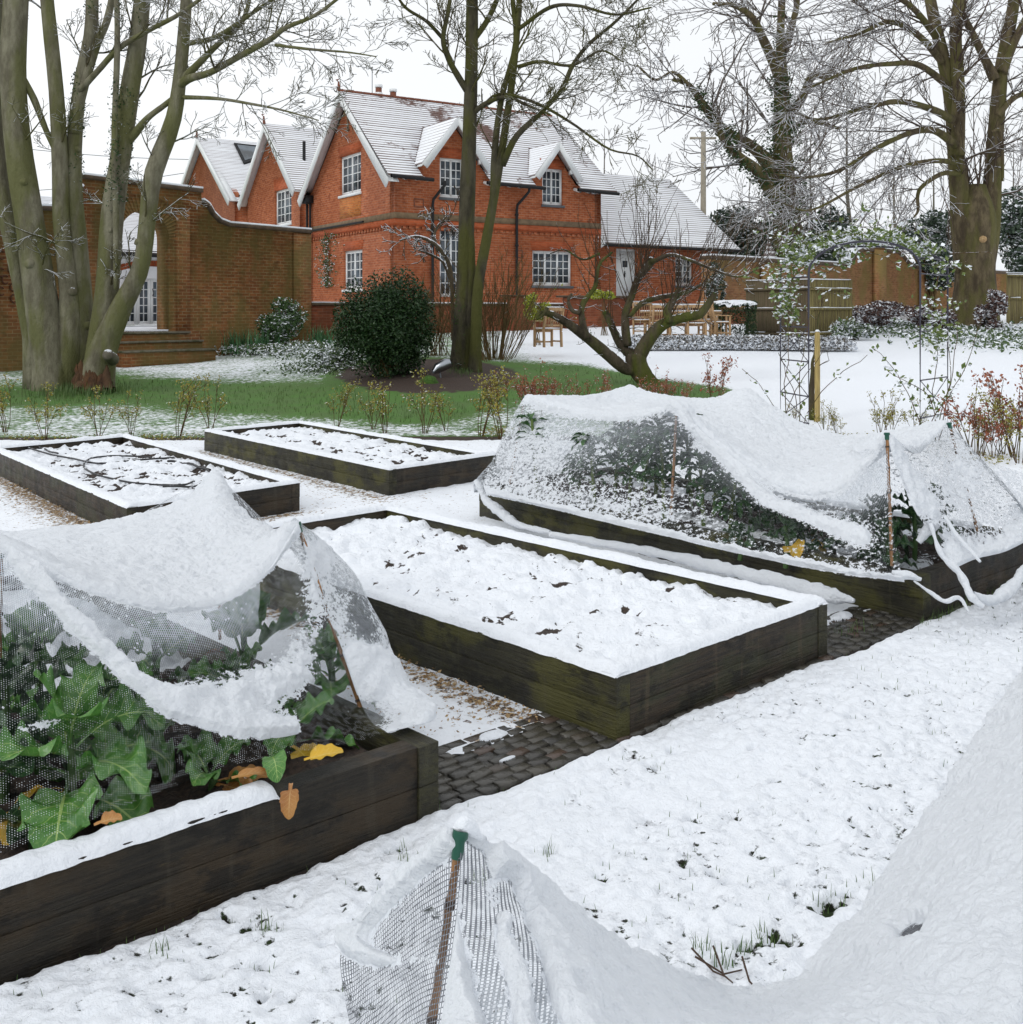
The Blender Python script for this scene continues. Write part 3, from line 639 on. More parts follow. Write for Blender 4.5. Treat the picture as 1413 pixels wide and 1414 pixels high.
# ================================================================== RAISED BEDS
def W(px, py, z=.275): d = F * (EH - z) / (py - HY); return np.array([(px - CX) / F * d, d])
def bed(Nn, R, L, H, label, near='sleeper_dark', side='sleeper_green', cap=(1, 1, 1, 1), soilz=-.065, th=.085, snowf=None, rough=.040, res=.02, gap=None):
    Nn, R, L = map(np.array, (Nn, R, L)); Fr = R + L - Nn
    root = empty('raised_bed', (*Nn, 0), 0, label, 'raised bed', 'timber raised vegetable beds')
    def board(p, q, mat, nm='sleeper'):
        d = q - p; Ln = np.linalg.norm(d); ang = math.atan2(d[1], d[0]); mb = MB(); hh = H / 2
        # inner side is to the left of p->q; two courses
        o = rng.normal(0, .0015)
        mb.box(0, Ln, 0, th, -.04, hh - .0006); mb.box(0, Ln, o, th + o, hh + .0006, H)
        ob = mb.build(nm, mat, root, bevel=.0025)
        ob.location = (p[0] - Nn[0], p[1] - Nn[1], 0); ob.rotation_euler = (0, 0, ang); return ob
    u = (L - Nn) / np.linalg.norm(L - Nn); v = (R - Nn) / np.linalg.norm(R - Nn)
    board(R, Fr, side); board(L, Nn, side)                        # long sides run through
    board(Nn + v * th + u * .002, R - v * th + u * .002, near); board(Fr - v * th - u * .002, L + v * th - u * .002, near)
    # soil
    I = [Nn + u * th + v * th, R + u * th - v * th, Fr - u * th - v * th, L - u * th + v * th]
    n1 = int(np.linalg.norm(I[3] - I[0]) / res); n2 = int(np.linalg.norm(I[1] - I[0]) / res)
    S_, T_ = np.meshgrid(np.linspace(0, 1, n1), np.linspace(0, 1, n2), indexing='ij')
    Pt = (I[0] * (1 - S_)[..., None] + I[3] * S_[..., None]) * (1 - T_)[..., None] + (I[1] * (1 - S_)[..., None] + I[2] * S_[..., None]) * T_[..., None]
    x, y = Pt[..., 0], Pt[..., 1]
    f1 = fbm(x, y, s=9, o=4, g=.55); z = H + soilz + rough * 2.6 * (f1 - .5) + .030 * (fbm(x, y, s=22, o=3) - .5) + .02 * (fbm(x, y, s=1.5, o=2) - .5) + .012 * (1 - np.abs(2 * fbm(x + 5, y, s=20, o=2) - 1))
    s = .92 + 0 * x
    if snowf is not None: s = snowf(x, y, S_, T_, f1)
    ob = mkmesh('soil', np.stack([x - Nn[0], y - Nn[1], z], -1).reshape(-1, 3), gridfaces(n1, n2), 'bed_soil', root, True, attrs={'snow': s})
    # snow lying on the rim
    V_, F_, base = [], [], 0
    for k, (p, q) in enumerate(((Nn, R), (R, Fr), (L, Fr), (Nn, L))):
        if not cap[k]: continue
        inn = (u, -v, -u, v)[k]; Ln = np.linalg.norm(q - p); d = (q - p) / Ln
        lo, hi = (0, 1) if cap[k] == 1 else cap[k]
        m = max(8, int(Ln * (hi - lo) / .012)); tt = np.linspace(lo * Ln, hi * Ln, m); ww = np.linspace(0, 1, 11)
        TT, WW = np.meshgrid(tt, ww, indexing='ij')
        X_ = p[0] + d[0] * TT + Nn[0] * 0; Y_ = p[1] + d[1] * TT
        ov = .004 + .020 * (fbm(X_ + k * 9, Y_, s=16, o=3) - .5); wid = th + .012 + .014 * (fbm(X_, Y_ + 7, s=14, o=3) - .5)
        off = -ov + WW * (wid + ov)
        X_ = X_ + inn[0] * off; Y_ = Y_ + inn[1] * off
        hgt = .014 + .026 * fbm(X_, Y_, s=6, o=3) + .014 * (fbm(X_, Y_, s=30, o=2) - .5)
        endf = np.clip(np.minimum(TT - lo * Ln, hi * Ln - TT) / .02, 0, 1) ** .5
        pf = (1 - np.abs(2 * WW - 1) ** 3.2)
        if cap[k] != 1 and hi < .62: hgt = hgt * np.clip((fbm(X_, Y_, s=9, o=3) - .33) / .1, .0, 1)
        elif cap[k] != 1: hgt = hgt + .012
        Z_ = H + .0005 + hgt * pf * (.25 + .75 * endf) - .004 * (1 - pf) - .012 * (hgt < .006)
        if cap[k] != 1: Z_ = Z_ - .007 - .01 * (1 - endf)
        V_.append(np.stack([X_ - Nn[0], Y_ - Nn[1], Z_], -1).reshape(-1, 3)); F_.append(gridfaces(m, 11) + base); base += m * 11
    if V_: mkmesh('snow_cap', np.concatenate(V_), np.concatenate(F_), 'snow', root, True)
    return root
def spots(lst, base=.95):
    L_ = [(PG(a, b, .2), r) for a, b, r in lst]
    def f(x, y, S, T, n):
        s = np.full(x.shape, base) - .25 * np.clip((.42 - n) / .1, 0, 1)
        for (p, r) in L_: s -= .95 * np.exp(-((x - p[0]) ** 2 + (y - p[1]) ** 2) / r ** 2) * np.clip(1.9 * fbm(x, y, s=34, o=3) - .3, 0, 1)
        s -= .42 * np.clip((.41 - fbm(x + 3, y, s=20, o=3)) / .1, 0, 1)
        s -= .2 * np.exp(-S / .02) * 0
        return s
    return f
HB = .264
bN, bR = np.array(PG(851, 1028)), np.array(PG(1143, 906)); bF = W(537, 697, .275)
bedB = bed(bN, bR, bN + bF - bR, HB, 'empty snow filled sleeper bed in the centre, between the two netted beds', near='sleeper_brown',
           snowf=spots([(540, 782, .06), (575, 770, .10), (590, 760, .06), (752, 873, .05), (765, 878, .05), (672, 815, .05), (782, 810, .07), (770, 812, .05), (863, 842, .03), (1002, 842, .04), (800, 880, .03), (700, 850, .05), (640, 757, .05), (555, 795, .05), (905, 868, .04), (610, 740, .04), (820, 850, .03), (930, 815, .05)]))
cN = np.array(PG(1275, 862)); cL = np.array(PG(662, 714)); cR = cN + E1 * 1.57
bedC = bed(cN, cR, cL, HB, 'long sleeper bed under the large snowy net, full of leek and sprout plants', cap=(0, (.1, .6), 0, 0),
           snowf=lambda x, y, S, T, n: .42 - .3 * (n < .45) + .15 * np.sin(T * 9))
aN = np.array([-.243, 3.51]); aL = aN + np.array([-.70, .714]) * 3.3
# bed A: the near board faces the lawn, N corner on the right
aW = AB(-.02, 0)
bedA = bed(aW, aN, np.array(aW) + (aL - aN), HB, 'sleeper bed at the lower left with big leafy cabbages under a sagging net', cap=((.0, .63), 0, 0, 1),
           snowf=lambda x, y, S, T, n: .18 - .1 * n + .75 * (S > .45))
dN = W(175, 697); dR = W(414, 662); dL = dN + (W(176, 598) - dR)
bedD = bed(dN, dR, dL, .25, 'sleeper bed at the back left with a black irrigation pipe looped on its snow', rough=.05, res=.024, near='sleeper_dark', side='sleeper_brown',
           snowf=lambda x, y, S, T, n: 1.0 - 1.1 * np.clip((.47 - n) / .08, 0, 1))
eN = W(537, 645); eR = W(686, 624); eL = W(282, 592)
bedE = bed(eN, eR, eL, .25, 'mossy sleeper bed farthest back, beside the rose border', rough=.045, res=.03,
           snowf=lambda x, y, S, T, n: .97 - .95 * np.clip((.46 - n) / .08, 0, 1))
# irrigation pipe
def zbed(x, y): return .25 - .07 + .035
hr = empty('irrigation_pipe', (0, 0, 0), 0, 'thin black irrigation pipe looped over the snow of the back left bed', 'pipe')
def pipe(pts, nm, r=.009):
    p = catmull([(*W(a, b, .22), .222) for a, b in pts], 60); p[:, 2] += .006 * np.sin(np.arange(60) * .25)
    V, Fq = tubes_mesh([(p, np.full(60, r), 8)]); mkmesh(nm, V, Fq, 'hose', hr, True)
pipe([(30, 617), (60, 625), (95, 632), (130, 640), (180, 636), (240, 633)], 'pipe_run')
pipe([(268, 665), (250, 671), (200, 668), (165, 663), (130, 655), (116, 645), (122, 634), (150, 630), (210, 632)], 'pipe_loop')
pipe([(48, 615), (60, 620), (80, 627)], 'pipe_run'); pipe([(232, 637), (262, 641), (290, 650)], 'pipe_run', .012)
pipe([(225, 672), (262, 672), (285, 664), (292, 655), (280, 645)], 'pipe_loop')

# dark worked soil under the close net, bare along its edge
pl = [PG(*p) for p in ((1130, 1420), (1200, 1350), (1270, 1270), (1350, 1160), (1420, 1060), (1500, 970), (1620, 1000), (1800, 1500), (1150, 1600), (1010, 1460))]
from mathutils.geometry import tessellate_polygon as _tp
xs, ys_ = np.meshgrid(np.linspace(.2, 4.2, 200), np.linspace(1.5, 5.2, 180), indexing='ij')
def inpoly(x, y, poly):
    r = np.zeros(x.shape, bool); j = len(poly) - 1
    for i in range(len(poly)):
        xi, yi = poly[i]; xj, yj = poly[j]; c = ((yi > y) != (yj > y)) & (x < (xj - xi) * (y - yi) / (yj - yi + 1e-9) + xi); r ^= c; j = i
    return r
ins = inpoly(xs, ys_, pl); zz = np.where(ins, .045 + .05 * fbm(xs, ys_, s=9), -.05); q = gridfaces(*xs.shape); q = q[ins.ravel()[q].any(1)]
tag(mkmesh('vegetable_plot', np.stack([xs, ys_, zz], -1).reshape(-1, 3), q, 'bed_soil', smooth=True, attrs={'snow': .18 + .3 * fbm(xs, ys_, s=5)}), kind='structure')
# ================================================================== BUILDINGS
class Frame:
    """vertical frame: local X runs along `d` (unit, horizontal), local Y to its left (away)"""
    def __init__(s, origin, d):
        s.o = np.array(origin[:2], float); s.z0 = origin[2] if len(origin) > 2 else 0
        s.d = np.array(d, float) / np.linalg.norm(d); s.n = np.array([-s.d[1], s.d[0]]); s.rz = math.atan2(s.d[1], s.d[0])
    def loc(s): return (s.o[0], s.o[1], 0)
    def side(s, px, py, y=0.0):            # pixel on plane local Y=y -> (X, z)
        k = np.array([(px - CX) / F, 1.0]); t = (y + s.o @ s.n) / (k @ s.n)
        return float((k * t - s.o) @ s.d), EH - (py - HY) / F * t
    def cross(s, px, py, x=0.0):           # pixel on plane local X=x -> (Y, z)
        k = np.array([(px - CX) / F, 1.0]); t = (x + s.o @ s.d) / (k @ s.d)
        return float((k * t - s.o) @ s.n), EH - (py - HY) / F * t
    def w(s, X, Y): p = s.o + s.d * X + s.n * Y; return float(p[0]), float(p[1])
def sideM(y0): return lambda a, z, out: (a, y0 - out, z)       # faces -Y
def crossM(x0): return lambda a, z, out: (x0 - out, a, z)      # faces -X
def window(parent, Mp, a0, a1, z0, z1, casements=2, cols=2, rows=3, sill=True, recess=.09, name='window', dark=True, curtain=False, bars=True):
    """white frame with glazing bars set back in its opening; a runs along the wall"""
    def bx(mb, A0_, A1_, Z0, Z1, o0, o1):
        vs = [Mp(a, z, o) for o in (o0, o1) for a, z in ((A0_, Z0), (A1_, Z0), (A1_, Z1), (A0_, Z1))]
        mb.add(vs, [[3, 2, 1, 0], [4, 5, 6, 7], [0, 1, 5, 4], [1, 2, 6, 5], [2, 3, 7, 6], [3, 0, 4, 7]])
    fr = MB(); r = -recess; f = .055
    bx(fr, a0, a0 + f, z0, z1, r - .05, r); bx(fr, a1 - f, a1, z0, z1, r - .05, r)
    bx(fr, a0 + f, a1 - f, z0, z0 + f, r - .05, r); bx(fr, a0 + f, a1 - f, z1 - f, z1, r - .05, r)
    W_ = (a1 - a0 - 2 * f) / casements
    for c in range(casements):
        p = a0 + f + c * W_
        if c: bx(fr, p - .03, p + .03, z0 + f, z1 - f, r - .05, r + .012)
        g = .05; l, rr = p + g * .7, p + W_ - g * .7; bz, tz = z0 + f + .002, z1 - f - .002
        bx(fr, p + .001, l, bz, tz, r - .045, r - .004); bx(fr, rr, p + W_ - .001, bz, tz, r - .045, r - .004)
        bx(fr, l, rr, bz, bz + .06, r - .045, r - .004); bx(fr, l, rr, tz - .05, tz, r - .045, r - .004)
        for i in range(1, cols):
            x = l + (rr - l) * i / cols; bx(fr, x - .014, x + .014, bz + .06, tz - .05, r - .04, r - .008)
        for j in range(1, rows):
            z = bz + .06 + (tz - bz - .11) * j / rows
            for i in range(cols):
                xa = l + (rr - l) * i / cols + (.014 if i else 0); xb = l + (rr - l) * (i + 1) / cols - (.014 if i < cols - 1 else 0)
                bx(fr, xa, xb, z - .014, z + .014, r - .04, r - .010)
    fo = fr.build(name, 'white_paint', parent)
    gl = MB(); bx(gl, a0 + .02, a1 - .02, z0 + .02, z1 - .02, r - .034, r - .030); gl.build('pane', 'sky_tint_glass', fo)
    if curtain:
        cu = MB()
        for s_, e_ in ((a0 + .05, a0 + .28), (a1 - .28, a1 - .05)): bx(cu, s_, e_, z0 + .05, z1 - .05, r - .10, r - .06)
        cu.build('curtain', 'render_white', fo)
    if sill:
        si = MB(); bx(si, a0 - .04, a1 + .04, z0 - .09, z0 - .002, r, .06); si.build('sill', 'white_paint' if sill == 'w' else 'lead', fo)
    return fo
def roof_slope(parent, X0, X1, ya, za, yb, zb, skip=(), mat='roof_tile', flip=1, name='roof', x_of=None, seg=.15, hip=None, rid=True):
    """courses of overlapping tiles from eave (ya,za) to ridge (yb,zb); skip: list of (centre, z_peak, slope half width per metre, z_from)"""
    Ls = math.hypot(yb - ya, zb - za); nr = max(3, int(Ls / seg)); mb = MB()
    dy, dz = (yb - ya) / nr, (zb - za) / nr
    ny, nz_ = -(zb - za) / Ls, (yb - ya) / Ls
    if nz_ < 0: ny, nz_ = -ny, -nz_
    for i in range(nr):
        y0, z0 = ya + dy * i, za + dz * i; y1, z1 = y0 + dy * 1.15, z0 + dz * 1.15
        a, b = X0, X1
        if hip: a, b = hip(i / nr)
        iv = [(a, b)]
        for (xc, zp, sl, zf) in skip:
            if z0 < zp:
                hw = (zp - z0) * sl; nv = []
                if z0 < zf: hw = (zp - zf) * sl
                for (p, q) in iv:
                    if xc - hw > p: nv.append((p, min(q, xc - hw)))
                    if xc + hw < q: nv.append((max(p, xc + hw), q))
                    if q < xc - hw or p > xc + hw: pass
                iv = [v for v in nv if v[1] > v[0] + .02]
        j = rng.normal(0, .003)
        for (p, q) in iv:
            m = max(1, int((q - p) / 1.2)); xs = np.linspace(p, q, m + 1); js = rng.normal(0, .004, m + 1)
            for k in range(m):
                vs = []
                for x, jj in ((xs[k], js[k]), (xs[k + 1], js[k + 1])):
                    vs += [(x, y0 + ny * (.0), z0 + nz_ * (.0) - .02), (x, y0 + ny * (.026 + jj), z0 + nz_ * (.026 + jj)), (x, y1 + ny * .006, z1 + nz_ * .006)]
                mb.add(vs, [[0, 1, 4, 3][::flip], [1, 2, 5, 4][::flip]] + ([[0, 2, 1]] if k == 0 else []) + ([[3, 4, 5]] if k == m - 1 else []))
    return mb.build(name, mat, parent)
def bars_along(mb, pts, w, h):
    for a, b in zip(pts[:-1], pts[1:]): mb.bar(a, b, w, h)

FLOOR = 2.18
D0 = 35.0
HF = Frame(((545 - CX) / F * D0, D0), (.8443, .5359))      # house: X along the long side, Y back along the gable end
house = empty('brick_house', HF.loc(), HF.rz, 'large red brick house with steep snowy gables and white windows', 'house')
S = HF.side; G = HF.cross
LX = S(830, 300)[0]                                          # length of the long side
GW = G(431, 330)[0]                                          # width of the gable end
zE = S(545, 236)[1]; zR = G(468, 127, -.35)[1]; YC = GW / 2; zB = FLOOR - .5
print('house', LX, GW, zE, zR)
def rect(l): (a0, a1, z0, z1) = l; return [(a0, z0), (a1, z0), (a1, z1), (a0, z1)]
def wr(px0, py0, px1, py1, f=S, off=0):                      # window rectangle from pixels (left top, right bottom)
    a0, zt = f(px0, py0, off); a1, _ = f(px1, py0, off); _, zb_ = f(px0, py1, off); return (min(a0, a1), max(a0, a1), zb_, zt)
w1 = wr(607.5, 217, 641, 272); w2 = wr(749, 231.5, 777.7, 282); w3 = wr(607.5, 311.6, 641, 410); w4 = wr(735.5, 345.5, 790, 394)
g1 = wr(469.4, 217, 498.5, 271, G); g2 = wr(474.5, 347, 500.5, 400, G)
w1 = (w1[0], w1[1], w1[2], w1[3]);
dorm = []
for (pxp, pyp, wd, fz) in ((638, 163, w1, 222), (773.5, 197, w2, 237)):
    zp = S(pxp, pyp, -.35)[1]; xc = (wd[0] + wd[1]) / 2; zf = S(pxp - 40, fz, -.35)[1]; dorm.append((xc, zp, zf))
print('dormers', dorm, w1, w2)
sl = 1 / 1.05
mb = MB()
# long wall with wall dormers rising through the eaves
out = [(0, zB), (LX, zB), (LX, zE)]
for xc, zp, zf in dorm[::-1]:
    hw = (zp - .14 - zE) * .80; out += [(xc + hw, zE), (xc, zp - .14), (xc - hw, zE)]
out += [(0, zE)]
mb.panel(out, [rect(x) for x in (w1, w2, w3, w4)], sideM(0), .35)
mb.build('wall', 'house_brick', house)
mb = MB(); mb.panel([(.352, zB), (GW, zB), (GW, zE), (YC, zR - .16), (.352, zE + .352 * (zR - zE) / YC - .05), ], [rect(g1), rect(g2)], crossM(0), .35); mb.build('wall', 'house_brick', house)
mb = MB(); mb.panel([(-.0, zB), (GW, zB), (GW, zE), (YC, zR - .16), (0, zE)], [], lambda a, z, o: (LX + o + .001, a, z), .3); mb.build('wall', 'house_brick', house)
mb = MB(); mb.box(0, LX, GW, GW + .3, zB, zE); mb.build('wall', 'house_brick', house)
# corner strip so that the two walls meet in front
mb = MB(); mb.panel([(-.001, zB), (.352, zB), (.352, zE + .2), (-.001, zE)], [], crossM(-.001 + .001), .02); mb.build('wall', 'house_brick', house)
# bands
zs = S(545, 296.8)[1]
for (za, zb_, o, mt) in ((zs - .10, zs + .10, .03, 'string_stone'), (zs - .34, zs - .103, .012, 'lintel_brick')):
    mb = MB(); mb.box(-o, LX, -o, -.001, za, zb_); mb.box(-o, -.001, 0, GW, za, zb_); mb.build('string_course', mt, house)
mb = MB()
x = .05
while x < LX: mb.box(x, x + .12, -.045, -.0, zs - .46, zs - .345); x += .24
y = .05
while y < GW: mb.box(-.045, -.0, y, y + .12, zs - .46, zs - .345); y += .24
mb.box(-.04, LX, -.05, -.0, zs - .347, zs - .341); mb.box(-.05, 0, 0, GW, zs - .348, zs - .342); mb.build('dentil_band', 'house_brick', house)
# lintels, aprons
def lintel(Mp, r, h, mt='lintel_brick', below=0):
    mb = MB()
    def bx(A0_, A1_, Z0, Z1):
        vs = [Mp(a, z, o) for o in (.001, .008) for a, z in ((A0_, Z0), (A1_, Z0), (A1_ + (.1 if Z1 > Z0 and not below else 0), Z1), (A0_ - (.1 if not below else 0), Z1))]
        mb.add(vs, [[3, 2, 1, 0], [4, 5, 6, 7], [0, 1, 5, 4], [1, 2, 6, 5], [2, 3, 7, 6], [3, 0, 4, 7]])
    if below: bx(r[0], r[1], r[2] - .1 - below, r[2] - .1)
    else: bx(r[0] - .02, r[1] + .02, r[3], r[3] + h)
    mb.build('apron' if below else 'lintel', mt, house)
for r in (w1, w2, w3, w4): lintel(sideM(0), r, .34)
for r in (g1, g2): lintel(crossM(0), r, .34)
lintel(crossM(0), g1, 0, 'orange_brick', below=.75)
window(house, sideM(0), *w1, 2, 2, 4); window(house, sideM(0), *w2, 2, 2, 4)
window(house, sideM(0), *w3, 2, 2, 6, sill=False, curtain=True); window(house, sideM(0), *w4, 3, 2, 4, curtain=False)
window(house, crossM(0), *g1, 2, 2, 4, sill='w'); window(house, crossM(0), *g2, 2, 2, 4, sill='w')
# roofs
zo = zE - .30; ov = .40
skip = [(xc, zp, .80, zf) for xc, zp, zf in dorm]
sk2 = [(xc, zp + .02, .80, zf - .1) for xc, zp, zf in dorm]
sl_ = (zR - zE) / YC
roof_slope(house, -.42, LX + .45, -ov, zE - ov * sl_ * .55 + .02, YC, zR, skip=sk2)
roof_slope(house, -.42, LX + .45, GW + ov, zE - ov * sl_ * .55, YC, zR, mat='roof_snowy')
mb = MB()
for i in range(int((LX + .8) / .3)): mb.cyl((0, 0), .1, 0, .01) if 0 else mb.box(-.42 + i * .3, -.42 + i * .3 + .29, YC - .09, YC + .09, zR - .02, zR + .06)
mb.build('ridge_tiles', 'terracotta', house, bevel=.02)
def finial(parent, x, y, z):
    mb = MB(); mb.tube([(x, y, z), (x - .02, y, z + .22), (x - .02, y, z + .34)], [.07, .045, .03], 7); mb.tube([(x - .02, y, z + .30), (x - .10, y, z + .38), (x + .02, y, z + .44)], [.035, .045, .01], 6)
    mb.build('finial', 'terracotta', parent, True)
finial(house, -.42, YC, zR)
# bargeboards
def barge_x(parent, x, yc, zp, hw, drop, w=.30, t=.05):      # on a gable facing -X
    for s in (-1, 1):
        a = np.array([x, yc, zp]); b = np.array([x, yc + s * hw, zp - drop])
        mb = MB(); d = b - a; Ln = np.linalg.norm(d); nn = np.array([0, -s * drop, -hw]) / Ln if 0 else np.cross(d / Ln, (1, 0, 0)); nn = nn if nn[2] < 0 else -nn
        b2 = b + d / Ln * .02
        vs = [p + np.array([o, 0, 0]) for o in (0, -t) for p in (a, b2, b2 + nn * w * 1.15, a + np.array([0, 0, -w * 1.12]))]
        mb.add(vs, [[0, 1, 2, 3], [7, 6, 5, 4], [0, 4, 5, 1], [1, 5, 6, 2], [2, 6, 7, 3], [3, 7, 4, 0]]); mb.build('bargeboard', 'white_paint', parent)
        mb = MB()
        vs = [p + np.array([o, 0, 0]) for o in (.36, -.0) for p in (a - (0, 0, .06), b - (0, 0, .06), b - (0, 0, .09), a - (0, 0, .09))]
        mb.add(vs, [[0, 1, 2, 3], [7, 6, 5, 4], [0, 4, 5, 1], [1, 5, 6, 2], [2, 6, 7, 3], [3, 7, 4, 0]]); mb.build('soffit', 'white_paint', parent)
hwB = YC + .42; barge_x(house, -.40, YC, zR + .0, hwB, hwB * sl_ * .985, .30)
# dormers: two small pitched roofs each
for xc, zp, zf in dorm:
    hw = (zp - zf) * .80 + .12; dp = (zp - zf) * 1.0
    yb_ = min(YC, (zp - zE) / sl_ + .1)
    for s in (-1, 1):
        mb = MB(); nr = 12
        for i in range(nr):
            t0, t1 = i / nr, (i + 1.15) / nr
            x0, z0 = xc + s * hw * (1 - t0), zf - .1 + (zp - zf + .1) * t0; x1, z1 = xc + s * hw * (1 - t1), zf - .1 + (zp - zf + .1) * t1
            yend = max(-.1, (z0 + .05 - zE) / sl_ + .12); yend1 = max(-.1, (min(z1, zp) + .05 - zE) / sl_ + .12)
            mb.add([(x0, -.40, z0 - .02), (x0, -.40, z0 + .035), (x1, -.40, z1 + .005), (x0, yend, z0 - .02), (x0, yend, z0 + .035), (x1, yend1, z1 + .005)], [[0, 1, 4, 3], [1, 2, 5, 4]])
        mb.build('dormer_roof', 'roof_snowy', house)
    a = np.array([xc, -.41, zp + .03])
    for s in (-1, 1):
        b = np.array([xc + s * (hw + .02), -.41, zf - .12]); d = b - a; Ln = np.linalg.norm(d); nn = np.cross(d / Ln, (0, 1, 0)); nn = nn if nn[2] < 0 else -nn
        mb = MB(); vs = [p + np.array([0, o, 0]) for o in (0, -.05) for p in (a, b, b + nn * .24, a + np.array([0, 0, -.30]))]
        mb.add(vs, [[0, 1, 2, 3], [7, 6, 5, 4], [0, 4, 5, 1], [1, 5, 6, 2], [2, 6, 7, 3], [3, 7, 4, 0]])
        vs = [p + np.array([0, o, 0]) for o in (0, .40) for p in (a - (0, 0, .08), b - (0, 0, .06), b - (0, 0, .10), a - (0, 0, .13))]
        mb.add(vs, [[0, 1, 2, 3], [7, 6, 5, 4], [0, 4, 5, 1], [1, 5, 6, 2], [2, 6, 7, 3], [3, 7, 4, 0]])
        mb.bar((xc + s * (hw - .45), -.38, zf + .12), (xc + s * (hw - .3), -.02, zf + .12), .10, .14)
        mb.build('bargeboard', 'white_paint', house)
# gutters, rafter ends
zg = zE - .26
segs = [(-.35, dorm[0][0] - (dorm[0][1] - dorm[0][2]) * .8 + .28), (dorm[0][0] + (dorm[0][1] - dorm[0][2]) * .8 - .1, dorm[1][0] - (dorm[1][1] - dorm[1][2]) * .8 + .28), (dorm[1][0] + (dorm[1][1] - dorm[1][2]) * .8 - .1, LX + .5)]
for a, b in segs:
    mb = MB(); mb.tube([(a, -.46, zg + .04), (b, -.46, zg)], .065, 8); mb.build('gutter', 'black_metal', house, True)
    mb = MB(); x = a + .15
    while x < b - .1: mb.tube([(x, -.40, zg - .01), (x, -.02, zg + .10)], [.055, .06], 8); x += .42
    mb.build('rafter_ends', 'white_paint', house, True)
def downpipe(pts, parent=None, r=.05):
    mb = MB(); mb.tube(pts, r, 8); mb.build('downpipe', 'black_metal', parent or house, True)
for pxp, pxe in ((596, 606), (712, 722)):
    X_ = S(pxp, 330)[0]; Xe = S(pxe, 330)[0]
    downpipe([(Xe, -.44, zg), (Xe, -.42, zg - .15), (Xe - .1, -.35, zg - .3), (X_, -.14, zg - .62), (X_, -.09, zg - .8), (X_, -.09, FLOOR - .2)])
    mb = MB()
    for k in range(4): mb.cyl((X_, -.09), .07, zg - 1.0 - k * 1.1, zg - .93 - k * 1.1, 8)
    mb.build('pipe_collars', 'black_metal', house)
yv = GW - .05
for dx, px2 in ((.0, 0), (.32, 0)):
    downpipe([(-.2, yv + dx, zE - .2), (-.10, yv + dx, zE - .5), (-.10, yv + dx, zB + .3)])
mb = MB(); mb.box(-.32, -.02, yv - .15, yv + .35, zE - .45, zE - .15); mb.build('hopper', 'black_metal', house)
X_, z_ = G(434, 318); X2, z2 = G(504, 306); mb = MB(); mb.tube([(-.07, X_, z_), (-.07, X2, z2)], .035, 6); mb.build('waste_pipe', 'black_metal', house, True)
# small details on the long wall
for a in ((571.5, 273.5, 585.5, 286), (711.5, 345, 722.5, 356)):
    r = wr(*a); mb = MB()
    for b in ((r[0], r[1], r[3] - .04, r[3]), (r[0], r[1], r[2], r[2] + .04), (r[0], r[0] + .04, r[2] + .041, r[3] - .041), (r[1] - .04, r[1], r[2] + .041, r[3] - .041)): mb.box(b[0], b[1], -.01, -.001, b[2], b[3])
    mb.build('vent_outline', 'terracotta', house)
r = wr(808, 263, 814, 269); mb = MB(); mb.box(r[0], r[1], -.45, -.25, r[2], r[3]); mb.build('floodlight', 'copper_lamp', house)
y_, z_ = G(481, 170); mb = MB(); mb.bar((-.02, y_, z_ + .3), (-.02, y_, z_ - .3), .09, .05); mb.bar((-.02, y_ - .12, z_ - .25), (-.02, y_ + .12, z_ - .25), .08, .06); mb.build('tie_anchor', 'string_stone', house)
for pxc, pyt in ((523, 117), (543, 123)):
    X_, z_ = S(pxc, pyt + 22, YC + 1.2); zt = S(pxc, pyt, YC + 1.2)[1]
    mb = MB(); mb.cyl((X_, YC + 1.2), .12, zR - 1.2, zt - .12, 12); po = mb.build('chimney_pot', 'terracotta', house, True)
    mb = MB(); mb.cyl((X_, YC + 1.2), .15, zt - .40, zt - .30, 12); mb.cyl((X_, YC + 1.2), .15, zt - .10, zt, 12); mb.build('pot_band', 'white_paint', po)
mb = MB(); X_, z_ = S(522, 110, YC + 1.2)
mb.tube([(X_ - .1, YC + 1.5, zR - .3), (X_ - .1, YC + 1.5, z_ + .55)], .015, 4)
for k in range(6): mb.tube([(X_ - .6 + k * .2, YC + 1.3, z_ + .5 - k * .02), (X_ - .6 + k * .2, YC + 1.7, z_ + .5 - k * .02)], .01, 4)
mb.tube([(X_ - .7, YC + 1.5, z_ + .5), (X_ + .6, YC + 1.5, z_ + .4)], .012, 4)
mb.build('aerial', 'lead', house)
# climbing shrub on the gable end
def local_cloud(fr, parent, name, mat, pts_fn, n, size, **k):
    c_ = np.array([pts_fn() for _ in range(n)]); V, Fq = leafcloud(c_, size, **k); return mkmesh(name, V, Fq, mat, parent)
cl = empty('wall_climber', HF.loc(), HF.rz, 'thin green climber trained up the gable end beside the downpipe', 'climbing plant')
mb = MB()
for k in range(7):
    pts = []; y, z = G(452 + random.uniform(-3, 3), 398, -.06)
    zt = G(452, random.uniform(316, 350), -.06)[1]
    for t in np.linspace(0, 1, 7): pts.append((-.06 - .02 * random.random(), y + random.uniform(-.35, .35) * t, z + (zt - z) * t))
    mb.tube(catmull(pts, 14), .014, 4)
mb.build('stems', 'brown_stem', cl)
def f_():
    while True:
        px, py = random.gauss(453, 7), random.uniform(322, 396)
        if vn(np.array(px * .12), np.array(py * .09)) > .45 - .3 * math.exp(-((py - 372) / 14) ** 2): break
    y, z = G(px, py, -.1); return (-.06 - .2 * random.random(), y, z)
local_cloud(HF, cl, 'leaves', 'leaf_rhodo', f_, 650, .09)

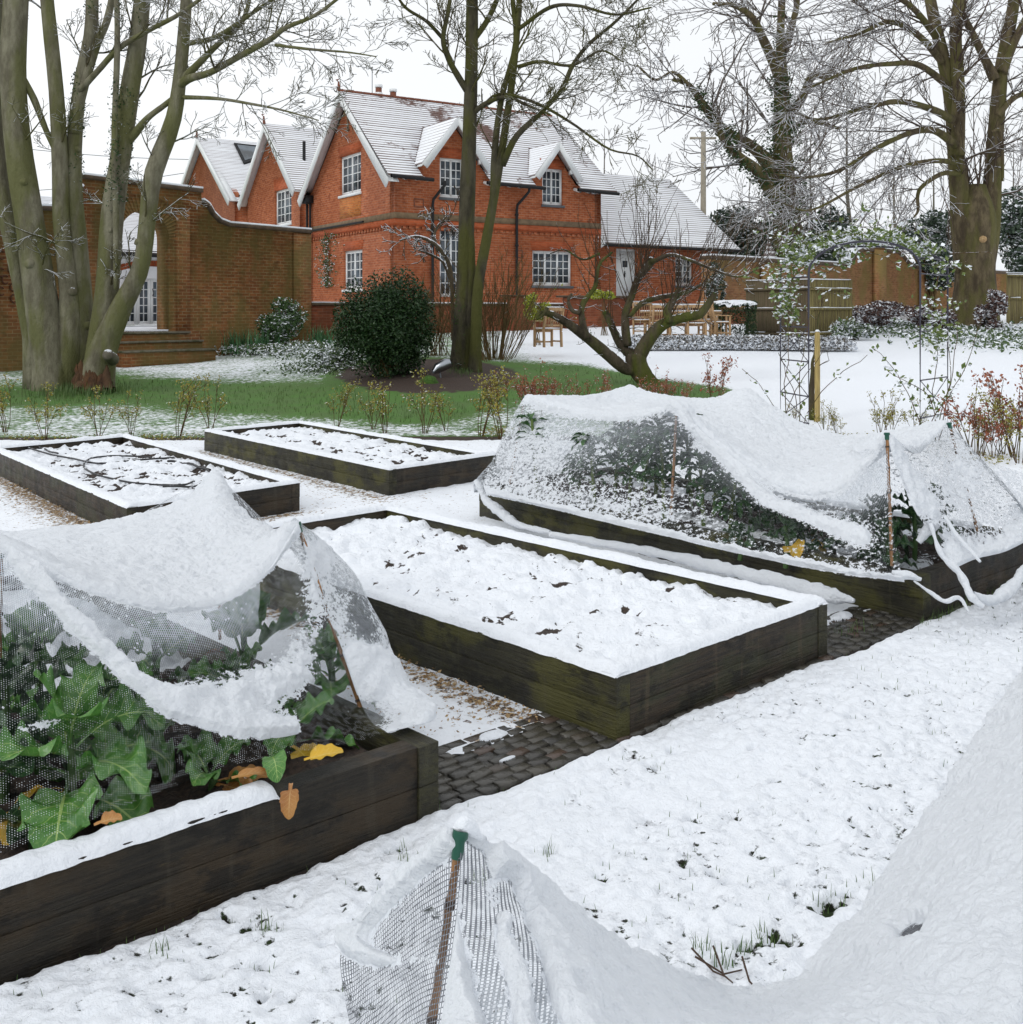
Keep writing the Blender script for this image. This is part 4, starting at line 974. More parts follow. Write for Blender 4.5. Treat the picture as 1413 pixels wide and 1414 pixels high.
# second and third gables, behind on the left
def gable_block(y0, y1, zE_, zR_, x0, depth, name, label, win=None, peak=None, ovx=.35):
    r_ = empty(name, HF.loc(), HF.rz, label, 'house')
    yc = (y0 + y1) / 2; holes = [rect(win)] if win else []
    mb = MB(); mb.panel([(y0, zB - .6), (y1, zB - .6), (y1, zE_), (yc, zR_ - .15), (y0, zE_)], holes, crossM(x0), .3); mb.build('wall', 'house_brick', r_)
    mb = MB(); mb.box(x0 + .3, x0 + depth, y0, y0 + .3, zB - .6, zE_); mb.box(x0 + .3, x0 + depth, y1 - .3, y1, zB - .6, zE_); mb.build('wall', 'orange_brick' if 'third' in name else 'house_brick', r_)
    sl2 = (zR_ - zE_) / (yc - y0)
    roof_slope(r_, x0 - ovx, x0 + depth, y0 - .3, zE_ - .25, yc, zR_, mat='roof_snowy' if 1 else 'roof_tile')
    roof_slope(r_, x0 - ovx, x0 + depth, y1 + .3, zE_ - .25, yc, zR_, mat='roof_snowy')
    h = yc - y0 + .32; barge_x(r_, x0 - ovx + .02, yc, zR_ + .03, h, h * sl2 * .99, .30)
    finial(r_, x0 - ovx, yc, zR_)
    if win: window(r_, crossM(x0), *win, 2, 2, 4, sill='w'); 
    return r_, yc
ya = G(416, 300)[0] - .1; yb_ = G(342, 300, 0)[0]; zp2 = G(374, 167, -.35)[1]; ze2 = G(416, 256, -.35)[1] - .05
print('gable2', ya, yb_, zp2, ze2)
wn2 = wr(379.5, 264, 402.5, 312, G)
g2o, yc2 = gable_block(ya + .25, yb_, ze2 + .2, zp2, .0, 9, 'house_wing', 'middle brick gable carrying a yellow alarm box, joined to the main house', wn2)
y_, z_ = G(386.5, 216, -.1); mb = MB(); mb.box(-.14, -.001, y_ - .20, y_ + .20, z_ - .24, z_ + .16); mb.panel([(y_ - .2, z_ + .16), (y_ + .2, z_ + .16), (y_, z_ + .3)], [], crossM(-.14), .13); mb.build('alarm_box', 'yellow_plastic', g2o)
lintel_r = wn2; mb = MB(); mb.panel([(wn2[0] - .05, wn2[3]), (wn2[1] + .05, wn2[3]), (wn2[1] + .15, wn2[3] + .5), (wn2[0] - .15, wn2[3] + .5)], [], crossM(-.006), .005); mb.build('lintel', 'lintel_brick', g2o)
X_, z_ = S(420, 215, ya + 1.6); mb = MB(); mb.tube([(X_, ya + 1.6, z_ - 1.5), (X_, ya + 1.6, z_ + .6)], .07, 8); mb.build('flue_pipe', 'black_metal', g2o)
# third gable further back
x3 = 0
yc3 = G(272, 200, x3 - .35)[0]; ya3 = G(314, 273, x3 - .35)[0] ; zp3 = G(272, 190, x3 - .35)[1]; ze3 = G(312, 273, x3 - .35)[1]
yb3 = 2 * yc3 - ya3
print('gable3', ya3, yc3, yb3, zp3, ze3)
g3o, _ = gable_block(ya3, yb3, ze3 + .05, zp3, x3, 10, 'house_wing', 'left brick gable half hidden by the garden wall, with a roof window', None)
# side wall and gutter between third and second gable
mb = MB(); mb.box(.6, .9, yb_ + .2, ya3, zB - .5, G(330, 280, .6)[1]); mb.build('wall', 'orange_brick', g3o)
mb = MB(); za_ = G(303, 280, .2)[1]; mb.tube([(.2, G(300, 281, .2)[0], za_), (.3, G(334, 273, .2)[0], za_ + .05)], .09, 8); mb.build('gutter', 'black_metal', g3o, True)
mb = MB(); yy = G(340, 273, .5)[0]; mb.box(.25, .6, yy - .2, ya3 + .4, za_ - .35, za_ - .05); mb.build('fascia', 'white_paint', g3o)
r_ = wr(318, 293, 338, 309, G, .6); window(g3o, crossM(.59), *r_, 2, 1, 2, recess=-.06, sill=False)
# roof window
zs3 = (zp3 - (ze3 + .05)) / (yc3 - ya3)
def on3(px, py):                                        # pixel on the roof plane of the third gable (right hand slope)
    k = np.array([(px - CX) / F, 1.0]); lo, hi = 30, 90
    for _ in range(50):
        m = (lo + hi) / 2; p = k * m - HF.o; Y_ = p @ HF.n; z = EH - (py - HY) / F * m
        if z > zp3 - (yc3 - Y_) * zs3 if Y_ < yc3 else False: lo = m
        else: hi = m
    return float(p @ HF.d), float(Y_), float(z)
c4 = [on3(*q) for q in ((323, 200), (357, 204), (357, 222), (337, 228))]
mb = MB(); vs = [(a, b - .0, c_ + o) for o in (.03, .12) for a, b, c_ in c4]; mb.add(vs, [[0, 1, 2, 3], [4, 5, 6, 7][::-1], [0, 1, 5, 4], [1, 2, 6, 5], [2, 3, 7, 6], [3, 0, 4, 7]]); rw = mb.build('roof_window', 'black_metal', g3o)
cc = np.mean(c4, axis=0); mb = MB(); mb.add([tuple(cc + (np.array(p) - cc) * .78 + (0, 0, .135)) for p in c4], [[0, 1, 2, 3]]); mb.build('pane', 'sky_tint_glass', rw)

# low wing on the right of the house
wing = empty('house_wing', HF.loc(), HF.rz, 'single storey brick wing with a broad snowy roof and plain white door', 'house')
yo = .6
WX1 = S(1008, 337, yo)[0]; zw = S(838, 331, yo - .3)[1]; Xw = LX + .0
zwr = S(830, 240, yo + 3.7)[1]; Xr1 = S(925, 252, yo + 3.7)[0]
dr_ = wr(851, 343, 877.5, 413.5, S, yo); ww = wr(933, 355, 957, 394, S, yo)
dr_ = (dr_[0], dr_[1], FLOOR, min(dr_[3], zw - .12)); ww = (ww[0], ww[1], ww[2], min(ww[3], zw - .15))
print('wing', WX1, zw, zwr, Xr1, dr_)
XE = S(992, 337, yo)[0]
mb = MB(); mb.panel([(Xw + .001, zB), (XE, zB), (XE, zw), (Xw + .001, zw)], [rect(dr_), rect(ww)], sideM(yo), .3); mb.build('wall', 'house_brick', wing)
mb = MB(); mb.box(XE - .3, XE, yo + .301, yo + 7.4, zB, zw); mb.build('wall', 'house_brick', wing)
window(wing, sideM(yo), *ww, 2, 2, 4)
mb = MB(); mb.box(dr_[0], dr_[0] + .07, yo + .04, yo + .12, dr_[2], dr_[3]); mb.box(dr_[1] - .07, dr_[1], yo + .04, yo + .12, dr_[2], dr_[3]); mb.box(dr_[0] + .07, dr_[1] - .07, yo + .04, yo + .12, dr_[3] - .07, dr_[3])
mb.box(dr_[0] + .07, dr_[1] - .07, yo + .06, yo + .11, dr_[2], dr_[3] - .07)
for k in range(1, 5):
    a = dr_[0] + .07 + (dr_[1] - dr_[0] - .14) * k / 5; mb.box(a - .008, a + .008, yo + .052, yo + .06, dr_[2] + .05, dr_[3] - .1)
do = mb.build('door', 'white_paint', wing)
a = (dr_[0] + dr_[1]) / 2; mb = MB(); mb.box(a - .12, a + .12, yo + .045, yo + .058, FLOOR + 1.25, FLOOR + 1.5); mb.build('pane', 'sky_tint_glass', do)
mb = MB(); mb.tube([(a - .02, yo + .045, FLOOR + .92), (a - .02, yo + .0, FLOOR + 1.0), (a - .02, yo + .045, FLOOR + 1.08)], .015, 6); mb.box(a - .05, a + .01, yo + .04, yo + .052, FLOOR + .85, FLOOR + 1.1); mb.build('handle', 'black_metal', do)
Xg0 = Xw - .1; xr0 = Xw
roof_slope(wing, 0, 0, yo - .45, zw - .22, yo + 3.7, zwr, mat='roof_snowy', hip=lambda t: (Xw + .02 - .0 * t, WX1 + .25 + (Xr1 - WX1 - .25) * t))
roof_slope(wing, 0, 0, yo + 7.8, zw - .22, yo + 3.7, zwr, mat='roof_snowy', hip=lambda t: (Xw, WX1 + .25 + (Xr1 - WX1 - .25) * t))
mb = MB(); mb.add([(WX1 + .25, yo - .45, zw - .22), (WX1 + .25, yo + 7.8, zw - .22), (Xr1, yo + 3.7, zwr)], [[0, 1, 2]]); mb.build('roof', 'roof_snowy', wing)
mb = MB(); mb.tube([(Xw + .1, yo - .48, zw - .2), (WX1 + .3, yo - .48, zw - .22)], .065, 8); mb.build('gutter', 'black_metal', wing, True)
X_, z_ = S(904, 296, yo + 2.2); mb = MB(); mb.tube([(X_, yo + 2.2, z_ - .3), (X_, yo + 2.2, z_ + .25), (X_ - .08, yo + 2.2, z_ + .55)], [.10, .10, .06], 8); mb.box(X_ - .16, X_ + .16, yo + 2.05, yo + 2.35, z_ - .35, z_ - .05); mb.build('roof_vent', 'black_metal', wing)
mb = MB(); mb.bar((Xw - .05, yo - .5, zw + .05), (Xw + .15, yo - .5, zw - .28), .08, .3); mb.build('bargeboard', 'white_paint', wing)

# terrace ground behind the low wall
tw = Frame((P(430, 417, 31)[0], 31.0), (.8443, .5359))
TX = lambda px, y=0: tw.side(px, 430, y)[0]
tp = [tw.w(0, .3), tw.w(TX(1040), .3), tw.w(TX(1040), 18), tw.w(-1, 18)]
mb = MB(); mb.prism(tp, .2, 1.90)
def mk_plain_snow(): pass
tag(mb.build('terrace', 'snow'), kind='structure')
lw = empty('retaining_wall', tw.loc(), tw.rz, 'low dark red brick retaining wall under the house with snow on its coping', 'wall')
X1 = TX(1027)
mb = MB(); zt = tw.side(430, 418)[1]
mb.box(0, X1, 0, .28, .3, zt - .07); mb.build('wall', 'low_brick', lw)
mb = MB(); mb.box(-.0, X1 + .05, -.05, .33, zt - .07 + .002, zt); mb.build('coping', 'coping', lw, bevel=.01)
for (p0, p1, dz) in ((703, 733, .0), (780, 866, .32),):
    a, b = TX(p0, -.12), TX(p1, -.12)
    mb = MB(); mb.box(a, b, -.30, -.002, .3, zt - .06 + dz * .0 + (.28 if dz else .30)); mb.build('pier', 'low_brick', lw)
    mb = MB(); mb.box(a - .04, b + .04, -.34, .34, zt + (.225 if dz else .245), zt + .29); mb.build('coping', 'coping', lw)
a, b = TX(1005, -1.2), TX(1027, -1.2)
zt2 = tw.side(1010, 428, -1.2)[1]
mb = MB(); mb.box(a, a + (b - a), -1.6, -.302, .4, zt2 - .05); mb.build('pier', 'low_brick', lw)
mb = MB(); mb.box(a - .04, b + .04, -1.65, -.302, zt2 - .048, zt2 + .02); mb.build('coping', 'coping', lw)
# snow strips on the copings
mb = MB(); mb.box(.02, X1, -.04, .32, zt + .001, zt + .035); mb.build('snow_cap', 'snow', lw)

# ---------------- garden wall with arch (left)
gd = np.array([.635, .772]); gw = Frame((P(428, 430, 31)[0], 31.0), gd)
g = empty('garden_wall', gw.loc(), gw.rz, 'tall mossy brick garden wall with a round arch and stone steps', 'wall')
Q = lambda px, py, y=0: gw.side(px, py, y)
prof = [(428, 322), (316, 313), (303, 308), (293, 298), (287, 287), (279, 281), (278, 266), (114, 247)]
top = [Q(*p) for p in prof]
xl = Q(114, 247)[0]; zl = Q(74, 293)[1]
lft = [Q(113, 262), Q(108, 268), Q(98, 280), Q(84, 288), Q(72, 291), Q(-90, 286)]
top += lft
zbot = .1; poly = [(Q(-90, 300)[0], zbot), (0, zbot)] + top
# arch opening
ax0, ax1 = Q(165, 400)[0], Q(233, 400)[0]; zf_ = Q(200, 457)[1]; ac = (ax0 + ax1) / 2; ar = (ax1 - ax0) / 2; zspr = Q(200, 291)[1] - ar
hole = [(ax0, zf_), (ax1, zf_)] + [(ac + ar * math.cos(t), zspr + ar * math.sin(t)) for t in np.linspace(0, math.pi, 22)]
print('arch', ax0, ax1, zf_, zspr, ar, top[:3])
mb = MB(); mb.panel(poly, [hole], sideM(0), .55); mb.build('wall', 'garden_brick', g)
mb = MB()
for k in range(31):                                   # fan of arch bricks
    t0, t1 = math.pi * k / 31 + .006, math.pi * (k + 1) / 31 - .006
    ps = [(ac + ar * math.cos(t0), zspr + ar * math.sin(t0)), (ac + (ar + .42) * math.cos(t0), zspr + (ar + .42) * math.sin(t0)), (ac + (ar + .42) * math.cos(t1), zspr + (ar + .42) * math.sin(t1)), (ac + ar * math.cos(t1), zspr + ar * math.sin(t1))]
    mb.panel(ps, [], sideM(-.014 - .004 * (k % 2)), .013)
mb.build('arch_ring', 'garden_brick', g)
cop = MB(); snw = MB()
def cop_run(pts):
    for (a, b) in zip(pts[:-1], pts[1:]):
        d = np.array([b[0] - a[0], 0, b[1] - a[1]]); L_ = np.linalg.norm(d); 
        if L_ < .02: continue
        A = np.array([a[0], .275, a[1] + .05]); B = np.array([b[0], .275, b[1] + .05]); cop.bar(A, B, .75, .10)
        if abs(d[2]) < L_ * .85: snw.bar(A + (0, -.02, .075), B + (0, -.02, .075), .70, .055)
cop_run(top[:6]); cop_run(top[6:8]); cop_run(lft)
cop.build('coping', 'coping', g); snw.build('snow_cap', 'snow', g)
for (pa, pb) in ((404, 428), (243, 262)):                # shallow piers
    a, b = Q(pa, 400)[0], Q(pb, 400)[0]; mb = MB(); mb.box(a, b, -.07 if pa > 400 else -.02, -.001, zbot, Q((pa + pb) / 2, 323 if pa > 400 else 290)[1]); mb.build('pier', 'garden_brick', g)
mb = MB(); mb.box(Q(165, 470)[0] - .6, Q(275, 470)[0], -.04, -.001, zbot, Q(240, 458)[1]); mb.build('plinth', 'garden_brick', g)
# steps
st = empty('stone_steps', gw.loc(), gw.rz, 'three mossy brick steps leading up to the arch', 'steps')
z0 = Q(200, 492)[1]; n_ = 3; hstep = (zf_ - z0) / n_ 
for k in range(n_):
    zt_ = zf_ - .02 - k * hstep; y1_ = -.05 - k * .36; a, b = ax0 - .5, ax1 + .35 + .15 * k
    mb = MB(); mb.box(a, b, y1_ - .36, y1_ - .001, z0 - .4, zt_ - .05); mb.build('step', 'garden_brick', st)
    mb = MB(); mb.box(a - .02, b + .02, y1_ - .39, y1_ - .002 + (.0), zt_ - .048, zt_); mb.build('tread', 'stone_step', st)
mb = MB(); mb.box(ax0 + .01, ax1 - .01, .0, .9, zf_ - .1, zf_ + .03); tag(mb.build('threshold_snow', 'snow'), kind='structure'); bpy.data.objects['threshold_snow'].location = gw.loc(); bpy.data.objects['threshold_snow'].rotation_euler = (0, 0, gw.rz)
# horseshoes
hs_spots = [(3, 352), (2, 376), (17, 372), (2, 402), (19, 396), (20, 412), (8, 386)]
hs_words = ['top one at the picture edge', 'second down at the edge', 'upper one of the right column', 'fourth down at the edge', 'middle one of the right column', 'lowest of the right column', 'between the two columns']
for i, (a, b) in enumerate(hs_spots):
    X_, z_ = Q(a, b, -.03); mb = MB()
    pts = [(.075 * math.cos(t) * 1.0, 0, .095 * math.sin(t)) for t in np.linspace(rad(40), rad(320), 14)]
    mb.tube(pts, .016, 5); o = mb.build('horseshoe', 'rust', None, True); w_ = gw.w(X_, -.02); o.location = (w_[0], w_[1], z_); o.rotation_euler = (0, 0, gw.rz)
    tag(o, 'rusty horseshoe hung on the left garden wall, ' + hs_words[i], 'horseshoe', 'horseshoes on the garden wall')
# white building behind the arch
gb = Frame(gw.w(ax0 - 5, 7.5), gd); cot = empty('white_cottage', gb.loc(), gb.rz, 'white rendered cottage with french doors seen through the arch', 'house')
q = lambda px, py, y=0: gb.side(px, py, y)
zc = q(200, 352)[1]; fl = q(200, 450)[1]; dx0, dx1 = q(172, 420)[0], q(246, 420)[0]; dzt = q(200, 384)[1]
mb = MB(); mb.panel([(-3, fl - 1.5), (14, fl - 1.5), (14, zc), (-3, zc)], [rect((dx0, dx1, fl + .02, dzt))], sideM(0), .3); mb.build('wall', 'render_white', cot)
dc = (dx0 + dx1) / 2; W2 = (dx1 - dx0) / 4
for k in range(4):
    window(cot, sideM(0), dx0 + k * W2 + .01, dx0 + (k + 1) * W2 - .01, fl + .04, dzt - .01, 1, 2, 5, sill=False, recess=.08, name='french_door')
mb = MB(); mb.tube([(dc + .05, .03, fl + 1.0), (dc + .05, -.02, fl + 1.1), (dc + .05, .03, fl + 1.25)], .015, 5); mb.build('handle', 'black_metal', cot)
ns_ = 26
mb = MB()
for k in range(ns_):
    x0, x1 = dx0 - .3 + (dx1 - dx0 + .6) * k / ns_, dx0 - .3 + (dx1 - dx0 + .6) * (k + .86) / ns_
    f2 = lambda x: dzt + .18 + .22 * (1 - ((x - dc) / (dx1 - dc + .3)) ** 2)
    mb.panel([(x0, f2(x0)), (x1, f2(x1)), (x1, f2(x1) + .2), (x0, f2(x0) + .2)], [], sideM(-.02), .019)
mb.build('brick_arch', 'lintel_brick', cot)
mb = MB(); mb.tube([(-3, -.42, zc - .02), (14, -.42, zc - .02)], .07, 8); mb.box(-3, 14, -.36, -.02, zc - .02, zc + .12); mb.build('gutter', 'black_metal', cot)
zrc = q(200, 283, 4.0)[1]; roof_slope(cot, -3, 14, -.42, zc + .05, 4.0, zrc, mat='roof_snowy')
mb = MB(); mb.box(-3, 14, -6.6, -.001, fl - 1.2, fl); tag(mb.build('courtyard', 'snow', None), kind='structure'); bpy.data.objects['courtyard'].location = gb.loc(); bpy.data.objects['courtyard'].rotation_euler = (0, 0, gb.rz)

# ---------------- far garden wall (right) with raised centre
fd = np.array([1.03, 1.0]); o_ = P(985, 430, 38); fw = Frame((o_[0], o_[1]), fd)
f = empty('garden_wall', fw.loc(), fw.rz, 'far garden wall of yellow red brick with a raised scrolled centre', 'wall')
Q2 = lambda px, py, y=0: fw.side(px, py, y)
pr = [(983, 358), (1165, 368), (1172, 366), (1178, 360), (1183, 351), (1190, 347), (1206, 347), (1206, 341), (1222, 341), (1222, 348), (1240, 350), (1247, 356), (1254, 365), (1264, 371), (1290, 373), (1460, 382)]
tp_ = [Q2(*p) for p in pr]
mb = MB(); mb.panel([(tp_[0][0], .3), (tp_[-1][0], .3)] + tp_[::-1], [], sideM(0), .45); mb.build('wall', 'far_brick', f)
cop = MB(); snw = MB()
def run2(pts):
    for (a, b) in zip(pts[:-1], pts[1:]):
        if abs(a[0] - b[0]) < .05 and abs(a[1] - b[1]) < .3: pass
        A = np.array([a[0], .22, a[1] + .07]); B = np.array([b[0], .22, b[1] + .07])
        if np.linalg.norm(A - B) < .03: continue
        cop.bar(A, B, .62, .15)
        if abs(B[2] - A[2]) < abs(B[0] - A[0]): snw.bar(A + (0, 0, .10), B + (0, 0, .10), .56, .07)
run2(tp_[:7]); run2(tp_[7:9]); run2(tp_[9:])
cop.build('coping', 'coping', f); snw.build('snow_cap', 'snow', f)
for pa, pb, pt in ((1205, 1221, 345), (1050, 1062, 366), (1268, 1278, 376)):
    a, b = Q2(pa, 400)[0], Q2(pb, 400)[0]; mb = MB(); mb.box(a, b, -.12, -.001, .3, Q2((pa + pb) / 2, pt)[1]); mb.build('pier', 'far_brick', f)
# small conical slate roof behind it
a_, z_ = Q2(1063, 372, 6); zt_ = Q2(1061, 333, 6)[1]; wp = fw.w(a_, 6)
cr = empty('summerhouse', (*wp, 0), 0, 'small pointed snowy roof showing over the far garden wall', 'garden building')
mb = MB(); Rr = 27 / F * (wp[1])
for k in range(9):
    t0, t1 = k / 9, (k + 1) / 9; mb.cyl((0, 0), Rr * (1 - t0) ** .92 + .03, z_ - .8 + (zt_ - z_ + .8) * t0, z_ - .8 + (zt_ - z_ + .8) * t1 + .01, 12, Rr * (1 - t1) ** .92 + .0)
mb.build('roof', 'roof_snowy', cr); mb = MB(); mb.cyl((0, 0), Rr * .7, .5, z_ - .7, 12); mb.build('wall', 'far_brick', cr)
# fence panels
simple('fence_wood', (.21, .175, .06), .85, col2=(.11, .085, .035), nscale=3, stretch=(5, 5, .3))
simple('fence_brown', (.13, .095, .055), .85, col2=(.085, .07, .03), nscale=3, stretch=(5, 5, .3))
def fence(p0, p1, d0, d1, top0, top1, bot, mat, label, rails):
    a = np.array([(p0 - CX) / F * d0, d0]); b = np.array([(p1 - CX) / F * d1, d1]); fr = Frame(a, b - a); L_ = np.linalg.norm(b - a)
    r_ = empty('fence_panel', fr.loc(), fr.rz, label, 'fence', 'wooden fence panels before the far wall'); mb = MB(); n = int(L_ / .085)
    z0 = EH - (bot - HY) / F * d0; 
    for k in range(n):
        t = (k + .5) / n; zt = (EH - (top0 - HY) / F * d0) * (1 - t) + (EH - (top1 - HY) / F * d1) * t
        mb.box(k * L_ / n, (k + .93) * L_ / n, rng.random() * .012, .03, z0 - .3, zt + rng.normal(0, .006))
    mb.build('boards', mat, r_)
    for f_ in rails:
        z = z0 + (EH - (top0 - HY) / F * d0 - z0) * f_
        mb = MB(); mb.box(0, L_, -.06, -.002, z - .03, z + .03); ra = mb.build('rail', mat, r_)
        mb = MB(); 
        x = 0
        while x < L_:
            w_ = rng.random() * .5 + .1
            if rng.random() < .8: mb.box(x, min(L_, x + w_), -.058, -.004, z + .031, z + .045 + rng.random() * .02)
            x += w_
        mb.build('snow_cap', 'snow', ra)
    for x in (0, L_):
        mb = MB(); mb.box(x - .05, x + .05, -.02, .08, z0 - .3, (EH - (top0 - HY) / F * d0) + .02) ; mb.build('post', mat, r_) if x > 1 else None
    mb = MB(); zt0, zt1 = EH - (top0 - HY) / F * d0, EH - (top1 - HY) / F * d1
    mb.bar((0, .015, zt0 + .02), (L_, .015, zt1 + .02), .05, .03); mb.build('snow_cap', 'snow', r_)
    return r_
fence(1119, 1175, 31, 32, 386, 387, 467, 'fence_wood', 'pale green weathered fence panel just right of the arch leg', (.08, .50, .84))
fence(1030, 1118, 33.5, 31.2, 388, 386, 466, 'fence_brown', 'darker brown fence panel next to the snow topped box hedge', (.08, .5, .84))
fence(1391, 1480, 36, 38, 377, 379, 441, 'fence_wood', 'weathered fence panel at the right edge behind the big tree', (.45, .95))
# ================================================================== TREES
def rdir(d, ang, az=None):
    d = d / np.linalg.norm(d); a = np.cross(d, (0, 0, 1.)); 
    if np.linalg.norm(a) < .1: a = np.array([1., 0, 0])
    a /= np.linalg.norm(a); b = np.cross(d, a); az = random.random() * 6.283 if az is None else az
    return d * math.cos(ang) + (a * math.cos(az) + b * math.sin(az)) * math.sin(ang)
def grow(T, p, d, L, r, lvl, prm):
    n = prm['seg'][min(lvl, len(prm['seg']) - 1)]; p = np.array(p, float); d = np.array(d, float) / np.linalg.norm(d)
    pts = [p.copy()]; wig = prm['wig']; tr = prm['trop'][min(lvl, len(prm['trop']) - 1)]
    for i in range(n):
        g = np.array((random.gauss(0, 1), random.gauss(0, 1), random.gauss(0, 1)))
        d = d + g * wig + np.array([0, 0, tr]) / n * 2; d /= np.linalg.norm(d); p = p + d * L / n; pts.append(p.copy())
    rmin = prm['rmin']; rr = np.linspace(r, max(rmin, r * .35), n + 1)
    T[1 if lvl > 0 else 0].append((np.array(pts), rr, 6 if r > .04 else (5 if r > .02 else 3)))
    prm['cnt'] += 1
    if lvl >= prm['max'] or L < prm['lmin']: return
    nc = prm['nch'][min(lvl, len(prm['nch']) - 1)]; nc = max(1, int(nc * (.7 + .6 * random.random())))
    for c in range(nc):
        t = .15 + .85 * (c + random.random()) / nc; i = min(int(t * n), n - 1); f = t * n - i
        q = pts[i] * (1 - f) + pts[i + 1] * f; dd = pts[i + 1] - pts[i]
        ang = rad(random.uniform(*prm['ang'])); Lc = L * prm['rat'] * (1.15 - .55 * t) * random.uniform(.7, 1.2); rc = max(rmin, min(rr[i] * .62, Lc * .022 + rmin))
        grow(T, q, rdir(dd, ang), Lc, rc, lvl + 1, prm)
def stem(T, pts, rpx, d0, d1=None, n=26, sides=14, jit=.0, knob=.05):
    """guided stem: (px,py) points with radii in pixels at depth d0..d1"""
    m = len(pts); d1 = d0 if d1 is None else d1
    ds = np.linspace(d0, d1, m); p = np.array([P(a, b, dd) for (a, b), dd in zip(pts, ds)]); r = np.array([x / F * dd for x, dd in zip(rpx, ds)])
    p = catmull(p, n); r = catmull(r[:, None], n)[:, 0]
    p += rng.normal(0, 1, p.shape) * (r[:, None] * jit); r = r * (1 + knob * (fbm(np.arange(n) * .7 + m, np.arange(n) * 0 + r[0] * 99, s=1, o=2) - .5) * 2)
    T[0].append((np.concatenate([p[:1], p, p[-1:] + (p[-1:] - p[-2:-1]) * .05]), np.concatenate([[0], r, [0]]), sides)); return p, r
def side_shoots(T, p, r, n, L, prm, t0=.3, t1=1, ang=(35, 70), az=None, rs=.35, lvl=1, bias=None):
    for k in range(n):
        t = t0 + (t1 - t0) * (k + random.random()) / n; x = t * (len(p) - 1); i = min(int(x), len(p) - 2); f_ = x - i
        q = p[i] * (1 - f_) + p[i + 1] * f_; d = p[i + 1] - p[i]; dd = rdir(d, rad(random.uniform(*ang)))
        if bias is not None: dd = dd / np.linalg.norm(dd) + np.array(bias); dd /= np.linalg.norm(dd)
        Lc = L * random.uniform(.5, 1.2); grow(T, q, dd, Lc, max(prm['rmin'], min(r[i] * rs, Lc * .018 + .004)), lvl, prm)
def PR(**k):
    d = dict(seg=(6, 5, 4, 3), wig=.16, trop=(.1, .05, 0), rmin=.006, max=4, lmin=.25, nch=(5, 5, 4), ang=(25, 60), rat=.6, cnt=0); d.update(k); return d
def finish_tree(T, name, base, label, trunk_mat, twig_mat, cat='tree', group=None, crown='branches'):
    r_ = empty(name, base, 0, label, cat, group); b = np.array(base)
    V, Fq = tubes_mesh(T[0]); mkmesh('trunk', V - b, Fq, trunk_mat, r_, True)
    if T[1]: V, Fq = tubes_mesh(T[1]); mkmesh(crown, V - b, Fq, twig_mat, r_, True)
    return r_
# --- left multi-stemmed sycamore
d_ = 20.3; T = ([], []); pr_ = PR(rmin=.0075, wig=.17, nch=(6, 5, 4), max=4, lmin=.35, trop=(.15, .1, .05))
up = PR(rmin=.0075, wig=.17, nch=(5, 4, 3), max=4, lmin=.4)
SL = .86
A = stem(T, [(70, 560), (72, 520), (62, 450), (52, 380), (40, 300), (25, 200), (18, 100), (22, 0), (25, -120)], [34, 26, 23, 21, 19.5, 17.5, 17, 16.5, 14], d_)
B = stem(T, [(52, 540), (48, 470), (35, 420), (28, 390), (10, 300), (-8, 200), (-12, 100), (-5, -60)], [20, 16, 12, 11, 12, 13, 13, 12], d_ + .2)
C1 = stem(T, [(88, 540), (95, 470), (95, 400), (85, 310), (83, 230), (78, 130), (65, 0), (58, -100)], [22, 18, 13, 11, 11, 10, 9, 7], d_ + .1)
C2 = stem(T, [(108, 535), (112, 460), (110, 360), (102, 260), (104, 180), (112, 110), (126, 40), (127, -60)], [22, 18, 13, 11, 10, 9, 9, 7], d_ + .3)
C3 = stem(T, [(135, 540), (140, 480), (148, 400), (155, 300), (166, 220), (180, 120), (190, 60), (202, -60)], [22, 20, 16, 15, 14, 13, 12, 10], d_ - .1)
C4 = stem(T, [(128, 545), (140, 490), (165, 430), (194, 370), (203, 310), (212, 240), (238, 170), (248, 110), (256, 20), (262, -80)], [24, 20, 15, 12, 11, 12, 11, 9, 8, 6], d_ - .4)
C5 = stem(T, [(103, 185), (108, 150), (120, 105), (135, 60), (150, 20), (165, -60)], [8, 7, 6, 5, 5, 4], d_ + .25)
C6 = stem(T, [(160, 400), (160, 300), (158, 190), (162, 60), (160, -60)], [3, 4, 4, 4, 3], d_ - .4)
b1 = stem(T, [(246, 118), (262, 108), (290, 100), (330, 78), (372, 55), (395, 38), (440, 18), (500, -30)], [7, 6, 5, 4.5, 4, 3.4, 2.6, 2], d_ - .4, d_ - 2.2, sides=8)
b2 = stem(T, [(250, 112), (270, 92), (300, 62), (330, 35), (342, 10), (350, -40)], [6, 5, 4, 3.5, 3, 2], d_ - .4, d_ - 1, sides=8)
b3 = stem(T, [(250, 134), (300, 136), (345, 143), (390, 152), (440, 166)], [3.5, 2.6, 2.2, 1.6, .9], d_ - .4, d_ - 2.5, sides=6)
b4 = stem(T, [(168, 205), (188, 182), (205, 162), (226, 146), (244, 132)], [7, 6, 4.5, 4, 4], d_ - .1, d_ - .4, sides=8)
b5 = stem(T, [(110, 125), (135, 98), (165, 66), (205, 42), (250, 18), (300, -20)], [5, 4, 4, 3.5, 3, 2], d_ + .2, d_ - 1, sides=8)
b6 = stem(T, [(380, 62), (430, 68), (480, 72), (520, 78)], [2.4, 2, 1.4, .8], d_ - 1.8, d_ - 2.4, sides=6)
b7 = stem(T, [(258, 60), (300, 50), (360, 10), (420, -30)], [4, 3.4, 2.6, 2], d_ - .4, d_ - 1.4, sides=6)
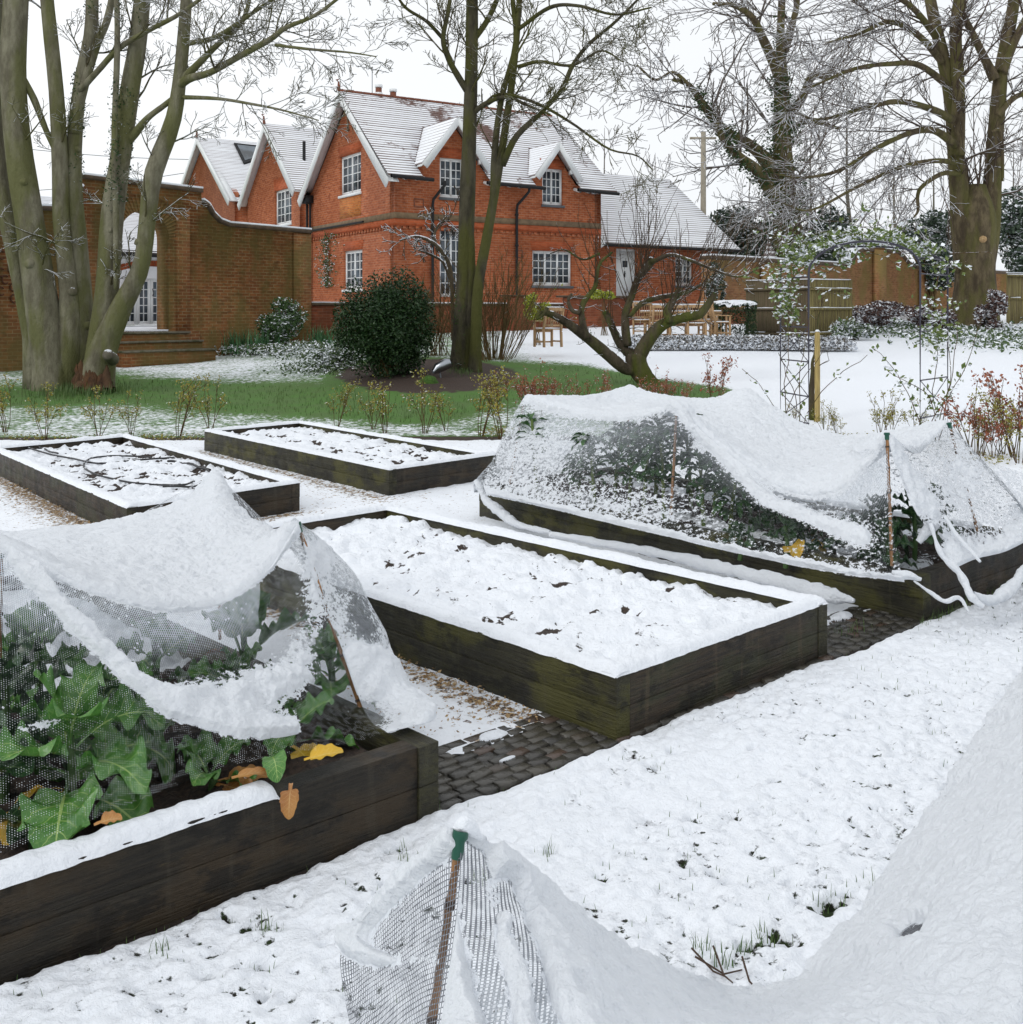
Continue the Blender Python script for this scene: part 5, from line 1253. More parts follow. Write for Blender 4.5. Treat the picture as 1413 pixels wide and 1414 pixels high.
b8 = stem(T, [(30, 105), (46, 135), (56, 160), (66, 185), (80, 215)], [5, 5, 4.5, 4, 4], d_ + .1, sides=8)
for s_, n_, L_ in ((b1, 16, 1.3), (b2, 10, 1.2), (b3, 15, .9), (b5, 10, 1.1), (b6, 8, .8), (b7, 10, 1.1), (C4, 9, 1.2), (C3, 7, 1.1), (C2, 6, 1.0), (C1, 6, 1.0), (C5, 5, .9), (A, 4, 1.1)):
    side_shoots(T, s_[0], s_[1], n_, L_, PR(rmin=.0052, wig=.13, nch=(6, 5, 4), max=4, lmin=.18, rat=.58, trop=(.12, .1, .05)), t0=.25 if s_[0][-1][2] > 3 else .1, ang=(30, 75))
for (a, b, r) in ((27, 262, 7), (38, 362, 9), (18, 345, 8), (90, 408, 8), (108, 448, 8), (92, 210, 6), (150, 330, 5), (190, 330, 6)):
    p = np.array(P(a, b, d_ - .35)); s_ = min((A, B, C1, C2, C3, C4), key=lambda q_: np.min(np.hypot(q_[0][:, 0] - p[0], q_[0][:, 2] - p[2]))); i = int(np.argmin(np.hypot(s_[0][:, 0] - p[0], s_[0][:, 2] - p[2]))); c = s_[0][i]; r0 = s_[1][i]; dv = np.array([(p[0] - c[0]) * 1.2, -.8 * r0, 0]); dv /= np.linalg.norm(dv); rr_ = r / F * d_ * .62; T[0].append((np.array([c + dv * r0 * .6, c + dv * (r0 * .95), c + dv * (r0 + .03) + (0, 0, .01), c + dv * (r0 + .035) + (0, 0, .01)]), np.array([rr_ * 1.7, rr_ * 1.3, rr_, 0]), 9))
root1 = finish_tree(T, 'sycamore_tree', GP(95, 535), 'big grey green tree of several stems rising before the left garden wall', 'bark_sycamore', 'bark_sycamore_twig')
b_ = np.array(root1.location)
# broken stump at its foot
T2 = []
for k in range(26):
    a = rng.uniform(104, 152); hh = rng.uniform(20, 60) * (1 - abs(a - 128) / 60); p0 = np.array(P(a, 540, d_ - .62 - .12 * rng.random())); p1 = np.array(P(a + rng.normal() * 3, 540 - hh, d_ - .55)); rr_ = rng.uniform(3, 7) / F * d_
    T2.append((np.array([p0 * (1 - t) + p1 * t + rng.normal(0, .012, 3) for t in np.linspace(0, 1, 6)]), np.array([1.4, 1.2, 1, .8, .5, .05]) * rr_, 7))
V, Fq = tubes_mesh(T2); V = V + .06 * (fbm(V[:, 0], V[:, 2], V[:, 1], s=14)[:, None] - .5); mkmesh('stump', V - b_, Fq, 'stump', root1, False)
c_ = P(149, 489, d_ - .95); V, Fq = tubes_mesh([(np.array([(c_[0] - .10, c_[1] + .5, c_[2] - .12), (c_[0] - .02, c_[1] + .05, c_[2] - .02), (c_[0], c_[1], c_[2]), (c_[0], c_[1] - .005, c_[2])]), np.array([.12, .10, .095, 0]), 12)]); mkmesh('cut_limb', V - b_, Fq, 'bark_far', root1, False)
# ivy on the left tree
def stem_leaves(root, stems, mat, n, size, spread, t0=0, t1=1, name='ivy', dirs=None):
    cs = []
    for (p, r) in stems:
        for k in range(n):
            t = (t0 + (t1 - t0) * random.random()) * (len(p) - 1); i = min(int(t), len(p) - 2); f_ = t - i
            q = p[i] * (1 - f_) + p[i + 1] * f_; dd = rng.normal(size=3); dd[2] *= .6; dd /= np.linalg.norm(dd); rr = r[i] * 1.02 + abs(rng.normal()) * spread
            q = q + dd * rr
            if vn(np.array(q[0] * 2.2), np.array(q[2] * 2.2)) > .38: cs.append(q)
    V, Fq = leafcloud(np.array(cs), size); return mkmesh(name, V - np.array(root.location), Fq, mat, root)
stem_leaves(root1, [C3, C2], 'leaf_ivy', 1100, .055, .025, .45, .95)
stem_leaves(root1, [C6], 'leaf_ivy', 700, .055, .05, .3, 1)
# --- central twin tree
d_ = 21.5; T = ([], []); pm = dict(rmin=.0056, wig=.13, nch=(6, 5, 4), max=4, lmin=.2, rat=.58, trop=(.1, .12, .1))
t1 = stem(T, [(634, 530), (636, 505), (638, 450), (642, 380), (645, 290), (648, 200), (651, 100), (652, 20), (652, -100)], [19, 15, 12.5, 11.5, 11, 10, 9, 8.5, 7], d_)
t1b = stem(T, [(646, 525), (648, 470), (651, 400), (651, 340), (648, 280)], [8, 6, 5.5, 5, 3], d_ - .1)
t2 = stem(T, [(656, 520), (657, 480), (660, 400), (672, 330), (681, 280), (692, 215), (702, 150), (710, 90), (716, 20), (722, -80)], [11, 8.5, 7.5, 7, 6.2, 5.6, 5.2, 4.8, 4.2, 3.4], d_ - .3)
t3 = stem(T, [(681, 290), (682, 255), (683, 220), (686, 180), (694, 130), (712, 60), (708, 0), (705, -60)], [5, 5, 5, 4.5, 4, 3.5, 3.2, 3], d_ - .3)
q1 = stem(T, [(694, 228), (712, 190), (742, 160), (775, 125), (790, 92), (812, 62), (850, 30), (890, -10)], [5, 4.6, 4, 3.5, 3.2, 2.8, 2.2, 1.6], d_ - .3, d_ - 1.5, sides=8)
q2 = stem(T, [(652, 158), (672, 142), (700, 134), (730, 146), (760, 158)], [4, 3.4, 2.8, 2, 1.4], d_, d_ - 1, sides=7)
q3 = stem(T, [(645, 125), (632, 104), (620, 82), (612, 55), (618, 20), (628, -40)], [5, 4.5, 4, 3.4, 3, 2.4], d_, d_ - .6, sides=8)
q4 = stem(T, [(664, 150), (690, 130), (740, 142), (790, 170), (840, 205), (880, 215), (902, 235)], [2.6, 2.6, 2.4, 2, 1.6, 1.2, .8], d_, d_ - 2, sides=6)
q5 = stem(T, [(716, 92), (745, 85), (790, 90), (830, 70), (860, 85)], [3, 2.6, 2, 1.5, 1], d_ - .4, d_ - 1.6, sides=6)
q6 = stem(T, [(650, 60), (672, 30), (690, -10), (700, -50)], [5, 4, 3.5, 3], d_, sides=7)
q7 = stem(T, [(716, 40), (760, 10), (800, 8), (850, 20), (900, 10)], [3, 2.8, 2.3, 1.8, 1.2], d_ - .4, d_ - 2, sides=6)
q8 = stem(T, [(618, 60), (590, 30), (560, 10), (540, -20)], [3, 2.4, 2, 1.5], d_, d_ - 1, sides=6)
for s_, n_, L_ in ((q1, 16, 1.2), (q2, 8, .9), (q3, 10, 1.1), (q4, 14, .9), (q5, 10, .9), (q6, 6, 1), (q7, 10, 1), (q8, 7, .9), (t2, 10, 1.1), (t3, 8, 1.0), (t1, 9, 1.1)):
    side_shoots(T, s_[0], s_[1], n_, L_, PR(**pm), t0=.62 if (s_ is t1 or s_ is t2) else .2, ang=(30, 80))
root2 = finish_tree(T, 'ash_tree', GP(645, 512), 'slim mossy twin stemmed tree standing in the shrub bed before the house', 'bark_mossy', 'bark_mossy_twig')
stem_leaves(root2, [(t1[0][:5], t1[1][:5])], 'leaf_ivy', 160, .05, .04, .5, 1); 
stem_leaves(root2, [(t1[0][6:10], t1[1][6:10])], 'moss', 200, .05, .03, 0, 1, 'foliage')
# --- apple tree
g0 = GP(886, 530); d_ = g0[1]; T = ([], []); 
ap = [stem(T, [(925, 556), (908, 540), (892, 524), (880, 505), (878, 488)], [13, 13, 13, 15, 14], d_),
      stem(T, [(880, 512), (862, 508), (840, 490), (816, 470), (785, 447), (762, 434), (748, 432)], [8, 8.5, 8, 7.5, 6, 5, 3], d_, d_ - .8, sides=10),
      stem(T, [(746, 430), (742, 440), (752, 432), (756, 424)], [3.5, 2, 3, 3], d_ - .8, sides=7),
      stem(T, [(877, 494), (862, 480), (853, 468), (843, 446), (836, 430)], [8, 7.5, 6, 5, 4], d_, d_ + .5, sides=10),
      stem(T, [(867, 478), (864, 455), (864, 433), (872, 410), (880, 388), (892, 370), (902, 358)], [6, 6, 5.5, 5, 5, 6, 6], d_, d_ + .3, sides=10),
      stem(T, [(880, 496), (892, 475), (906, 456), (920, 446), (945, 438), (966, 434), (978, 420), (988, 404)], [11, 10, 9, 8, 7, 6.5, 5, 4], d_, d_ - .4, sides=10),
      stem(T, [(870, 437), (885, 420), (905, 412), (932, 407), (950, 403), (965, 395), (985, 386)], [3, 4, 3.6, 3.2, 2.8, 2.4, 1.6], d_, d_ + .6, sides=8),
      stem(T, [(812, 468), (806, 452), (803, 432), (806, 418), (815, 405), (822, 395), (828, 365), (846, 348)], [5, 5, 4, 4, 3.4, 3, 2, 1.5], d_ - .5, d_ - .2, sides=8),
      stem(T, [(801, 432), (790, 428), (785, 415), (790, 405)], [3.5, 3, 2.4, 1.6], d_ - .5, sides=7),
      stem(T, [(926, 446), (922, 430), (930, 415), (938, 400)], [5, 6, 5, 3], d_ - .3, d_, sides=8),
      stem(T, [(900, 362), (925, 352), (950, 358), (985, 372), (1020, 382), (1050, 370)], [3.4, 3, 2.4, 1.8, 1.4, .8], d_ + .2, d_ - .8, sides=7),
      stem(T, [(828, 350), (805, 358), (780, 345), (760, 350)], [2, 1.6, 1.2, .8], d_ - .2, d_ - .6, sides=6)]
ws = PR(rmin=.0042, wig=.05, nch=(4, 3), max=2, lmin=.5, rat=.42, trop=(.35, .2), seg=(8, 6, 4), ang=(18, 45))
sp_ = PR(rmin=.0038, wig=.15, nch=(4, 3, 2), max=3, lmin=.12, rat=.5, trop=(.1, .1), seg=(4, 4, 3), ang=(30, 80))
for k, (s_, n_, L_) in enumerate(((ap[4], 22, 2.0), (ap[5], 12, 1.5), (ap[6], 14, 1.6), (ap[7], 8, 1.2), (ap[10], 12, 1.3), (ap[3], 4, .9), (ap[9], 6, 1.3))):
    for j in range(n_):
        t = .35 + .65 * random.random(); i = int(t * (len(s_[0]) - 1)); q = s_[0][i]
        dx = (q[0] - g0[0]) * .35 + random.gauss(0, .33); grow(T, q, (dx, random.gauss(0, .3), 1), L_ * random.uniform(.5, 1.1), .010, 1, dict(ws))
    side_shoots(T, s_[0], s_[1], n_, .45, dict(sp_), t0=.1, ang=(40, 85))
for s_, n_ in ((ap[1], 8), (ap[8], 5), (ap[11], 5)): side_shoots(T, s_[0], s_[1], n_, .35, dict(sp_), t0=.3, ang=(40, 85))
root3 = finish_tree(T, 'apple_tree', g0, 'gnarled mossy apple tree leaning over the lawn, its young shoots dusted with snow', 'bark_apple', 'bark_apple_twig')
stem_leaves(root3, [ap[5], ap[3], ap[7], ap[9]], 'moss', 350, .03, .02, 0, 1, 'moss')
stem_leaves(root3, [ap[8]], 'leaf_spotted', 130, .06, .12, .2, 1, 'lichen_tuft')
# --- big lime, right
g0 = GP(1345, 440); d_ = 33.5; T = ([], []);
L = [stem(T, [(1345, 470), (1346, 430), (1347, 390), (1346, 340), (1347, 300), (1348, 255)], [37, 31, 27, 27, 27, 13], d_, n=20, sides=18),
     stem(T, [(1340, 375), (1332, 320), (1326, 270), (1320, 210), (1318, 170), (1312, 120), (1298, 60), (1285, 0), (1275, -70)], [20, 18, 14, 11, 11, 10, 8.5, 7.5, 6], d_),
     stem(T, [(1322, 215), (1324, 150), (1322, 90), (1320, 40), (1330, -40)], [10, 9, 8.5, 8, 7], d_ - .3),
     stem(T, [(1352, 375), (1362, 320), (1370, 260), (1374, 200), (1378, 150), (1384, 90), (1396, 30), (1410, -60)], [20, 18, 13, 11, 10, 9, 8, 7], d_ + .2),
     stem(T, [(1374, 110), (1362, 85), (1345, 50), (1330, 20), (1322, -10)], [8, 6, 5, 4.5, 4], d_, sides=9),
     stem(T, [(1384, 100), (1400, 60), (1420, 20)], [7, 6, 5], d_, sides=8),
     stem(T, [(1385, 250), (1384, 200), (1380, 180), (1370, 182)], [2, 2.5, 2.5, 2], d_ - 1, sides=6),
     stem(T, [(1320, 200), (1290, 180), (1255, 184), (1210, 205), (1160, 235), (1110, 245), (1070, 240)], [6, 5, 4, 3.4, 2.6, 1.8, 1], d_ - .5, d_ - 4, sides=8),
     stem(T, [(1315, 165), (1285, 150), (1240, 140), (1190, 150), (1130, 165), (1090, 150)], [6, 5, 4, 3, 2, 1.2], d_ - .5, d_ - 4, sides=8),
     stem(T, [(1312, 120), (1270, 90), (1230, 88), (1180, 95), (1120, 120)], [5, 4.4, 3.4, 2.6, 1.4], d_, d_ - 4, sides=8),
     stem(T, [(1305, 90), (1270, 50), (1230, 30), (1190, 45), (1140, 60)], [5, 4.4, 3.4, 2.4, 1.4], d_, d_ - 4, sides=8),
     stem(T, [(1325, 240), (1300, 240), (1270, 262), (1268, 290), (1262, 300)], [4, 3.4, 2.8, 2, 1.2], d_ - .5, d_ - 2, sides=7),
     stem(T, [(1378, 160), (1395, 140), (1415, 130), (1450, 140)], [5, 4, 3.4, 2.5], d_, sides=7),
     stem(T, [(1322, 225), (1290, 222), (1240, 232), (1180, 260), (1120, 290), (1080, 280)], [4, 3.6, 3, 2.2, 1.6, 1], d_ - .5, d_ - 5, sides=7),
     stem(T, [(1300, 60), (1260, 10), (1220, -10), (1180, 0)], [5, 4, 3, 2.4], d_, d_ - 3, sides=7)]
lp = PR(rmin=.009, wig=.10, nch=(7, 6, 5), max=3, lmin=.5, rat=.62, trop=(-.02, -.05, -.05), ang=(12, 42), seg=(6, 6, 5, 4))
for k in (7, 8, 9, 10, 13, 14): side_shoots(T, L[k][0], L[k][1], 12, 2.7, dict(lp), t0=.1, ang=(10, 40), bias=(-.2, -.1, -.12))
for k in (1, 2, 3): side_shoots(T, L[k][0], L[k][1], 14, 2.2, dict(lp), t0=.15, ang=(40, 80), bias=(-.2 if k < 3 else .3, 0, .15))
for k in (4, 5, 12, 11): side_shoots(T, L[k][0], L[k][1], 7, 1.8, dict(lp), t0=.2)
for k in range(12): grow(T, P(1350 + random.gauss(0, 14), 290 + random.gauss(0, 6), d_), (random.gauss(0, .15), random.gauss(0, .2), 1), random.uniform(1.5, 3.2), .03, 2, dict(lp, trop=(.2,)))
root4 = finish_tree(T, 'lime_tree', (g0[0], d_, float(gz(g0[0], d_))), 'huge old tree with a thick forked trunk at the right edge behind the wall', 'bark_lime', 'bark_lime_twig')
mb = MB(); c_ = P(1359, 330, d_ - .68); mb.tube([(c_[0], c_[1] + .3, c_[2]), (c_[0], c_[1] - .06, c_[2])], [.14, .11], 12); mb.build('cut_limb', 'leaf_dry', root4, location=None) if 0 else None
V, Fq = tubes_mesh([(np.array([(c_[0], c_[1] + .3, c_[2]), (c_[0], c_[1], c_[2]), (c_[0], c_[1] - .01, c_[2])]), np.array([.16, .10, .0]), 12)]); mkmesh('cut_limb', V - np.array(root4.location), Fq, 'wood_chip', root4, True)
# --- ivy clad tree in the distance
d_ = 52; T = ([], [])
I_ = [stem(T, [(1098, 385), (1090, 340), (1086, 290), (1082, 240), (1080, 180), (1080, 120), (1078, 60), (1080, 0), (1084, -60)], [30, 22, 18, 15, 12, 10, 6, 5, 4], d_),
      stem(T, [(1082, 120), (1066, 80), (1052, 50), (1040, 25), (1015, 8), (985, 5)], [8, 7, 6, 4.6, 3.4, 2.4], d_, d_ - 3, sides=8),
      stem(T, [(1084, 70), (1092, 40), (1100, 10), (1105, -40)], [6, 5, 4, 3], d_, sides=8),
      stem(T, [(1080, 270), (1060, 225), (1035, 200), (1000, 180), (975, 150), (952, 118), (930, 110)], [12, 10, 8, 7, 6, 4, 2.5], d_, d_ - 2, sides=9),
      stem(T, [(1078, 290), (1050, 240), (1020, 215), (998, 190), (990, 170)], [10, 8, 6, 5, 3], d_ - 1, d_ - 3, sides=9),
      stem(T, [(1090, 165), (1110, 130), (1122, 105), (1140, 105), (1150, 95)], [6, 6, 5, 4, 3], d_, d_ + 1, sides=8),
      stem(T, [(1092, 180), (1110, 168), (1135, 170), (1160, 178)], [4, 4, 3, 2], d_, sides=8),
      stem(T, [(1112, 385), (1105, 340), (1095, 300), (1090, 260)], [12, 10, 9, 6], d_ - .5, sides=9),
      stem(T, [(955, 120), (930, 100), (905, 110), (880, 90)], [3, 2.4, 2, 1.4], d_ - 2, sides=6)]
fp = PR(rmin=.016, wig=.15, nch=(6, 5, 4), max=3, lmin=.7, rat=.58, trop=(.05, .05), seg=(6, 5, 4, 3))
for k, s_ in enumerate(I_):
    side_shoots(T, s_[0], s_[1], 16 if k in (0, 1, 3) else 9, 3.6, dict(fp), t0=.3 if k else .45, ang=(30, 75))
root5 = finish_tree(T, 'ivy_clad_tree', (I_[0][0][0][0], d_, float(gz(13, d_))), 'tall bare tree wrapped in dark ivy beyond the far garden wall', 'bark_lime', 'bark_far_twig')
stem_leaves(root5, [(I_[0][0][:18], I_[0][1][:18])], 'leaf_ivy', 4200, .17, .45); stem_leaves(root5, [I_[3], I_[4], I_[7]], 'leaf_ivy', 1400, .17, .28, 0, .8); stem_leaves(root5, [(I_[0][0][12:22], I_[0][1][12:22])], 'leaf_ivy', 700, .15, .15)
# --- distant bare trees
def far_tree(px, py, d, Hh, spread, label, seed, name='bare_tree', n=9, lean=0, bark='bark_far'):
    random.seed(seed); x, y, _ = P(px, py, d); zg_ = float(gz(x, y)) - .1; T = ([], [])
    k = Hh / 5; zt_ = zg_ + Hh
    pts = np.array([(x, y, zg_), (x + .1 * k, y, zg_ + Hh * .25), (x + lean * .4, y, zg_ + Hh * .5), (x + lean, y, zt_ * .98)]); p = catmull(pts, 18); r = np.linspace(.035 * Hh * .5, .012, 18)
    T[0].append((p, r, 9)); pp = PR(rmin=.017, wig=.14, nch=(7, 5, 4), max=3, lmin=.6, rat=.6, trop=(.15, .1), seg=(6, 5, 4, 3))
    for j in range(n):
        t = .22 + .75 * (j + random.random()) / n; i = min(int(t * 17), 16); grow(T, p[i], rdir(p[i + 1] - p[i], rad(random.uniform(28, 60))), spread * random.uniform(.7, 1.2) * (1.1 - .5 * t), r[i] * .5, 1, pp)
    return finish_tree(T, name, (x, y, zg_), label, bark, 'bark_far_twig', group='bare trees beyond the garden walls')
for k, a in enumerate([(1170, 380, 60, 14, 5.5, 'bare snow dusted tree beyond the raised part of the far wall'), (1120, 380, 66, 12, 4.5, 'slim bare tree just right of the ivy clad tree'),
         (1235, 380, 72, 13, 5, 'bare tree seen through the drooping branches of the big tree'), (1400, 390, 62, 10, 4.5, 'pale bare tree beyond the fence at the right edge'),
         (1035, 360, 75, 10, 4.5, 'small frosted tree behind the telegraph pole'), (835, 250, 70, 12.5, 4.0, 'faint bare tree showing over the ridge of the low wing'),
         (905, 250, 78, 12, 4.5, 'faint frosted tree over the snowy wing roof'), (300, 250, 85, 13.5, 4, 'faint bare tree beyond the left gable roof'), (1290, 380, 55, 9, 4.5, 'bare tree between the raised wall and the big trunk')]): far_tree(*a, 40 + k)
random.seed(99)
# evergreens beyond the wall
def blob_shrub(name, px, py, d, rx, rz, n, size, mat, label, cat='shrub', ry=None, stems=True, stem_mat='brown_stem', group=None, top=1.0, gap=.35, base_py=None, hole_s=2.2, flat=None, lumps=7, lim=1.0):
    x, y, z = P(px, py, d); zg_ = float(gz(x, y)); ry = ry or rx; cz = z
    root = empty(name, (x, y, zg_), 0, label, cat, group); c = []
    lc = rng.normal(0, .42, (lumps, 3)); lr = rng.uniform(.35, .62, lumps)
    while len(c) < n:
        k = rng.integers(lumps, size=n); dd = rng.normal(size=(n, 3)); dd /= np.linalg.norm(dd, axis=1, keepdims=True); rr = rng.random(n)[:, None] ** (1 / 2.2)
        q = lc[k] + dd * rr * lr[k][:, None]; q = q[(np.linalg.norm(q, axis=1) < lim)]
        w_ = q * (rx, ry, rz) + (0, 0, cz - zg_); f_ = fbm(w_[:, 0] * hole_s + x, w_[:, 1] * hole_s, w_[:, 2] * hole_s, o=2)
        w_ = w_[(f_ > gap) & (w_[:, 2] > .02)]
        if flat is not None: w_ = w_[w_[:, 2] < flat]
        c += list(w_)
    V, Fq = leafcloud(np.array(c[:n]), size, .55, up=.3); mkmesh('foliage', V, Fq, mat, root)
    if stems:
        T = []
        for k in range(9):
            e = np.array(c[rng.integers(min(len(c), n))]); T.append((catmull([(rng.normal(0, .08), rng.normal(0, .08), -.1), (e[0] * .3, e[1] * .3, e[2] * .45), tuple(e)], 8), np.linspace(.03, .008, 8) * max(.4, rz), 6))
        V, Fq = tubes_mesh(T); mkmesh('stems', V, Fq, stem_mat, root, True)
    return root
blob_shrub('evergreen_tree', 1030, 335, 56, 3.2, 2.1, 8000, .24, 'leaf_conifer', 'dark evergreen beyond the wall left of the ivy clad tree', 'tree', gap=.4)
blob_shrub('evergreen_tree', 1145, 345, 54, 2.4, 2.4, 6000, .24, 'leaf_conifer', 'dark evergreen just right of the ivy clad tree', 'tree', gap=.42)
blob_shrub('evergreen_tree', 1290, 345, 50, 1.8, 2.0, 5500, .22, 'leaf_conifer', 'dark evergreen beyond the wall left of the huge trunk', 'tree', gap=.42)
blob_shrub('evergreen_tree', 1415, 335, 46, 1.9, 2.6, 7000, .22, 'leaf_conifer', 'dark evergreen at the right edge behind the fence', 'tree', gap=.38)
# telegraph pole
p = P(971, 330, 48); zt_ = P(973, 182, 48)[2]; mb = MB(); mb.tube([(0, 0, -1), (.02, 0, zt_ - float(gz(p[0], 48)))], [.16, .11], 10); mb.bar((-.6, 0, zt_ - 1.9), (.6, 0, zt_ - 1.9), .1, .1)
o = mb.build('telegraph_pole', 'pole_wood', None, True); o.location = (p[0], 48, float(gz(p[0], 48))); tag(o, 'tall wooden pole standing beyond the snowy wing roof', 'pole')
# overhead wires at far left
mb = MB()
for (a, b, c, e) in ((-20, 200, 330, 222), (-20, 268, 300, 232)): mb.tube(catmull([P(a, b, 60), P((a + c) / 2, (b + e) / 2 + 5, 60), P(c, e, 60)], 12), .018, 4)
tag(mb.build('overhead_wires', 'lead', None, True), 'two thin overhead wires crossing the sky behind the left tree', 'wires')

# ================================================================== SHRUBS AND PLANTS
g0 = GP(525, 525)
rng = np.random.default_rng(12)
hb = blob_shrub('holly_bush', 531, 446, g0[1], 66 / F * g0[1], 80 / F * g0[1], 30000, .062, 'leaf_holly', 'dense dark green bush in the centre bed before the gable end', 'bush', gap=.30, hole_s=3.0, lumps=60, lim=1.10)
blob_shrub('snowy_shrub', 392, 447, GP(392, 487)[1] + .6, 45 / F * 25, 38 / F * 25, 5200, .10, 'leaf_rhodo', 'rounded green shrub with snow on each leaf against the garden wall', 'shrub', gap=.3, lumps=14, lim=1.1)
blob_shrub('snowy_shrub', 1183, 458, 30.5, 38 / F * 30.5, 24 / F * 30.5, 1800, .12, 'leaf_snowy', 'low green snow covered shrub at the end of the fence panels', 'shrub')
blob_shrub('variegated_shrub', 742, 424, 29, 22 / F * 29, 22 / F * 29, 1300, .09, 'leaf_spotted', 'yellow and green leaved shrub behind the single chair', 'shrub', gap=.3)
blob_shrub('variegated_shrub', 833, 405, 32.5, 22 / F * 32, 10 / F * 32, 700, .09, 'leaf_spotted', 'low yellow and green shrub on top of the retaining wall', 'shrub', gap=.3)
blob_shrub('heather_bank', 1215, 432, 33.5, 55 / F * 33, 20 / F * 33, 3600, .12, 'leaf_heather', 'dark brown snow dusted heather mound below the raised wall', 'shrub')
blob_shrub('heather_bank', 1290, 440, 31.5, 42 / F * 31, 22 / F * 31, 3000, .12, 'leaf_heather', 'dark brown snow dusted heather mound left of the huge trunk', 'shrub')
blob_shrub('heather_bank', 1372, 432, 31.8, 26 / F * 31, 34 / F * 31, 2600, .12, 'leaf_heather', 'dark bush at the right foot of the huge trunk', 'shrub')
blob_shrub('snowy_shrub', 455, 496, GP(455, 520)[1] + 1, 30 / F * 23, 14 / F * 23, 1500, .08, 'leaf_snowy', 'small snowy evergreen just left of the dark bush', 'shrub')
blob_shrub('snowy_shrub', 985, 395, 34, 18 / F * 34, 34 / F * 34, 1300, .10, 'leaf_conifer', 'narrow dark conifer by the window of the low wing', 'shrub')
# clipped box hedge with a flat snowy top
def hedge(px0, px1, pyt, pyb, d, dep, label, mat='leaf_holly', n=6500, size=.06):
    x0 = (px0 - CX) / F * d; x1 = (px1 - CX) / F * d; zt_ = EH - (pyt - HY) / F * d; zb_ = EH - (pyb - HY) / F * d; c0 = ((x0 + x1) / 2, d + dep / 2, zb_)
    r_ = empty('box_hedge', c0, 0, label, 'hedge'); hw = (x1 - x0) / 2; q = rng.uniform(-1, 1, (n, 3)); ax = rng.integers(0, 3, n); sg = rng.choice([-1., 1.], n)
    q[np.arange(n), ax] = sg * (1 - .12 * rng.random(n)); q[:, 2] = np.where((ax == 2), np.abs(q[:, 2]), q[:, 2]); q = q * (hw, dep / 2, (zt_ - zb_) / 2) + (0, 0, (zt_ - zb_) / 2)
    q += (fbm(q[:, 0], q[:, 1], q[:, 2], s=3)[:, None] - .5) * .25
    V, Fq = leafcloud(q, size); mkmesh('foliage', V, Fq, mat, r_)
    m = 40; u, v = np.meshgrid(np.linspace(-1, 1, m), np.linspace(-1, 1, m), indexing='ij'); zz = (zt_ - zb_) - .02 + .09 * (1 - np.maximum(np.abs(u), np.abs(v)) ** 6) * (.6 + .8 * fbm(u * hw * 2, v * 2, s=2)) - .12 * np.clip(np.maximum(np.abs(u), np.abs(v)) - .85, 0, 1) / .15 * vn(u * 8, v * 8)
    mkmesh('snow_cap', np.stack([u * hw * 1.02, v * dep / 2 * 1.02, zz], -1).reshape(-1, 3), gridfaces(m, m), 'snow', r_, True)
    return r_
hedge(991, 1046, 418, 464, 31, 1.4, 'dark clipped box hedge with a thick flat snow top beside the brick pier')
# low edging plants in front of the chairs
def clump_row(px0, py0, px1, py1, n, r, hgt, label, mat, size, dens=130, name='edging_plant', group=None, cat='plant'):
    out = []
    for k in range(n):
        t = (k + .5) / n; px, py = px0 + (px1 - px0) * t, py0 + (py1 - py0) * t; b = GP(px, py); rt = empty(name, b, 0, label, cat, group)
        q = rng.normal(size=(dens, 3)); q /= np.linalg.norm(q, axis=1, keepdims=True); q *= (.6 + .4 * rng.random((dens, 1))); q = q * (r, r, hgt); q[:, 2] = np.abs(q[:, 2]) + .03
        V, Fq = leafcloud(q, size); mkmesh('foliage', V, Fq, mat, rt); out.append(rt)
    return out
clump_row(862, 482, 1172, 484, 30, .32, .36, 'snow topped lavender clump before the teak chairs', 'leaf_lav', .10, 420, 'lavender_plant', 'lavender edging before the teak chairs')
# daffodil leaf clumps below the wall
for i, (px, py, hh, lab) in enumerate(((298, 489, .55, 'leftmost clump of upright daffodil leaves beside the stone steps'), (330, 488, .50, 'second clump of daffodil leaves from the stone steps'), (362, 488, .50, 'third clump of daffodil leaves, under the snowy shrub'), (447, 480, .5, 'clump of upright leaves between the snowy shrub and the dark bush'))):
    b = GP(px, py); r_ = empty('daffodil_clump', b, 0, lab, 'plant', 'daffodil leaf clumps'); pts = [(rng.normal(0, .22), rng.normal(0, .15), 0) for _ in range(150)]
    o = blades(pts, hh, 'leaves', None, 'leaf_daff', .016, .8); del o['kind']; del o['category']; o.parent = r_
def cover_patch(pts, name, label, mat, size, hgt, n):
    base = GP(*pts[0][:2]); c = []
    for (px, py, rx, ry) in pts:
        for k in range(n):
            a, b = px + rng.normal() * rx, py + rng.normal() * ry
            if b < 440: continue
            g_ = GP(a, b); c.append((g_[0], g_[1], g_[2] + hgt * rng.random()))
    V, Fq = leafcloud(np.array(c), size); return tag(mkmesh(name, V, Fq, mat), label, 'ground cover', kind='stuff')
cover_patch([(390, 487, 30, 3), (350, 489, 30, 2.5), (440, 494, 22, 6), (470, 503, 14, 6)], 'ground_cover', 'snowy evergreen ground cover along the foot of the garden wall', 'leaf_snowy', .10, .28, 850)
cover_patch([(1340, 468, 45, 7), (1300, 462, 30, 6), (1395, 470, 30, 8), (1230, 455, 25, 4)], 'ground_cover', 'snow dusted ground cover under the huge tree', 'leaf_snowy', .14, .22, 900)
cover_patch([(430, 512, 24, 4)], 'ground_cover', 'light green ground cover at the edge of the bark bed', 'leaf_snowy', .09, .18, 500)
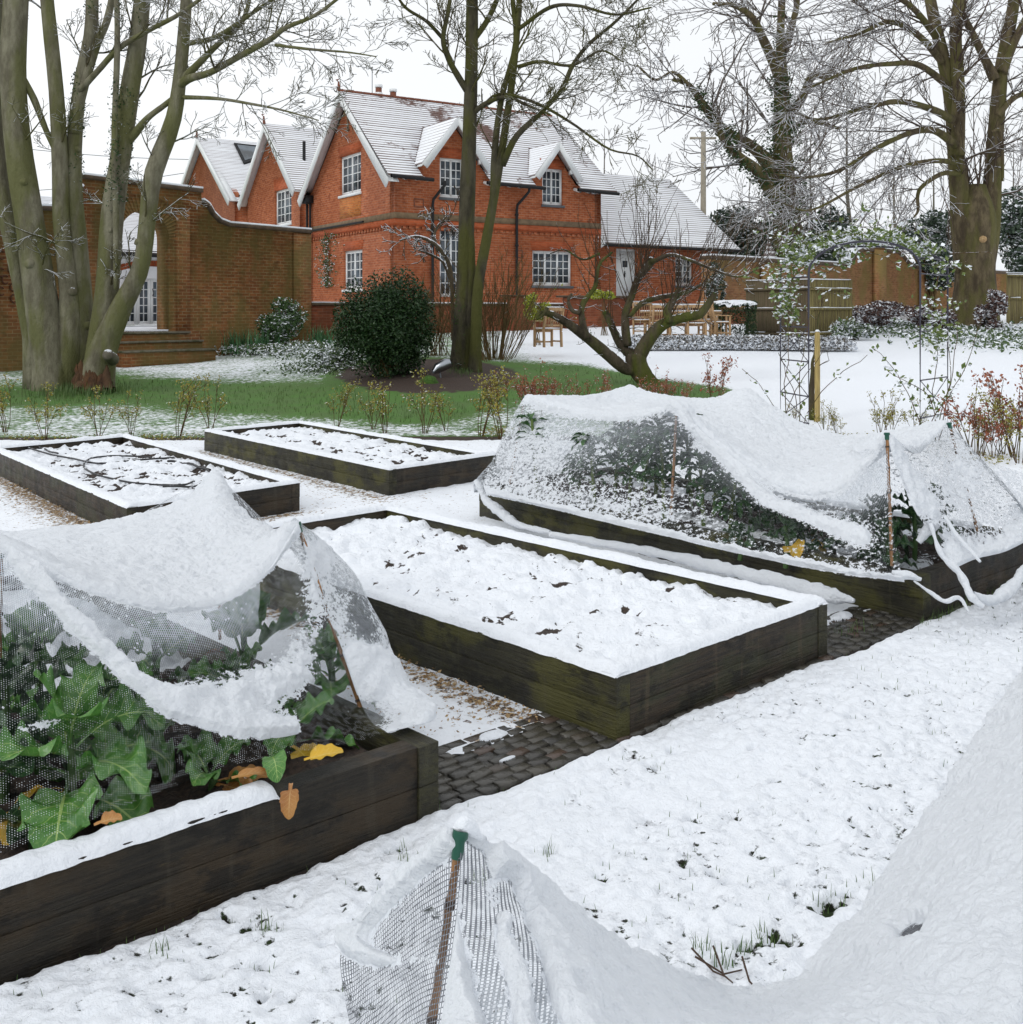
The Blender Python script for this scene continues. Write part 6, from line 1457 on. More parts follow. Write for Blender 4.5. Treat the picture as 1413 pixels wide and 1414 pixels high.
# dogwood thicket behind the twin tree
g0 = GP(700, 500); T = ([], []); th = PR(rmin=.0055, wig=.07, nch=(4, 3), max=3, lmin=.25, rat=.5, trop=(.2, .15), seg=(6, 4, 3), ang=(12, 35))
for k in range(70):
    a = random.gauss(0, 1); c0 = GP(682 + a * 14, 497 + random.gauss(0, 2)); px = 686 + a * 32; 
    grow(T, c0, ((px - 686) * .012, random.gauss(0, .18), 1), random.uniform(1.2, 2.35), .012, 1, dict(th))
V, Fq = tubes_mesh(T[1]); r_ = empty('dogwood_shrub', g0, 0, 'tall brushy brown stemmed shrub just right of the twin tree', 'shrub'); mkmesh('stems', V - np.array(g0), Fq, 'brown_stem', r_, True)
T = ([], [])
for k in range(26):
    c0 = GP(600 + random.gauss(0, 12), 492); grow(T, c0, (random.gauss(0, .25), random.gauss(0, .2), 1), random.uniform(.9, 1.9), .012, 1, dict(th))
V, Fq = tubes_mesh(T[1]); g0 = GP(600, 492); r_ = empty('twiggy_shrub', g0, 0, 'thin twiggy shrub between the dark bush and the twin tree', 'shrub'); mkmesh('stems', V - np.array(g0), Fq, 'brown_stem', r_, True)
# frosted magnolia-like branch in front of the french window
T = ([], []); g0 = GP(622, 470); mg = PR(rmin=.011, wig=.2, nch=(5, 4), max=3, lmin=.2, rat=.5, trop=(.1, .05), seg=(5, 4, 3))
m1 = stem(T, [(626, 470), (625, 420), (622, 372), (612, 350), (598, 335), (575, 326), (552, 332)], [3, 3, 3, 3, 3, 2, 1.2], 25.5, 25, sides=7)
m2 = stem(T, [(622, 385), (612, 362), (596, 352), (578, 345)], [3, 2.4, 2, 1], 25.5, sides=6); m3 = stem(T, [(605, 345), (600, 325), (608, 308), (622, 305)], [2.4, 2, 1.6, 1], 25.2, sides=6)
for m_ in (m1, m2, m3): side_shoots(T, m_[0], m_[1], 10, .7, dict(mg), t0=.4)
mk_bark('bark_frosted', (.12, .09, .06), (.08, .06, .04), (.12, .11, .08), .4, .35, 8)
finish_tree(T, 'frosted_shrub', g0, 'small leafless shrub with thick snow on its twigs before the tall window', 'bark_frosted', 'bark_frosted', 'shrub')
# mossy stone and light in the bark bed
g0 = GP(592, 533); m = 24; u, v = np.meshgrid(np.linspace(0, 2 * math.pi, m), np.linspace(-.3, math.pi / 2, 12), indexing='ij')
rr = 1 + .3 * (fbm(np.cos(u) * 2 + 5, np.sin(u) * 2 + 5, v * 2) - .5); k = 15 / F * g0[1]
o = mkmesh('mossy_stone', np.stack([k * np.cos(u) * np.cos(v) * rr, k * .8 * np.sin(u) * np.cos(v) * rr, k * .95 * np.sin(v) * rr], -1).reshape(-1, 3), gridfaces(m, 12), 'moss', smooth=True); o.location = g0
tag(o, 'round stone covered in green moss in the bark bed', 'stone')
g1 = GP(610, 528); g1 = (g1[0], g1[1], g1[2] + .1); r_ = empty('garden_spotlight', g1, 0, 'grey metal spotlight on a short spike behind the mossy stone', 'garden light')
zc_ = P(608, 507, g1[1])[2] - g1[2]
mb = MB(); mb.tube([(0, 0, -.1), (-.05, 0, zc_)], .018, 6); mb.build('spike', 'lead', r_, True)
mb = MB(); mb.tube([(-.16, -.05, zc_ - .09), (-.08, 0, zc_ - .02), (.1, 0, zc_ + .07), (.18, 0, zc_ + .10)], [.04, .10, .11, .07], 12); mb.build('lamp_head', 'copper_lamp', r_, True)

ORD = 'first second third fourth fifth sixth seventh eighth ninth tenth eleventh twelfth thirteenth fourteenth fifteenth sixteenth seventeenth eighteenth nineteenth twentieth twenty-first twenty-second twenty-third twenty-fourth twenty-fifth twenty-sixth twenty-seventh twenty-eighth twenty-ninth thirtieth'.split()
def rank_labels(group):
    l = sorted([o for o in bpy.data.objects if o.get('group') == group], key=lambda o: o.location.x / o.location.y)
    for i, o in enumerate(l): o['label'] = ('leftmost ' if i == 0 else ('rightmost ' if i == len(l) - 1 else '')) + o['label'] + ('' if i in (0, len(l) - 1) else ', ' + ORD[i] + ' from the left')
# ---------- rose border
def rose(seed, hgt, col, stemn=6, leaf=1.0, size=.034):
    random.seed(seed); T = []; tips = []
    for k in range(stemn):
        a = random.random() * 6.28; p = np.array([.04 * math.cos(a), .04 * math.sin(a), -.02]); d = np.array([.42 * math.cos(a) * random.random(), .42 * math.sin(a) * random.random(), 1.]); d /= np.linalg.norm(d); L_ = hgt * random.uniform(.6, 1.1)
        pts = [p]
        for i in range(5): d = d + rng.normal(0, .09, 3); d /= np.linalg.norm(d); p = p + d * L_ / 5; pts.append(p)
        T.append((np.array(pts), np.linspace(.0075, .004, 6), 5)); tips.append(p)
        for j in range(random.randint(2, 4)):
            i = random.randint(2, 4); dd = rdir(pts[i + 1] - pts[i], rad(random.uniform(20, 50))); q = pts[i]; e = q + dd * L_ * random.uniform(.15, .4); T.append((np.array([q, (q + e) / 2 + rng.normal(0, .01, 3), e]), np.array([.005, .0042, .003]), 4)); tips += [e, (q + e) / 2]
    V, Fq = tubes_mesh(T); c = []
    for t in tips:
        for k in range(int(12 * leaf)): c.append(t + rng.normal(0, .034, 3) + (0, 0, -.01))
    return (V, Fq), leafcloud(np.array(c), size, .6)
_protos = {}
def rose_at(px, py, hgt, kind, label, group, size=.026, leaf=.7):
    key = (kind, int(rng.integers(3)))
    if key not in _protos:
        (V, Fq), (V2, F2) = rose(1 + len(_protos) * 7, 1.0, kind, 6, leaf, size / .62); r_ = empty('rose_bush', (0, 0, 0)); s_ = mkmesh('stems', V, Fq, 'rose_stem', r_, True); l_ = mkmesh('leaves', V2, F2, 'leaf_rose_red' if kind == 'red' else 'leaf_rose_green', r_); _protos[key] = (r_, s_, l_); new = r_
    else:
        r_, s_, l_ = _protos[key]; new = r_.copy(); C.objects.link(new)
        for c in (s_, l_): k = c.copy(); C.objects.link(k); k.parent = new
    px += rng.normal() * 7; py += rng.normal() * 3; hgt *= rng.uniform(.8, 1.2); b = GP(px, py); new.location = b; new.scale = (hgt * .9, hgt * .9, hgt); new.rotation_euler = (0, 0, rng.random() * 6.28); tag(new, label, 'rose bush', group)
for px, py, h in ((8, 602, .8), (48, 603, .9), (125, 605, .85), (175, 603, .75), (237, 603, 1.05), (296, 596, .80)): rose_at(px, py, h, 'green', 'bare rose bush behind the two back left beds', 'roses behind the back left beds')
for px, py, h in ((470, 592, .70), (505, 594, .78), (545, 595, .78), (585, 597, .8), (620, 598, .74), (652, 602, .8), (688, 606, .95)): rose_at(px, py, h, 'green', 'yellow green rose bush behind the farthest bed', 'roses behind the farthest bed')
for px, py, h in ((722, 578, .62), (748, 574, .68), (775, 572, .62), (800, 570, .62), (838, 566, .62), (728, 560, .6), (690, 570, .55), (765, 555, .5), (905, 566, .55), (945, 566, .55), (985, 568, .70), (1010, 566, .4), (925, 560, .5)): rose_at(px, py, h, 'red', 'red leaved rose bush under the apple tree', 'red leaved roses under the apple tree', .032)
for px, py, h in ((1105, 592, .42), (1135, 606, .62), (1163, 604, .55), (1215, 606, .6), (1240, 604, .62), (1265, 602, .55)): rose_at(px, py, h, 'green', 'pruned rose bush between arch and net', 'roses near the metal arch', .034, .6)
for px, py, h in ((1345, 628, .82), (1372, 632, .85), (1402, 630, .95)): rose_at(px, py, h, 'red', 'red leafy rose bush at the right edge', 'roses at the right edge', .036, .8)
for px, py, h in ((1358, 630, .8), (1388, 632, .8), (1335, 620, .6), (1412, 640, .8)): rose_at(px, py, h, 'green', 'green leaved rose bush at the right edge', 'green roses at the right edge', .036, .9)
for g__ in ('roses behind the back left beds', 'roses behind the farthest bed', 'red leaved roses under the apple tree', 'roses near the metal arch', 'roses at the right edge', 'green roses at the right edge', 'lavender edging before the teak chairs'): rank_labels(g__)
random.seed(5)
cover_patch([(690, 598, 12, 3), (1200, 604, 40, 2), (1370, 636, 24, 4), (60, 606, 60, 2), (230, 606, 40, 2), (860, 556, 60, 4)], 'border_weeds', 'low green weeds and leaf litter along the rose border', 'leaf_rose_green', .035, .05, 240)
bp = []
for k in range(9000):
    px, py = rng.uniform(0, 1050), rng.uniform(505, 600); b = GP(px, py)
    c_, _b = ground_cover(np.array([px]), np.array([py]), np.array([b[0]]), np.array([b[1]]))
    if c_[0] < .3 and _b[0] < .3: bp.append((b[0], b[1], b[2] - .015))
blades(bp, .055, 'long_grass', 'short green grass where the snow has not settled', wid=.006)
bp = []
for (px, py, sx, sy) in ((70, 530, 10, 3), (130, 540, 25, 4), (90, 545, 30, 3), (640, 522, 10, 2), (900, 545, 18, 3)):
    for k in range(350): b = GP(px + rng.normal() * sx, py + rng.normal() * sy); bp.append((b[0], b[1], b[2] - .01))
blades(bp, .17, 'tufted_grass', 'longer green grass tufts round the tree feet', wid=.006)
# ================================================================== FURNITURE, ARCH, STAKE
def chair(px, py, rz, label, group, d=None, hgt=.95):
    b = GP(px, py) if d is None else None
    if b is None: x, y, z = P(px, py, d); b = (x, y, z)
    r_ = empty('garden_chair', b, rz, label, 'chair', group)
    for sx in (-1, 1):
        mb = MB(); mb.box(sx * .25 - .025, sx * .25 + .025, -.25, -.20, 0, .62); mb.build('leg', 'teak', r_)
        mb = MB(); mb.bar((sx * .25, .22, 0), (sx * .25, .20, .44), .05, .05, (1, 0, 0)); mb.bar((sx * .25, .20, .44), (sx * .25, .30, hgt), .05, .05, (1, 0, 0)); mb.build('leg', 'teak', r_)
        mb = MB(); mb.box(sx * .25 - .035, sx * .25 + .035, -.28, .22, .622, .65); mb.build('armrest', 'teak', r_)
    mb = MB(); 
    for k in range(6): mb.box(-.25, .25, -.24 + k * .077, -.24 + k * .077 + .062, .425, .445)
    mb.box(-.225, .225, -.24, -.21, .36, .42); mb.build('seat', 'teak', r_)
    mb = MB(); mb.bar((-.28, .29, hgt - .03), (.28, .29, hgt - .03), .05, .09); mb.bar((-.23, .21, .53), (.23, .21, .53), .03, .05)
    for k in range(7): x = -.20 + k * .067; mb.bar((x, .215, .55), (x, .283, hgt - .07), .035, .015, (1, 0, 0))
    mb.build('backrest', 'teak', r_)
    mb = MB(); mb.box(-.225, .225, -.235, -.215, .10, .14); mb.box(-.265, -.235, -.2, .2, .12, .16); mb.box(.235, .265, -.2, .2, .12, .16); mb.build('stretcher', 'teak', r_)
    mb = MB(); mb.box(-.24, .24, -.23, .19, .447, .475); mb.box(-.27, .27, .275, .31, hgt + .016, hgt + .04); mb.build('snow_cap', 'snow', r_, bevel=.01)
    return r_
chair(757, 479, rad(-150), 'single teak garden chair left of the apple tree', None, 25.8)
grp = 'teak chairs round the terrace table'
ch = [(887, 463, 30.6, rad(172), 'teak chair with its slatted back to the lawn, furthest left at the table'), (912, 468, 30.0, rad(182), 'teak chair second from the left at the terrace table'), (936, 468, 30.0, rad(178), 'teak chair in the middle of the near side of the terrace table'),
      (961, 468, 29.8, rad(180), 'teak chair second from the right at the table'), (995, 466, 30.3, rad(90), 'teak chair at the right end of the table, beside the brick pier'), (980, 462, 31.2, rad(15), 'teak chair behind the right end of the table')]
for px, py, d_, rz, lb in ch: chair(px, py, rz, lb, grp, d_)
tb = P(940, 462, 31.2); r_ = empty('garden_table', (tb[0], tb[1], tb[2] - .05), rad(4), 'long teak table covered in snow between the terrace chairs', 'table')
mb = MB()
for k in range(8): mb.box(-1.15, 1.15, -.42 + k * .106, -.42 + k * .106 + .095, .70, .735)
mb.box(-1.1, 1.1, -.38, -.34, .62, .70); mb.build('tabletop', 'teak', r_)
for sx in (-1, 1):
    for sy in (-1, 1): mb = MB(); mb.box(sx * 1.0 - .04, sx * 1.0 + .04, sy * .32 - .04, sy * .32 + .04, 0, .70); mb.build('leg', 'teak', r_)
mb = MB(); mb.box(-1.13, 1.13, -.40, .40, .737, .775); mb.build('snow_cap', 'snow', r_, bevel=.015)
# stake by the arch, with young tree
g0 = GP(1129, 580); r_ = empty('tree_stake', g0, 0, 'pale wooden stake with a snowy top beside the arch leg', 'stake'); zt_ = P(1130, 458, g0[1])[2] - g0[2]
mb = MB(); mb.tube([(0, 0, -.1), (0, 0, zt_ - .05), (0, 0, zt_)], [.04, .04, .03], 10); mb.build('post', 'stake_wood', r_, True)
mb = MB(); mb.cyl((0, 0), .042, zt_, zt_ + .03, 10, .02); mb.build('snow_cap', 'snow', r_, True)
T = ([], []); g1 = GP(1122, 578); yt = stem(T, [(1122, 580), (1121, 540), (1123, 515), (1122, 500), (1127, 480), (1130, 440), (1133, 430)], [5, 4, 3.6, 2, 1.4, 1, .8], g1[1], sides=8); side_shoots(T, yt[0], yt[1], 9, .4, PR(rmin=.004, nch=(3, 2), max=2, lmin=.1), t0=.3)
finish_tree(T, 'young_tree', g1, 'thin young tree tied to the pale stake', 'bark_apple', 'bark_apple_twig')
# metal rose arch
def arch():
    # legs: front pair and back pair, from the photo
    lb = [(1078, 600), (1118, 615)]; rb = [(1270, 618), (1308, 605)]
    LB = [GP(1077, 588), GP(1117, 606)]; RB = [GP(1270, 609), GP(1309, 598)]
    LB[1] = (*P(1117, 606, 13.3)[:2], 0); LB[0] = (*P(1078, 588, 14.1)[:2], .02); RB[0] = (*P(1271, 610, 13.25)[:2], 0); RB[1] = (*P(1309, 596, 14.0)[:2], .02)
    r_ = empty('rose_arch', (LB[1][0], LB[1][1], 0), 0, 'dark metal rose arch with snow dusted climbers over the lawn path', 'garden arch'); o = np.array(r_.location)
    def hoop(a, b, pyl, pyr, pyt, nm):
        zl = P(0, pyl, a[1])[2]; zr = P(0, pyr, b[1])[2]; a = np.array(a); b = np.array(b); zt_ = P(0, pyt, (a[1] + b[1]) / 2)[2]
        pts = [a + (0, 0, -.1), a * (1, 1, 0) + (0, 0, zl)]
        for t in np.linspace(0, math.pi, 25)[1:-1]:
            f_ = (1 - math.cos(t)) / 2; p = a * (1 - f_) + b * f_; zb_ = zl * (1 - f_) + zr * f_; p[2] = zb_ + (zt_ - (zl + zr) / 2) * math.sin(t) ** .9; pts.append(p)
        pts += [b * (1, 1, 0) + (0, 0, zr), b + (0, 0, -.1)]
        return np.array(pts)
    h1 = hoop(LB[1], RB[0], 378, 372, 333, 'h'); h2 = hoop(LB[0], RB[1], 376, 373, 340, 'h')
    for h in (h1, h2): V, Fq = tubes_mesh([(h, np.full(len(h), .015), 8)]); mkmesh('hoop', V - o, Fq, 'arch_metal', r_, True)
    mb = MB()
    for (A, B, zs_) in ((LB[0], LB[1], (.28, .62, 1.06, 1.50, 2.14)), (RB[0], RB[1], (.35, .83, 1.45, 2.18))):
        for z in zs_: mb = MB(); mb.tube([np.array((A[0], A[1], z)) - o, np.array((B[0], B[1], z)) - o], .010, 6); mb.build('cross_bar', 'arch_metal', r_, True)
        for (z0, z1) in zip(zs_[:-1], zs_[1:]):
            m_ = (np.array(A) + np.array(B)) / 2
            if z1 - z0 < .5: mb = MB(); mb.tube([(A[0] - o[0], A[1] - o[1], z0), (B[0] - o[0], B[1] - o[1], z1)], .006, 5); mb.tube([(B[0] - o[0], B[1] - o[1], z0), (A[0] - o[0], A[1] - o[1], z1)], .006, 5); mb.build('lattice', 'arch_metal', r_, True)
    for i in range(4, len(h1) - 3, 3): mb = MB(); mb.tube([h1[i] - o, h2[i] - o], .008, 6); mb.build('cross_bar', 'arch_metal', r_, True)
    # climbers
    T = []; cs = []
    def vine(p, d, L_, n=9, r=.007):
        pts = [p]; d = np.array(d, float)
        for i in range(n): d = d + rng.normal(0, .16, 3); d /= np.linalg.norm(d); p = p + d * L_ / n; pts.append(p)
        T.append((np.array(pts), np.linspace(r, r * .5, n + 1), 4)); return pts
    for (A, B) in ((LB[0], LB[1]), (RB[0], RB[1])):
        for k in range(6):
            t = random.random(); p = np.array(A) * (1 - t) + np.array(B) * t; p[2] = 0; v_ = vine(p, (0, 0, 1), random.uniform(1.2, 2.1), 12)
            for q in v_[3:]:
                if random.random() < (.2 if A is LB[0] else .45): cs += [q + rng.normal(0, .04, 3) for _ in range(4)]
    for k in range(38):
        t = rng.beta(1.0, 1.9); i = 2 + int(t * (len(h1) - 6)); p = h1[i] * .5 + h2[i] * .5 + rng.normal(0, .14, 3); v_ = vine(p, (rng.normal(), rng.normal() * .5, .15), random.uniform(.35, .8), 7, .005)
        if t < .9:
            for q in v_: cs += [q + rng.normal(0, .05, 3) for _ in range(4 if random.random() < .5 else 0)]
    for k in range(1500):
        t = min(.97, rng.beta(1.0, 1.35)); i = 2 + int(t * (len(h1) - 6)); w__ = rng.random(); q = h1[i] * w__ + h2[i] * (1 - w__) + rng.normal(0, .045, 3) + (0, 0, .05 + .05 * abs(rng.normal()))
        if vn(np.array(i * .9), np.array(w__ * 3)) > .25: cs.append(q)
    for k in range(170): q = np.array(P(rng.uniform(1070, 1100), rng.uniform(375, 440), 13.8)); cs.append(q + rng.normal(0, .04, 3))
    for k in range(200): q = np.array(P(rng.normal(1293, 12), rng.normal(440, 30), 13.6)); cs.append(q + rng.normal(0, .05, 3))
    for k in range(80): q = np.array(P(rng.normal(1092, 8), rng.normal(425, 20), 13.8)); cs.append(q)
    V, Fq = tubes_mesh(T); mkmesh('climber_stems', V - o, Fq, 'rose_stem', r_, True)
    V, Fq = leafcloud(np.array(cs), .075, .6); mkmesh('climber_leaves', V - o, Fq, 'leaf_climber', r_)
arch()

# ================================================================== VEGETABLES
def leaf_mesh(L_, Wd, stalk, bend, wave=.12, twist=0, nu=11, nv=26, lobes=5, droop=0, az=0, elev=1.0, base=(0, 0, 0), cup=.35):
    """one big leaf: returns V, F, UV; midrib starts at base, rises at elev, bends over"""
    v = np.linspace(0, 1, nv); Ls = L_ + stalk; s = np.linspace(0, Ls, nv + 6); ang = elev - bend * (s / Ls) ** 1.5
    x = np.concatenate([[0], np.cumsum(np.cos(ang[:-1]) * np.diff(s))]); z = np.concatenate([[0], np.cumsum(np.sin(ang[:-1]) * np.diff(s))])
    t = (s - stalk) / L_; wv = np.where(t > 0, Wd / 2 * np.sqrt(np.clip(np.sin(np.clip(t, 0, 1) ** .75 * math.pi), 0, 1)) * (.92 + .0 * t), 0) + .006
    wv = wv * (1 + .055 * np.sin(t * lobes * 6.28 + az * 3) + .03 * np.sin(t * 47 + az)); u = np.linspace(-1, 1, nu); ph = az * 7
    Uu, S_ = np.meshgrid(u, s, indexing='xy'); wl = wv[:, None] * np.ones(nu); Tt = t[:, None] * np.ones(nu)
    Xl = x[:, None] + 0 * Uu; Zl = z[:, None] + wl * (cup * Uu ** 2) + wave * wl * np.abs(Uu) ** 1.5 * np.sin(Tt * 16 + ph + Uu * 2); Yl = wl * Uu * (1 - .06 * np.abs(Uu) * np.cos(Tt * 21 + ph))
    Xl = Xl - .10 * wl * Uu ** 2 * 0 - wl * .15 * np.abs(Uu)
    ct, st_ = math.cos(twist), math.sin(twist); Y2 = Yl * ct - (Zl - z[:, None]) * st_; Z2 = z[:, None] + Yl * st_ + (Zl - z[:, None]) * ct
    ca, sa = math.cos(az), math.sin(az); V = np.stack([Xl * ca - Y2 * sa + base[0], Xl * sa + Y2 * ca + base[1], Z2 + base[2]], -1).reshape(-1, 3)
    return V, gridfaces(len(s), nu), np.stack([Uu, np.clip(Tt, -.2, 1)], -1).reshape(-1, 2)
def join(ls):
    V, Fq, U_, b = [], [], [], 0
    for v, f_, u in ls: V.append(v); Fq.append(f_ + b); U_.append(u); b += len(v)
    return np.concatenate(V), np.concatenate(Fq), np.concatenate(U_)
def cabbage(px, py, d, hgt, n, L_, Wd, label, mat='leaf_kale', yellow=(), brown=(), seed=0, group='brassica plants in the lower left bed', elev=(.2, 1.35), z0=.19):
    random.seed(seed); x, y, z = P(px, py, d); r_ = empty('brassica_plant', (x, y, z0), 0, label, 'vegetable', group); ls = []
    V, Fq = tubes_mesh([(catmull([(0, 0, -.03), (.01, .0, hgt * .5), (0, .01, hgt)], 8), np.linspace(.016, .012, 8), 8)]); mkmesh('stem', V, Fq, 'rose_stem' if 0 else 'leaf_rhodo', r_, True)
    for k in range(n):
        f_ = (k + .5) / n; az = k * 2.4 + random.uniform(-.3, .3); e = elev[0] + (elev[1] - elev[0]) * f_
        ls.append(leaf_mesh(L_ * (1.1 - .45 * f_) * random.uniform(.85, 1.15), Wd * (1.1 - .4 * f_) * random.uniform(.85, 1.1), L_ * .45 * (1.1 - .5 * f_), random.uniform(.7, 1.7) * (1.2 - .5 * f_), .38, random.uniform(-.4, .4), az=az, elev=e, base=(0, 0, hgt * (.35 + .65 * f_)), lobes=4 + random.random() * 3))
    V, Fq, U_ = join(ls); mkmesh('leaves', V, Fq, mat, r_, True, uv=U_)
    for lst, mt, nm in ((yellow, 'leaf_yellow', 'yellow_leaf'), (brown, 'leaf_brown', 'brown_leaf')):
        for (az, e, bend, LL, WW) in lst:
            V, Fq, U_ = leaf_mesh(LL, WW, LL * .5, bend, .14, .3, lobes=1.7, az=az, elev=e, base=(0, 0, hgt * .4)); o = mkmesh(nm, V, Fq, mt, r_, True, uv=U_); o['label'] = 'wilted ' + nm.replace('_', ' ')
    return r_
pi = math.pi
cabbage(95, 1045, 3.08, .26, 13, .23, .20, 'largest leafy cabbage at the lower left with drooping leaves and a yellow one', yellow=[(-2.1, .2, 2.3, .22, .12), (-2.4, .5, 2.2, .14, .07)], seed=3, elev=(-.1, 1.4))
cabbage(5, 960, 3.25, .36, 14, .20, .18, 'tall dark brassica at the left picture edge', 'leaf_kale_deep', seed=4)
cabbage(140, 985, 3.40, .24, 12, .19, .16, 'green cabbage behind the largest one', seed=5)
cabbage(50, 950, 3.70, .36, 12, .19, .17, 'cabbage in the second row near the picture edge', seed=8)
cabbage(-30, 1090, 2.95, .22, 9, .18, .16, 'dark brassica cut off by the picture edge', 'leaf_kale_deep', seed=14)
cabbage(335, 905, 4.15, .24, 5, .22, .17, 'upright bright green cabbage just under the snow sheet', seed=6, elev=(.9, 1.5), brown=[(3.4, 1.0, 1.6, .12, .08)])
cabbage(212, 905, 4.0, .26, 9, .16, .13, 'cabbage under the net left of the upright one', seed=7)
cabbage(455, 945, 4.00, .20, 12, .15, .12, 'cabbage beside the cane in the lower left bed', seed=9)
cabbage(330, 960, 3.95, .14, 10, .15, .12, 'small snowed over cabbage in the middle of the net', seed=10)
cabbage(215, 1010, 3.50, .10, 7, .18, .13, 'low cabbage below the snowy fold of the net', seed=11)
cabbage(400, 1025, 3.58, .08, 6, .16, .11, 'low cabbage near the front board with yellow lower leaves', yellow=[(-.9, .1, .7, .13, .08)], seed=12)
cabbage(290, 1040, 3.30, .06, 5, .14, .10, 'broken cabbage with brown leaves on dark soil', brown=[(-.4, .1, .4, .13, .07), (.3, .2, .5, .12, .06)], seed=13)
def rimleaf(px, py, d, az, e, bd, L_, Wd, mat, name, label, z=None):
    p = P(px, py, d); V, Fq, U_ = leaf_mesh(L_, Wd, .02, bd, .10, .2, lobes=.7, az=az, elev=e, base=(0, 0, 0)); o = mkmesh(name, V, Fq, mat, None, True, uv=U_); o.location = p; return tag(o, label, 'leaf')
rimleaf(375, 1045, 3.22, -1.2, .35, 1.5, .12, .07, 'leaf_kale', 'fallen_leaf', 'green leaf with snow hanging over the front board')
rimleaf(402, 1082, 3.08, -1.7, -1.2, .5, .08, .05, 'leaf_brown', 'dead_leaf', 'curled brown leaf stuck to the front board of the left bed')
rimleaf(420, 1050, 3.20, .2, .25, .3, .10, .06, 'leaf_yellow', 'fallen_leaf', 'orange yellow leaf lying on the rim near the corner')
rimleaf(320, 1075, 3.12, .3, .15, .3, .10, .03, 'leaf_brown', 'dead_leaf', 'thin brown leaf lying just inside the front board')
rimleaf(130, 1140, 2.72, .4, .3, .6, .05, .04, 'leaf_brown', 'dead_leaf', 'small curled brown leaf on the snowy rim')
# leeks and sprout stalks in the long netted bed
def sprout(px, py, d, hgt, label, seed, n=34, L_=.13, spread=(.15, 1.0), top=.35):
    random.seed(seed); x, y, z = P(px, py, d); z = .2; r_ = empty('sprout_plant', (x, y, z), 0, label, 'vegetable', 'sprout and kale stalks in the long netted bed')
    lean = random.uniform(-.06, .06); V, Fq = tubes_mesh([(catmull([(0, 0, -.03), (lean * .4, 0, hgt * .5), (lean, 0, hgt)], 10), np.linspace(.015, .011, 10), 8)]); mkmesh('stem', V, Fq, 'leaf_climber', r_, True)
    ls = []
    for k in range(n):
        f_ = top + (1 - top) * random.random() ** .7; ls.append(leaf_mesh(L_ * random.uniform(.7, 1.15), .045, L_ * .4, random.uniform(1.2, 2.3), .2, random.uniform(-.5, .5), az=random.random() * 6.28, elev=random.uniform(.3, 1.2), base=(lean * f_, 0, hgt * f_), nu=5, nv=8))
    V, Fq, U_ = join(ls); mkmesh('leaves', V, Fq, 'leaf_sprout', r_, True, uv=U_)
    T = []; cs = []
    for k in range(16): a = random.random() * 6.28; zz = hgt * random.uniform(.05, .6); cs.append((lean * zz / hgt + .014 * math.cos(a), .014 * math.sin(a), zz))
    V, Fq = leafcloud(np.array(cs), .03, 1.0, fold=.3); mkmesh('sprouts', V, Fq, 'leaf_climber', r_); return r_
SP = [(742, 655, 8.3, .72, 18, 'thin sprout stalk nearest the back left cane'), (800, 660, 8.2, .40, 24, 'first short sprout stalk right of the back cane'), (822, 668, 7.9, .58, 30, 'sprout stalk with tufted leaves left of the middle'), (848, 672, 8.1, .66, 40, 'bushy sprout stalk fourth from the back cane'),
      (868, 676, 7.8, .70, 40, 'bushy sprout stalk fifth from the back cane'), (888, 680, 7.6, .60, 36, 'sprout stalk with bright green stem left of the middle cane'), (905, 672, 8.0, .74, 46, 'tall sprout stalk just left of the middle cane'), (918, 690, 7.5, .70, 44, 'dense sprout stalk touching the middle cane'),
      (955, 672, 8.0, .72, 44, 'leafy sprout stalk just right of the middle cane'), (972, 690, 7.3, .66, 34, 'sprout stalk with bare lower stem right of the middle cane'), (985, 680, 7.6, .62, 34, 'sprout stalk half under the snow sheet'), (1008, 700, 7.1, .50, 30, 'last sprout stalk before the sagging snow')]
for i, (px, py, d_, h_, n_, lb) in enumerate(SP): sprout(px, py, d_, h_ * (.90 if px < 960 else .70), lb, 100 + i, n_ + 10)
def kale2(px, py, d, hgt, n, L_, Wd, label, seed, mat='leaf_kale_deep', yellow=(), elev=(.2, 1.3)): return cabbage(px, py, d, hgt, n, L_, Wd, label, mat, yellow=yellow, seed=seed, group='brassicas in the long netted bed', elev=elev)
kale2(1035, 700, 7.3, .16, 12, .12, .09, 'kale with dark strap leaves under the sagging snow', 31)
kale2(1065, 705, 6.9, .14, 11, .12, .10, 'kale plant left of the yellow leaved one', 32)
kale2(1108, 715, 6.5, .15, 12, .13, .11, 'kale plant with yellow lower leaves in the middle of the sag', 33, yellow=[(.1, .2, 1.3, .13, .09), (-.5, .3, 1.9, .13, .09)])
kale2(1085, 735, 6.3, .22, 5, .11, .09, 'small kale with one big bright yellow leaf at the front', 34, yellow=[(-1.3, .5, 1.7, .12, .14)])
kale2(1022, 742, 6.5, .12, 8, .12, .10, 'low blue green brassica close to the side board', 35)
kale2(1185, 725, 6.2, .22, 14, .16, .11, 'dark kale left of the front cane', 36); kale2(1215, 705, 6.3, .32, 14, .16, .11, 'tall dark kale behind the front cane', 37)
kale2(1262, 720, 6.2, .36, 12, .15, .11, 'dark kale right of the front cane', 38); kale2(1225, 745, 5.95, .22, 10, .13, .10, 'low dark kale at the foot of the front cane', 39)
kale2(1290, 700, 6.6, .34, 12, .14, .10, 'dark kale near the end board under the net fold', 40)

